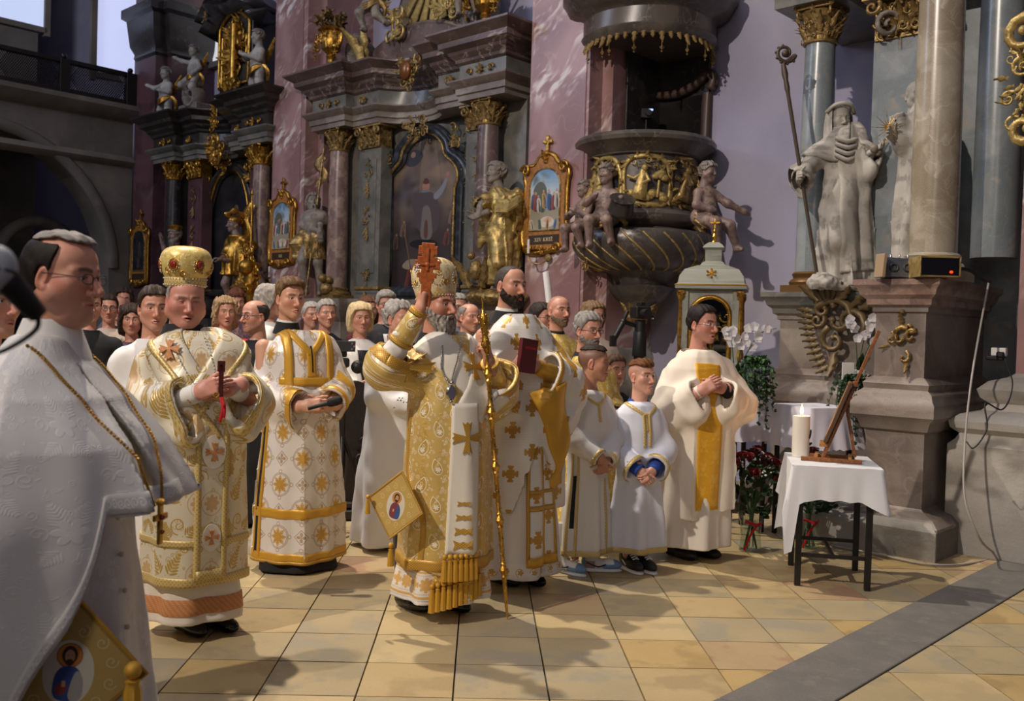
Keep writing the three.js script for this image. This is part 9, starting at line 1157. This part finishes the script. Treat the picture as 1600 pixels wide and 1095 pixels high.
function vaseOf(p,label,n,seed,flowers){
const v=thing('vase',label,'vase',p,0);add(v,'glass',lathe([[0,0.004],[0.075,0.004],[0.08,0.0],[0.083,0.01],[0.07,0.1],[0.075,0.2],[0.1,0.27],[0.097,0.27],[0.072,0.2],[0.067,0.1],[0.078,0.012],[0,0.012]],28),glassV);
const r=rng(seed),st=[];for(let i=0;i<16;i++){const a=r()*6.3;st.push(rod(V(0.045*sin(a),0.02,0.045*cos(a)),V(-0.05*sin(a + 0.5),0.42,-0.05*cos(a + 0.5)),0.004,0.0035,5));}add(v,'stems',st,leafL);add(v,'ribbon',[tube(curve([V(0.075,0.21,0.02),V(0.02,0.2,0.085),V(-0.06,0.22,0.06)],10),()=>[0.012,0.002],5),tube(curve([V(0.02,0.2,0.088),V(-0.03,0.13,0.1),V(-0.07,0.02,0.09)],10),()=>[0.009,0.002],5)],C.red);
const lv=[];for(let i=0;i<150;i++){const a=r()*6.3,h=0.26 + 0.38*r(),q=0.08 + 0.15*sin((h - 0.24)/ 0.4*PI)*r();lv.push(place(oneLeaf(0.07 + 0.03*r(),0.022),q*sin(a),h,q*cos(a),0.5 + r(),a,0));}add(v,'leaves',lv,leafM);
const G=rose(0.05),k='red roses in the floor vases';for(let i=0;i<n;i++){const t=i / n,a=i*2.4,q=0.185*sqrt(t + 0.06),h=0.72 - 0.85*q + 0.04*r()-(i>n*0.7?0.1*r():0);const o=thing('rose',flowers,'rose',p.clone().add(V(q*sin(a),h,q*cos(a))),a,k);o.rotation.set(q*3*cos(a),0,-q*3*sin(a));add(o,'petals',G,i%4?roseM:roseD);add(o,'sepals',[0,2,4].map((b)=>place(oneLeaf(0.03,0.008),0,-0.02,0,0.9,b,0)),leafL);}
const gy=[];for(let c=0;c<9;c++){const a=c*2.4 + 0.8,q=0.2*sqrt((c + 0.5)/ 9),h=0.7 - 0.85*q;for(let i=0;i<12;i++)gy.push(place(new THREE.IcosahedronGeometry(0.006 + 0.003*r(),0),q*sin(a)+(r()- 0.5)*0.08,h +(r()- 0.3)*0.07,q*cos(a)+(r()- 0.5)*0.08));}const g=add(v,'white_filler_blossom',gy,petalW);g.userData.kind='stuff';
}
vaseOf(ground(1172,860),'glass vase with red ribbon holding the rose bouquet on the floor beside the friar',17,701,'dark red rose in the bouquet in the glass vase beside the friar');
vaseOf(ground(1262,856),'second glass vase of flowers standing behind the black table legs',6,702,'dark red rose in the vase behind the black table legs');
// orchids and hanging ivy on draped stools
function orchid(p,label,seed){const g=thing('orchid',label,'orchid',p,0),r=rng(seed),st=[],hd=[];for(let k=0;k<3;k++){const a=k*2 - 1;const c=curve([V(0,0,0),V(0.03*a,0.22,0.02),V(0.1*a*0.6,0.36,0.04),V(0.16*a*0.6,0.36 + 0.02*k,0.08)],10);st.push(tube(c,()=>0.004,5));for(let i=0;i<6;i++){const q=c[4 + i],o=V(q.x +(r()- 0.5)*0.07,q.y +(r()- 0.5)*0.08,q.z + 0.02 +(r()- 0.5)*0.05);for(let j=0;j<5;j++)hd.push(place(grid(3,3,(u,v)=>V((u - 0.5)*0.05*sin(PI*(0.15 + 0.8*v)),v*0.038,0.012*v*v)),o.x,o.y,o.z,0.15,(r()- 0.5)*0.8,j*1.257));}}add(g,'stems',st,leafL);add(g,'blossoms',hd,petalW);add(g,'pot',lathe([[0,-0.12],[0.05,-0.12],[0.065,0.0],[0.055,0.0],[0,-0.01]],16),M.white);add(g,'leaves',[0,1,2,3].map((k)=>place(oneLeaf(0.16,0.03),0,0,0,0.9,k*1.6,0)),leafM);return g;}
function ivy(p,label,seed,w,h){const g=thing('ivy',label,'plant',p,0),r=rng(seed),l=[],st=[];for(let s=0;s<26;s++){const a=r()*6.3,q=w*(0.4 + 0.6*r()),L=h*(0.35 + 0.65*r()),c=curve([V(0,0.02,0),V(q*0.6*sin(a),0.08,q*0.6*cos(a)),V(q*sin(a),-0.1,q*cos(a)),V(q*1.05*sin(a),-L,q*1.05*cos(a))],16);st.push(tube(c,()=>0.0022,4));for(let i=2;i<17;i++)for(let k=0;k<2;k++)l.push(place(oneLeaf(0.034 + 0.014*r(),0.015),c[i].x +(r()- 0.5)*0.03,c[i].y,c[i].z +(r()- 0.5)*0.03,1.2 + r(),r()*6.3,0));}add(g,'stems',st,leafM);const f=add(g,'leaves',l,seed%2?leafM:leafL);f.userData.kind='stuff';}
function drapedStool(p,label,w,h,drop,seed,rot){const g=thing('plant_stand',label,'stand',V(p.x,0,p.z),rot);for(const[x,z]of[[-1,-1],[-1,1],[1,-1],[1,1]])add(g,'leg',box(0.03,h,0.03,x*w*0.42,h / 2,z*w*0.42),M.darkWood);add(g,'top',box(w,0.03,w,0,h,0),M.darkWood);const sc=(a)=>0.012*abs(sin(a*9));add(g,'lace_cover',[grid(6,6,(u,v)=>V((u - 0.5)*w*1.06,h + 0.02,(v - 0.5)*w*1.06)),grid(80,8,(u,v)=>{const a=u*2*PI,k=0.53*w / max(abs(sin(a)),abs(cos(a))),o=k + 0.02*v*(1 + sin(a*11))+ 0.03*v;return V(o*sin(a),h + 0.02 - v*(drop + sc(a*2)),o*cos(a));})],C.lace);return g;}
{const p=at(1272,640,7.3);drapedStool(p,'small stand under white lace cover behind the burning candle',0.44,0.98,0.3,1,0.4);const q=at(1352,596,7.25);ivy(V(q.x - 0.1,1.16,q.z),'green ivy plant on the lace stand behind the easel',711,0.16,0.42);orchid(at(1340,578,7.3),'white orchid above the easel top before the marble plinths',713);const n=at(1325,580,7.2),c=thing('white_card','small white card standing beside the orchid behind the easel','card',n,0.2);add(c,'card',box(0.1,0.13,0.006),M.white);}
{const p=at(1155,640,7.5);drapedStool(V(p.x,0,p.z),'dark stand with narrow lace cover behind the friar arm',0.34,1.02,0.32,2,0.3);ivy(at(1180,575,7.3),'trailing ivy plant with small leaves right of the friar',712,0.14,0.45);orchid(at(1148,592,7.4),'white orchid behind the shoulder of the friar',714);}
{
const p=at(1110,560,8.5),g=thing('reliquary_shrine','domed grey-green and gilt glazed shrine topped by a cross below the pulpit','shrine',V(p.x,0,p.z),-0.3),gm=std({map:blotchTex(128,0.4,0x9a9a8c,0x86877c,0x74756a,720),roughness:0.45}),b=1.24,w=0.44;
add(g,'pedestal',[box(0.62,0.1,0.56,0,0.05,0),box(0.5,1.1,0.44,0,0.62,0,0.01),box(0.6,0.08,0.54,0,1.19,0,0.01)],M.darkWood);add(g,'base_plate',box(w + 0.12,0.05,w + 0.08,0,b + 0.02,0,0.012),gm);
for(const[x,z]of[[-1,1],[1,1],[1,-1],[-1,-1]]){const po=add(g,'corner_post',box(0.07,0.62,0.07,x*w / 2,b + 0.35,z*w / 2,0.008),gm);add(po,'gilt_mount',[place(capital(0.025,0.07),x*(w / 2 + 0.03),b + 0.58,z*(w / 2 + 0.03)),lathe([[0.018,b + 0.06],[0.022,b + 0.1],[0.014,b + 0.14],[0.02,b + 0.35],[0.014,b + 0.56],[0.02,b + 0.58]],8).translate(x*(w / 2 + 0.035),0,z*(w / 2 + 0.035))],M.gold);}
const ar=[];for(let i=0;i<=20;i++){const a=i / 20*PI;ar.push(V(0.165*cos(a),b + 0.44 + 0.16*sin(a),w / 2 + 0.02));}ar.unshift(V(0.165,b + 0.06,w / 2 + 0.02));ar.push(V(-0.165,b + 0.06,w / 2 + 0.02));add(g,'gilt_arch',[tube(ar,()=>[0.02,0.022],6),place(tube(ar,()=>[0.018,0.02],6),0,0,0,0,PI / 2,0)],M.gold);
const sp=new THREE.Shape();sp.moveTo(-w / 2,0.38);sp.lineTo(-w / 2,0.66);sp.lineTo(w / 2,0.66);sp.lineTo(w / 2,0.38);sp.lineTo(0.17,0.4);sp.absarc(0,0.42,0.17,0,PI,false);sp.lineTo(-w / 2,0.38);add(g,'spandrel',[place(new THREE.ExtrudeGeometry(sp,{depth:0.02,bevelEnabled:false}),0,b + 0.02,w / 2 - 0.005)],gm);add(g,'glass_pane',[box(w,0.58,0.006,0,b + 0.33,w / 2 - 0.02,0),box(0.006,0.58,w,w / 2,b + 0.33,0,0)],glassV);add(g,'back',[box(w,0.6,0.02,0,b + 0.34,-w / 2),box(0.02,0.6,w,-w / 2,b + 0.34,0)],M.ink);
add(g,'relic',[lathe([[0.09,b + 0.05],[0.1,b + 0.07],[0.03,b + 0.1],[0.025,b + 0.2],[0.06,b + 0.26],[0.07,b + 0.4],[0.03,b + 0.46],[0,b + 0.5]],14),place(rocaille(0.22,0.3,721,1),0.05,b + 0.36,0.05)],M.gold);
const sq=(r,y)=>[r,y];const roof=add(g,'domed_roof',prof(rect(0.02,0.02),[[0.26,b + 0.66],[0.29,b + 0.67],[0.29,b + 0.7],[0.27,b + 0.72],[0.26,b + 0.78],[0.22,b + 0.84],[0.12,b + 0.88],[0.1,b + 0.88]],true),gm);add(roof,'gilt_edge',prof(rect(0.02,0.02),[[0.285,b + 0.69],[0.297,b + 0.7],[0.285,b + 0.71]],true,false),M.gold);add(roof,'gilt_boss',place(rosette(0.05,6),0,b + 0.8,0.255,-0.5,0,0),M.gold);add(roof,'lantern',[prof(rect(0.02,0.02),[[0.1,b + 0.88],[0.08,b + 0.91],[0.06,b + 0.92],[0.06,b + 1.02],[0.085,b + 1.04],[0.06,b + 1.07],[0.03,b + 1.09]],true)],gm);add(roof,'cross',[lathe([[0.03,b + 1.09],[0.015,b + 1.11],[0.025,b + 1.14],[0.01,b + 1.17],[0.018,b + 1.19],[0.008,b + 1.21],[0,b + 1.21]],10),box(0.018,0.12,0.014,0,b + 1.25,0),box(0.09,0.018,0.014,0,b + 1.265,0)],M.gold);
}
{
const p=at(997,600,7.9),g=thing('camera_stand','black camera with jointed arm on a stand below the pulpit pendant','camera',V(p.x,0,p.z),0.2),y=1.62;add(g,'column',[rod(V(0,0.03,0),V(0,y,0),0.05,0.045,10),rod(V(0,y - 0.3,0),V(0,y - 0.1,0),0.06,0.055,10)],M.black);add(g,'base',lathe([[0,0],[0.25,0],[0.25,0.03],[0.06,0.05],[0,0.05]],20),M.black);add(g,'camera_body',[box(0.13,0.1,0.16,0.0,y + 0.06,0,0.012),place(new THREE.CylinderGeometry(0.035,0.04,0.1,14),0,y + 0.05,0.12,PI / 2,0,0),box(0.04,0.03,0.1,0.0,y + 0.13,0),box(0.03,0.02,0.03,0.08,y + 0.03,0.05)],M.black);add(g,'arm',[rod(V(-0.03,y - 0.05,0),V(-0.16,y - 0.02,0.04),0.018),rod(V(-0.16,y - 0.02,0.04),V(-0.13,y + 0.07,0.05),0.016),rod(V(-0.16,y - 0.02,0.04),V(-0.24,y - 0.16,0.06),0.024),sphere(0.028,-0.16,y - 0.02,0.04),box(0.05,0.09,0.04,-0.25,y - 0.18,0.06)],M.black);add(g,'knob',[sphere(0.014,0.09,y + 0.02,0.05)],M.silver);
}
{
const p=at(538,545,7.0),g=thing('phone_stand','mobile phone on a black gimbal and tripod before the dark pew','tripod',V(p.x,0,p.z),0.15),y=p.y;add(g,'tripod',[rod(V(0,0.5,0),V(0,y - 0.12,0),0.02),...[0,2.1,4.2].map((a)=>rod(V(0,0.7,0),V(0.3*sin(a),0.0,0.3*cos(a)),0.016,0.012))],M.black);add(g,'gimbal',[box(0.08,0.07,0.07,0,y - 0.1,0,0.015),rod(V(-0.02,y - 0.06,0),V(-0.02,y,0),0.018),box(0.04,0.12,0.03,0.0,y,-0.01,0.008),sphere(0.05,0.1,y - 0.13,0,1,1)],M.black);add(g,'phone',box(0.16,0.078,0.009,0,y + 0.02,0.02,0.006),M.darkGrey);add(g,'phone_lenses',[[0.055,0.04],[0.055,0.0],[0.07,0.02]].map(([a,b])=>place(new THREE.CylinderGeometry(0.008,0.008,0.006,10),a,y + b,0.027,PI / 2,0,0)),M.silver);
const q=ground(572,805),w=thing('pew','dark carved wooden pew end with scrolled top and kneeler at the front of the congregation','pew',V(q.x,0,q.z + 0.02),0.25);const sh=new THREE.Shape();sh.moveTo(-0.2,0);sh.lineTo(-0.2,0.1);sh.quadraticCurveTo(-0.12,0.5,-0.2,0.8);sh.quadraticCurveTo(-0.26,1.02,-0.12,1.06);sh.quadraticCurveTo(-0.02,1.06,-0.02,0.94);sh.lineTo(0.28,0.92);sh.lineTo(0.28,0);for(const[x,n]of[[0,'pew_end']])add(w,n,place(new THREE.ExtrudeGeometry(sh,{depth:0.06,bevelSize:0.012,bevelThickness:0.012,bevelSegments:2}),0,0,0),M.darkWood);add(w,'front_panel',[box(0.42,0.8,0.05,0.2,0.45,-0.06),box(0.46,0.06,0.16,0.2,0.92,-0.1,0.015)],M.darkWood);add(w,'carved_panel',[place(rocaille(0.3,0.4,731,1.4),0.05,0.5,0.075),box(0.36,0.5,0.02,0.05,0.48,0.06,0.008)],M.darkWood);add(w,'plinth',[box(0.56,0.08,0.3,0.04,0.04,0.04,0.02),box(0.5,0.05,0.24,0.04,0.11,0.03,0.015)],M.darkWood);add(w,'desk_top',box(0.46,0.03,0.2,0.14,0.965,-0.06,0.01),M.darkWood);
}
{const g=thing('microphone','out of focus grey microphone head on a black boom at the left edge','microphone',at(-6,418,1.25),0.6);add(g,'grille',place(new THREE.SphereGeometry(0.026,18,12),0,0,0,0,0,0,1,1.15,1),std({color:0xb4b8ba,metalness:0.1,roughness:0.6}));add(g,'collar_ring',place(new THREE.TorusGeometry(0.024,0.004,6,20),0,-0.012,0,PI / 2 - 0.4,0,0),M.darkGrey);const b=at(60,492,1.3).sub(at(-6,418,1.25));b.applyAxisAngle(V(0,1,0),-0.6);add(g,'body',tube([V(0.008,-0.01,0),b.clone().multiplyScalar(0.35),b.clone().multiplyScalar(0.75),b],(t)=>lerp(0.02,0.013,t),12),M.black);const e=at(-20,556,1.3).sub(at(-6,418,1.25)).applyAxisAngle(V(0,1,0),-0.6),m=at(58,512,1.3).sub(at(-6,418,1.25)).applyAxisAngle(V(0,1,0),-0.6);add(g,'cable',tube(curve([b,m,e.clone().lerp(m,0.4).add(V(0,-0.006,0)),e],20),()=>0.0035,6),M.black);}
for(const[px,py,t,l]of[[834,395,0.02,'brass candle bracket with white candle under the framed picture on the middle pillar'],[421,430,0.02,'brass candle bracket with white candle under the framed picture on the left pillar']]){const c=onNave(px + 22,py + 8,t + 0.04),g=thing('candle_bracket',l,'bracket',c.p,NAVE);add(g,'arm',[tube(curve([V(0,0,0),V(-0.02,-0.06,0.08),V(-0.12,-0.05,0.14),V(-0.16,0.02,0.14)],14),()=>0.009,6),place(new THREE.SphereGeometry(0.045,12,8),0,0,0,0,0,0,1,1,0.4),lathe([[0.012,0.02],[0.035,0.04],[0.03,0.045],[0.01,0.04]],10).translate(-0.16,0,0.14)],M.goldDull);add(g,'candle',lathe([[0.013,0.04],[0.013,0.19],[0,0.2]],8).translate(-0.16,0,0.14),M.white);}
{const b=at(858,468,8.3),a=at(853,425,8.3),g=thing('processional_candle','tilted thick white candle shaft before the pink pillar','candle',b,0);g.quaternion.setFromUnitVectors(V(0,1,0),a.clone().sub(b).normalize());add(g,'shaft',lathe([[0,-0.9],[0.028,-0.9],[0.03,0.24],[0,0.245]],14),M.white);add(g,'holder',lathe([[0,-1.2],[0.035,-1.2],[0.04,-0.9],[0.028,-0.88]],12),M.brass);const fl=b.y - 1.2;add(g,'pole',rod(V(0,-1.2,0),V(0,-b.y / cos(0.1)+ 0.0,0),0.018),M.brass);}
{
const y=1.957,P=(px,py)=>{const p=at(px,py,7.05),k=(y - EYE)/(p.y - EYE);return ground(px,py,y);},base=(px,d)=>{const p=at(px,430,d);return V(p.x,y,p.z);};
const a=thing('amplifier','black amplifier box with pale metal edges and a red lamp on the right plinth','amplifier',base(1459,6.72),-0.12);add(a,'case',[box(0.27,0.012,0.26,0,0.136,0,0.002),box(0.27,0.01,0.26,0,0.005,0,0.002),box(0.01,0.14,0.26,-0.132,0.07,0,0.002),box(0.01,0.14,0.26,0.132,0.07,0,0.002)],M.goldPale);add(a,'front',box(0.255,0.122,0.2,0,0.07,0.02,0.002),M.blackGloss);add(a,'red_lamp',sphere(0.012,0.075,0.035,0.122,0.8,0.5),std({color:0xff3010,emissive:0xff2a08,emissiveIntensity:2.2}));
const m=thing('mixer','grey tilted mixing desk with two round grilles beside the amplifier','mixer',base(1407,6.85),-0.1);add(m,'case',place(box(0.2,0.15,0.035,0,0.075,0,0.006),0,0,0,-0.3,0,-0.05),std({color:0x4c5058,roughness:0.4,metalness:0.3}));add(m,'grilles',[-0.045,0.05].map((x)=>place(new THREE.TorusGeometry(0.026,0.008,6,18),x,0.075,0.0,-0.3,0,0)),M.darkGrey);add(m,'connectors',[-0.06,0.0,0.06].map((x)=>rod(V(x,0.14,-0.04),V(x,0.17,-0.045),0.008)),M.silver);
const w=thing('wooden_board','upright pale wooden board beside the mixing desk','board',base(1374,6.85),0.1);add(w,'board',place(box(0.025,0.17,0.12,0,0.085,0),0,0,0,0,0,-0.08),std({color:0x9a8468,roughness:0.7}));const k=thing('black_case','small black case behind the mixing desk','case',base(1392,6.98),0);add(k,'case',box(0.13,0.13,0.08,0,0.066,0,0.006),M.black);
const cb=(pts,r,mat,label)=>{const c=curve(pts,50),o=thing('cable',label,'cable',c[0],0);add(o,'cord',tube(c.map((p)=>p.clone().sub(c[0])),()=>r,6),mat);};
const wh=std({color:0xa8a49c,roughness:0.6});cb([at(1545,440,6.9),at(1530,520,6.75),at(1517,600,6.6),at(1508,690,6.55),at(1508,780,6.45),at(1530,840,6.45),ground(1553,868,0.012),ground(1500,882,0.012),ground(1450,882,0.012),ground(1380,868,0.012),ground(1300,852,0.012)],0.008,wh,'pale cable hanging from the plinth and lying along its foot');cb([at(1570,560,6.35),at(1582,600,6.3),at(1565,640,6.2),at(1540,630,6.2),at(1542,670,6.15),at(1520,700,6.15),at(1510,690,6.2)],0.005,M.black,'thin black cable looping down from the wall box');cb([V(...base(1480,6.62).toArray()).add(V(0,0.02,0)),at(1510,420,6.7),at(1535,436,6.75),at(1548,440,6.85)],0.012,M.black,'dark cables trailing off the right end of the plinth');
const s=onNave(1563,556,0.36),bx=thing('wall_box','small white and black connection box on the near pillar','socket',s.p,NAVE);add(bx,'plate',box(0.1,0.06,0.05,0,0.03,0.03,0.006),M.white);add(bx,'plug',[box(0.12,0.035,0.07,-0.02,-0.015,0.04,0.01),box(0.05,0.04,0.06,0.02,0.01,0.06,0.01)],M.black);
}
renderer.render(scene,camera);
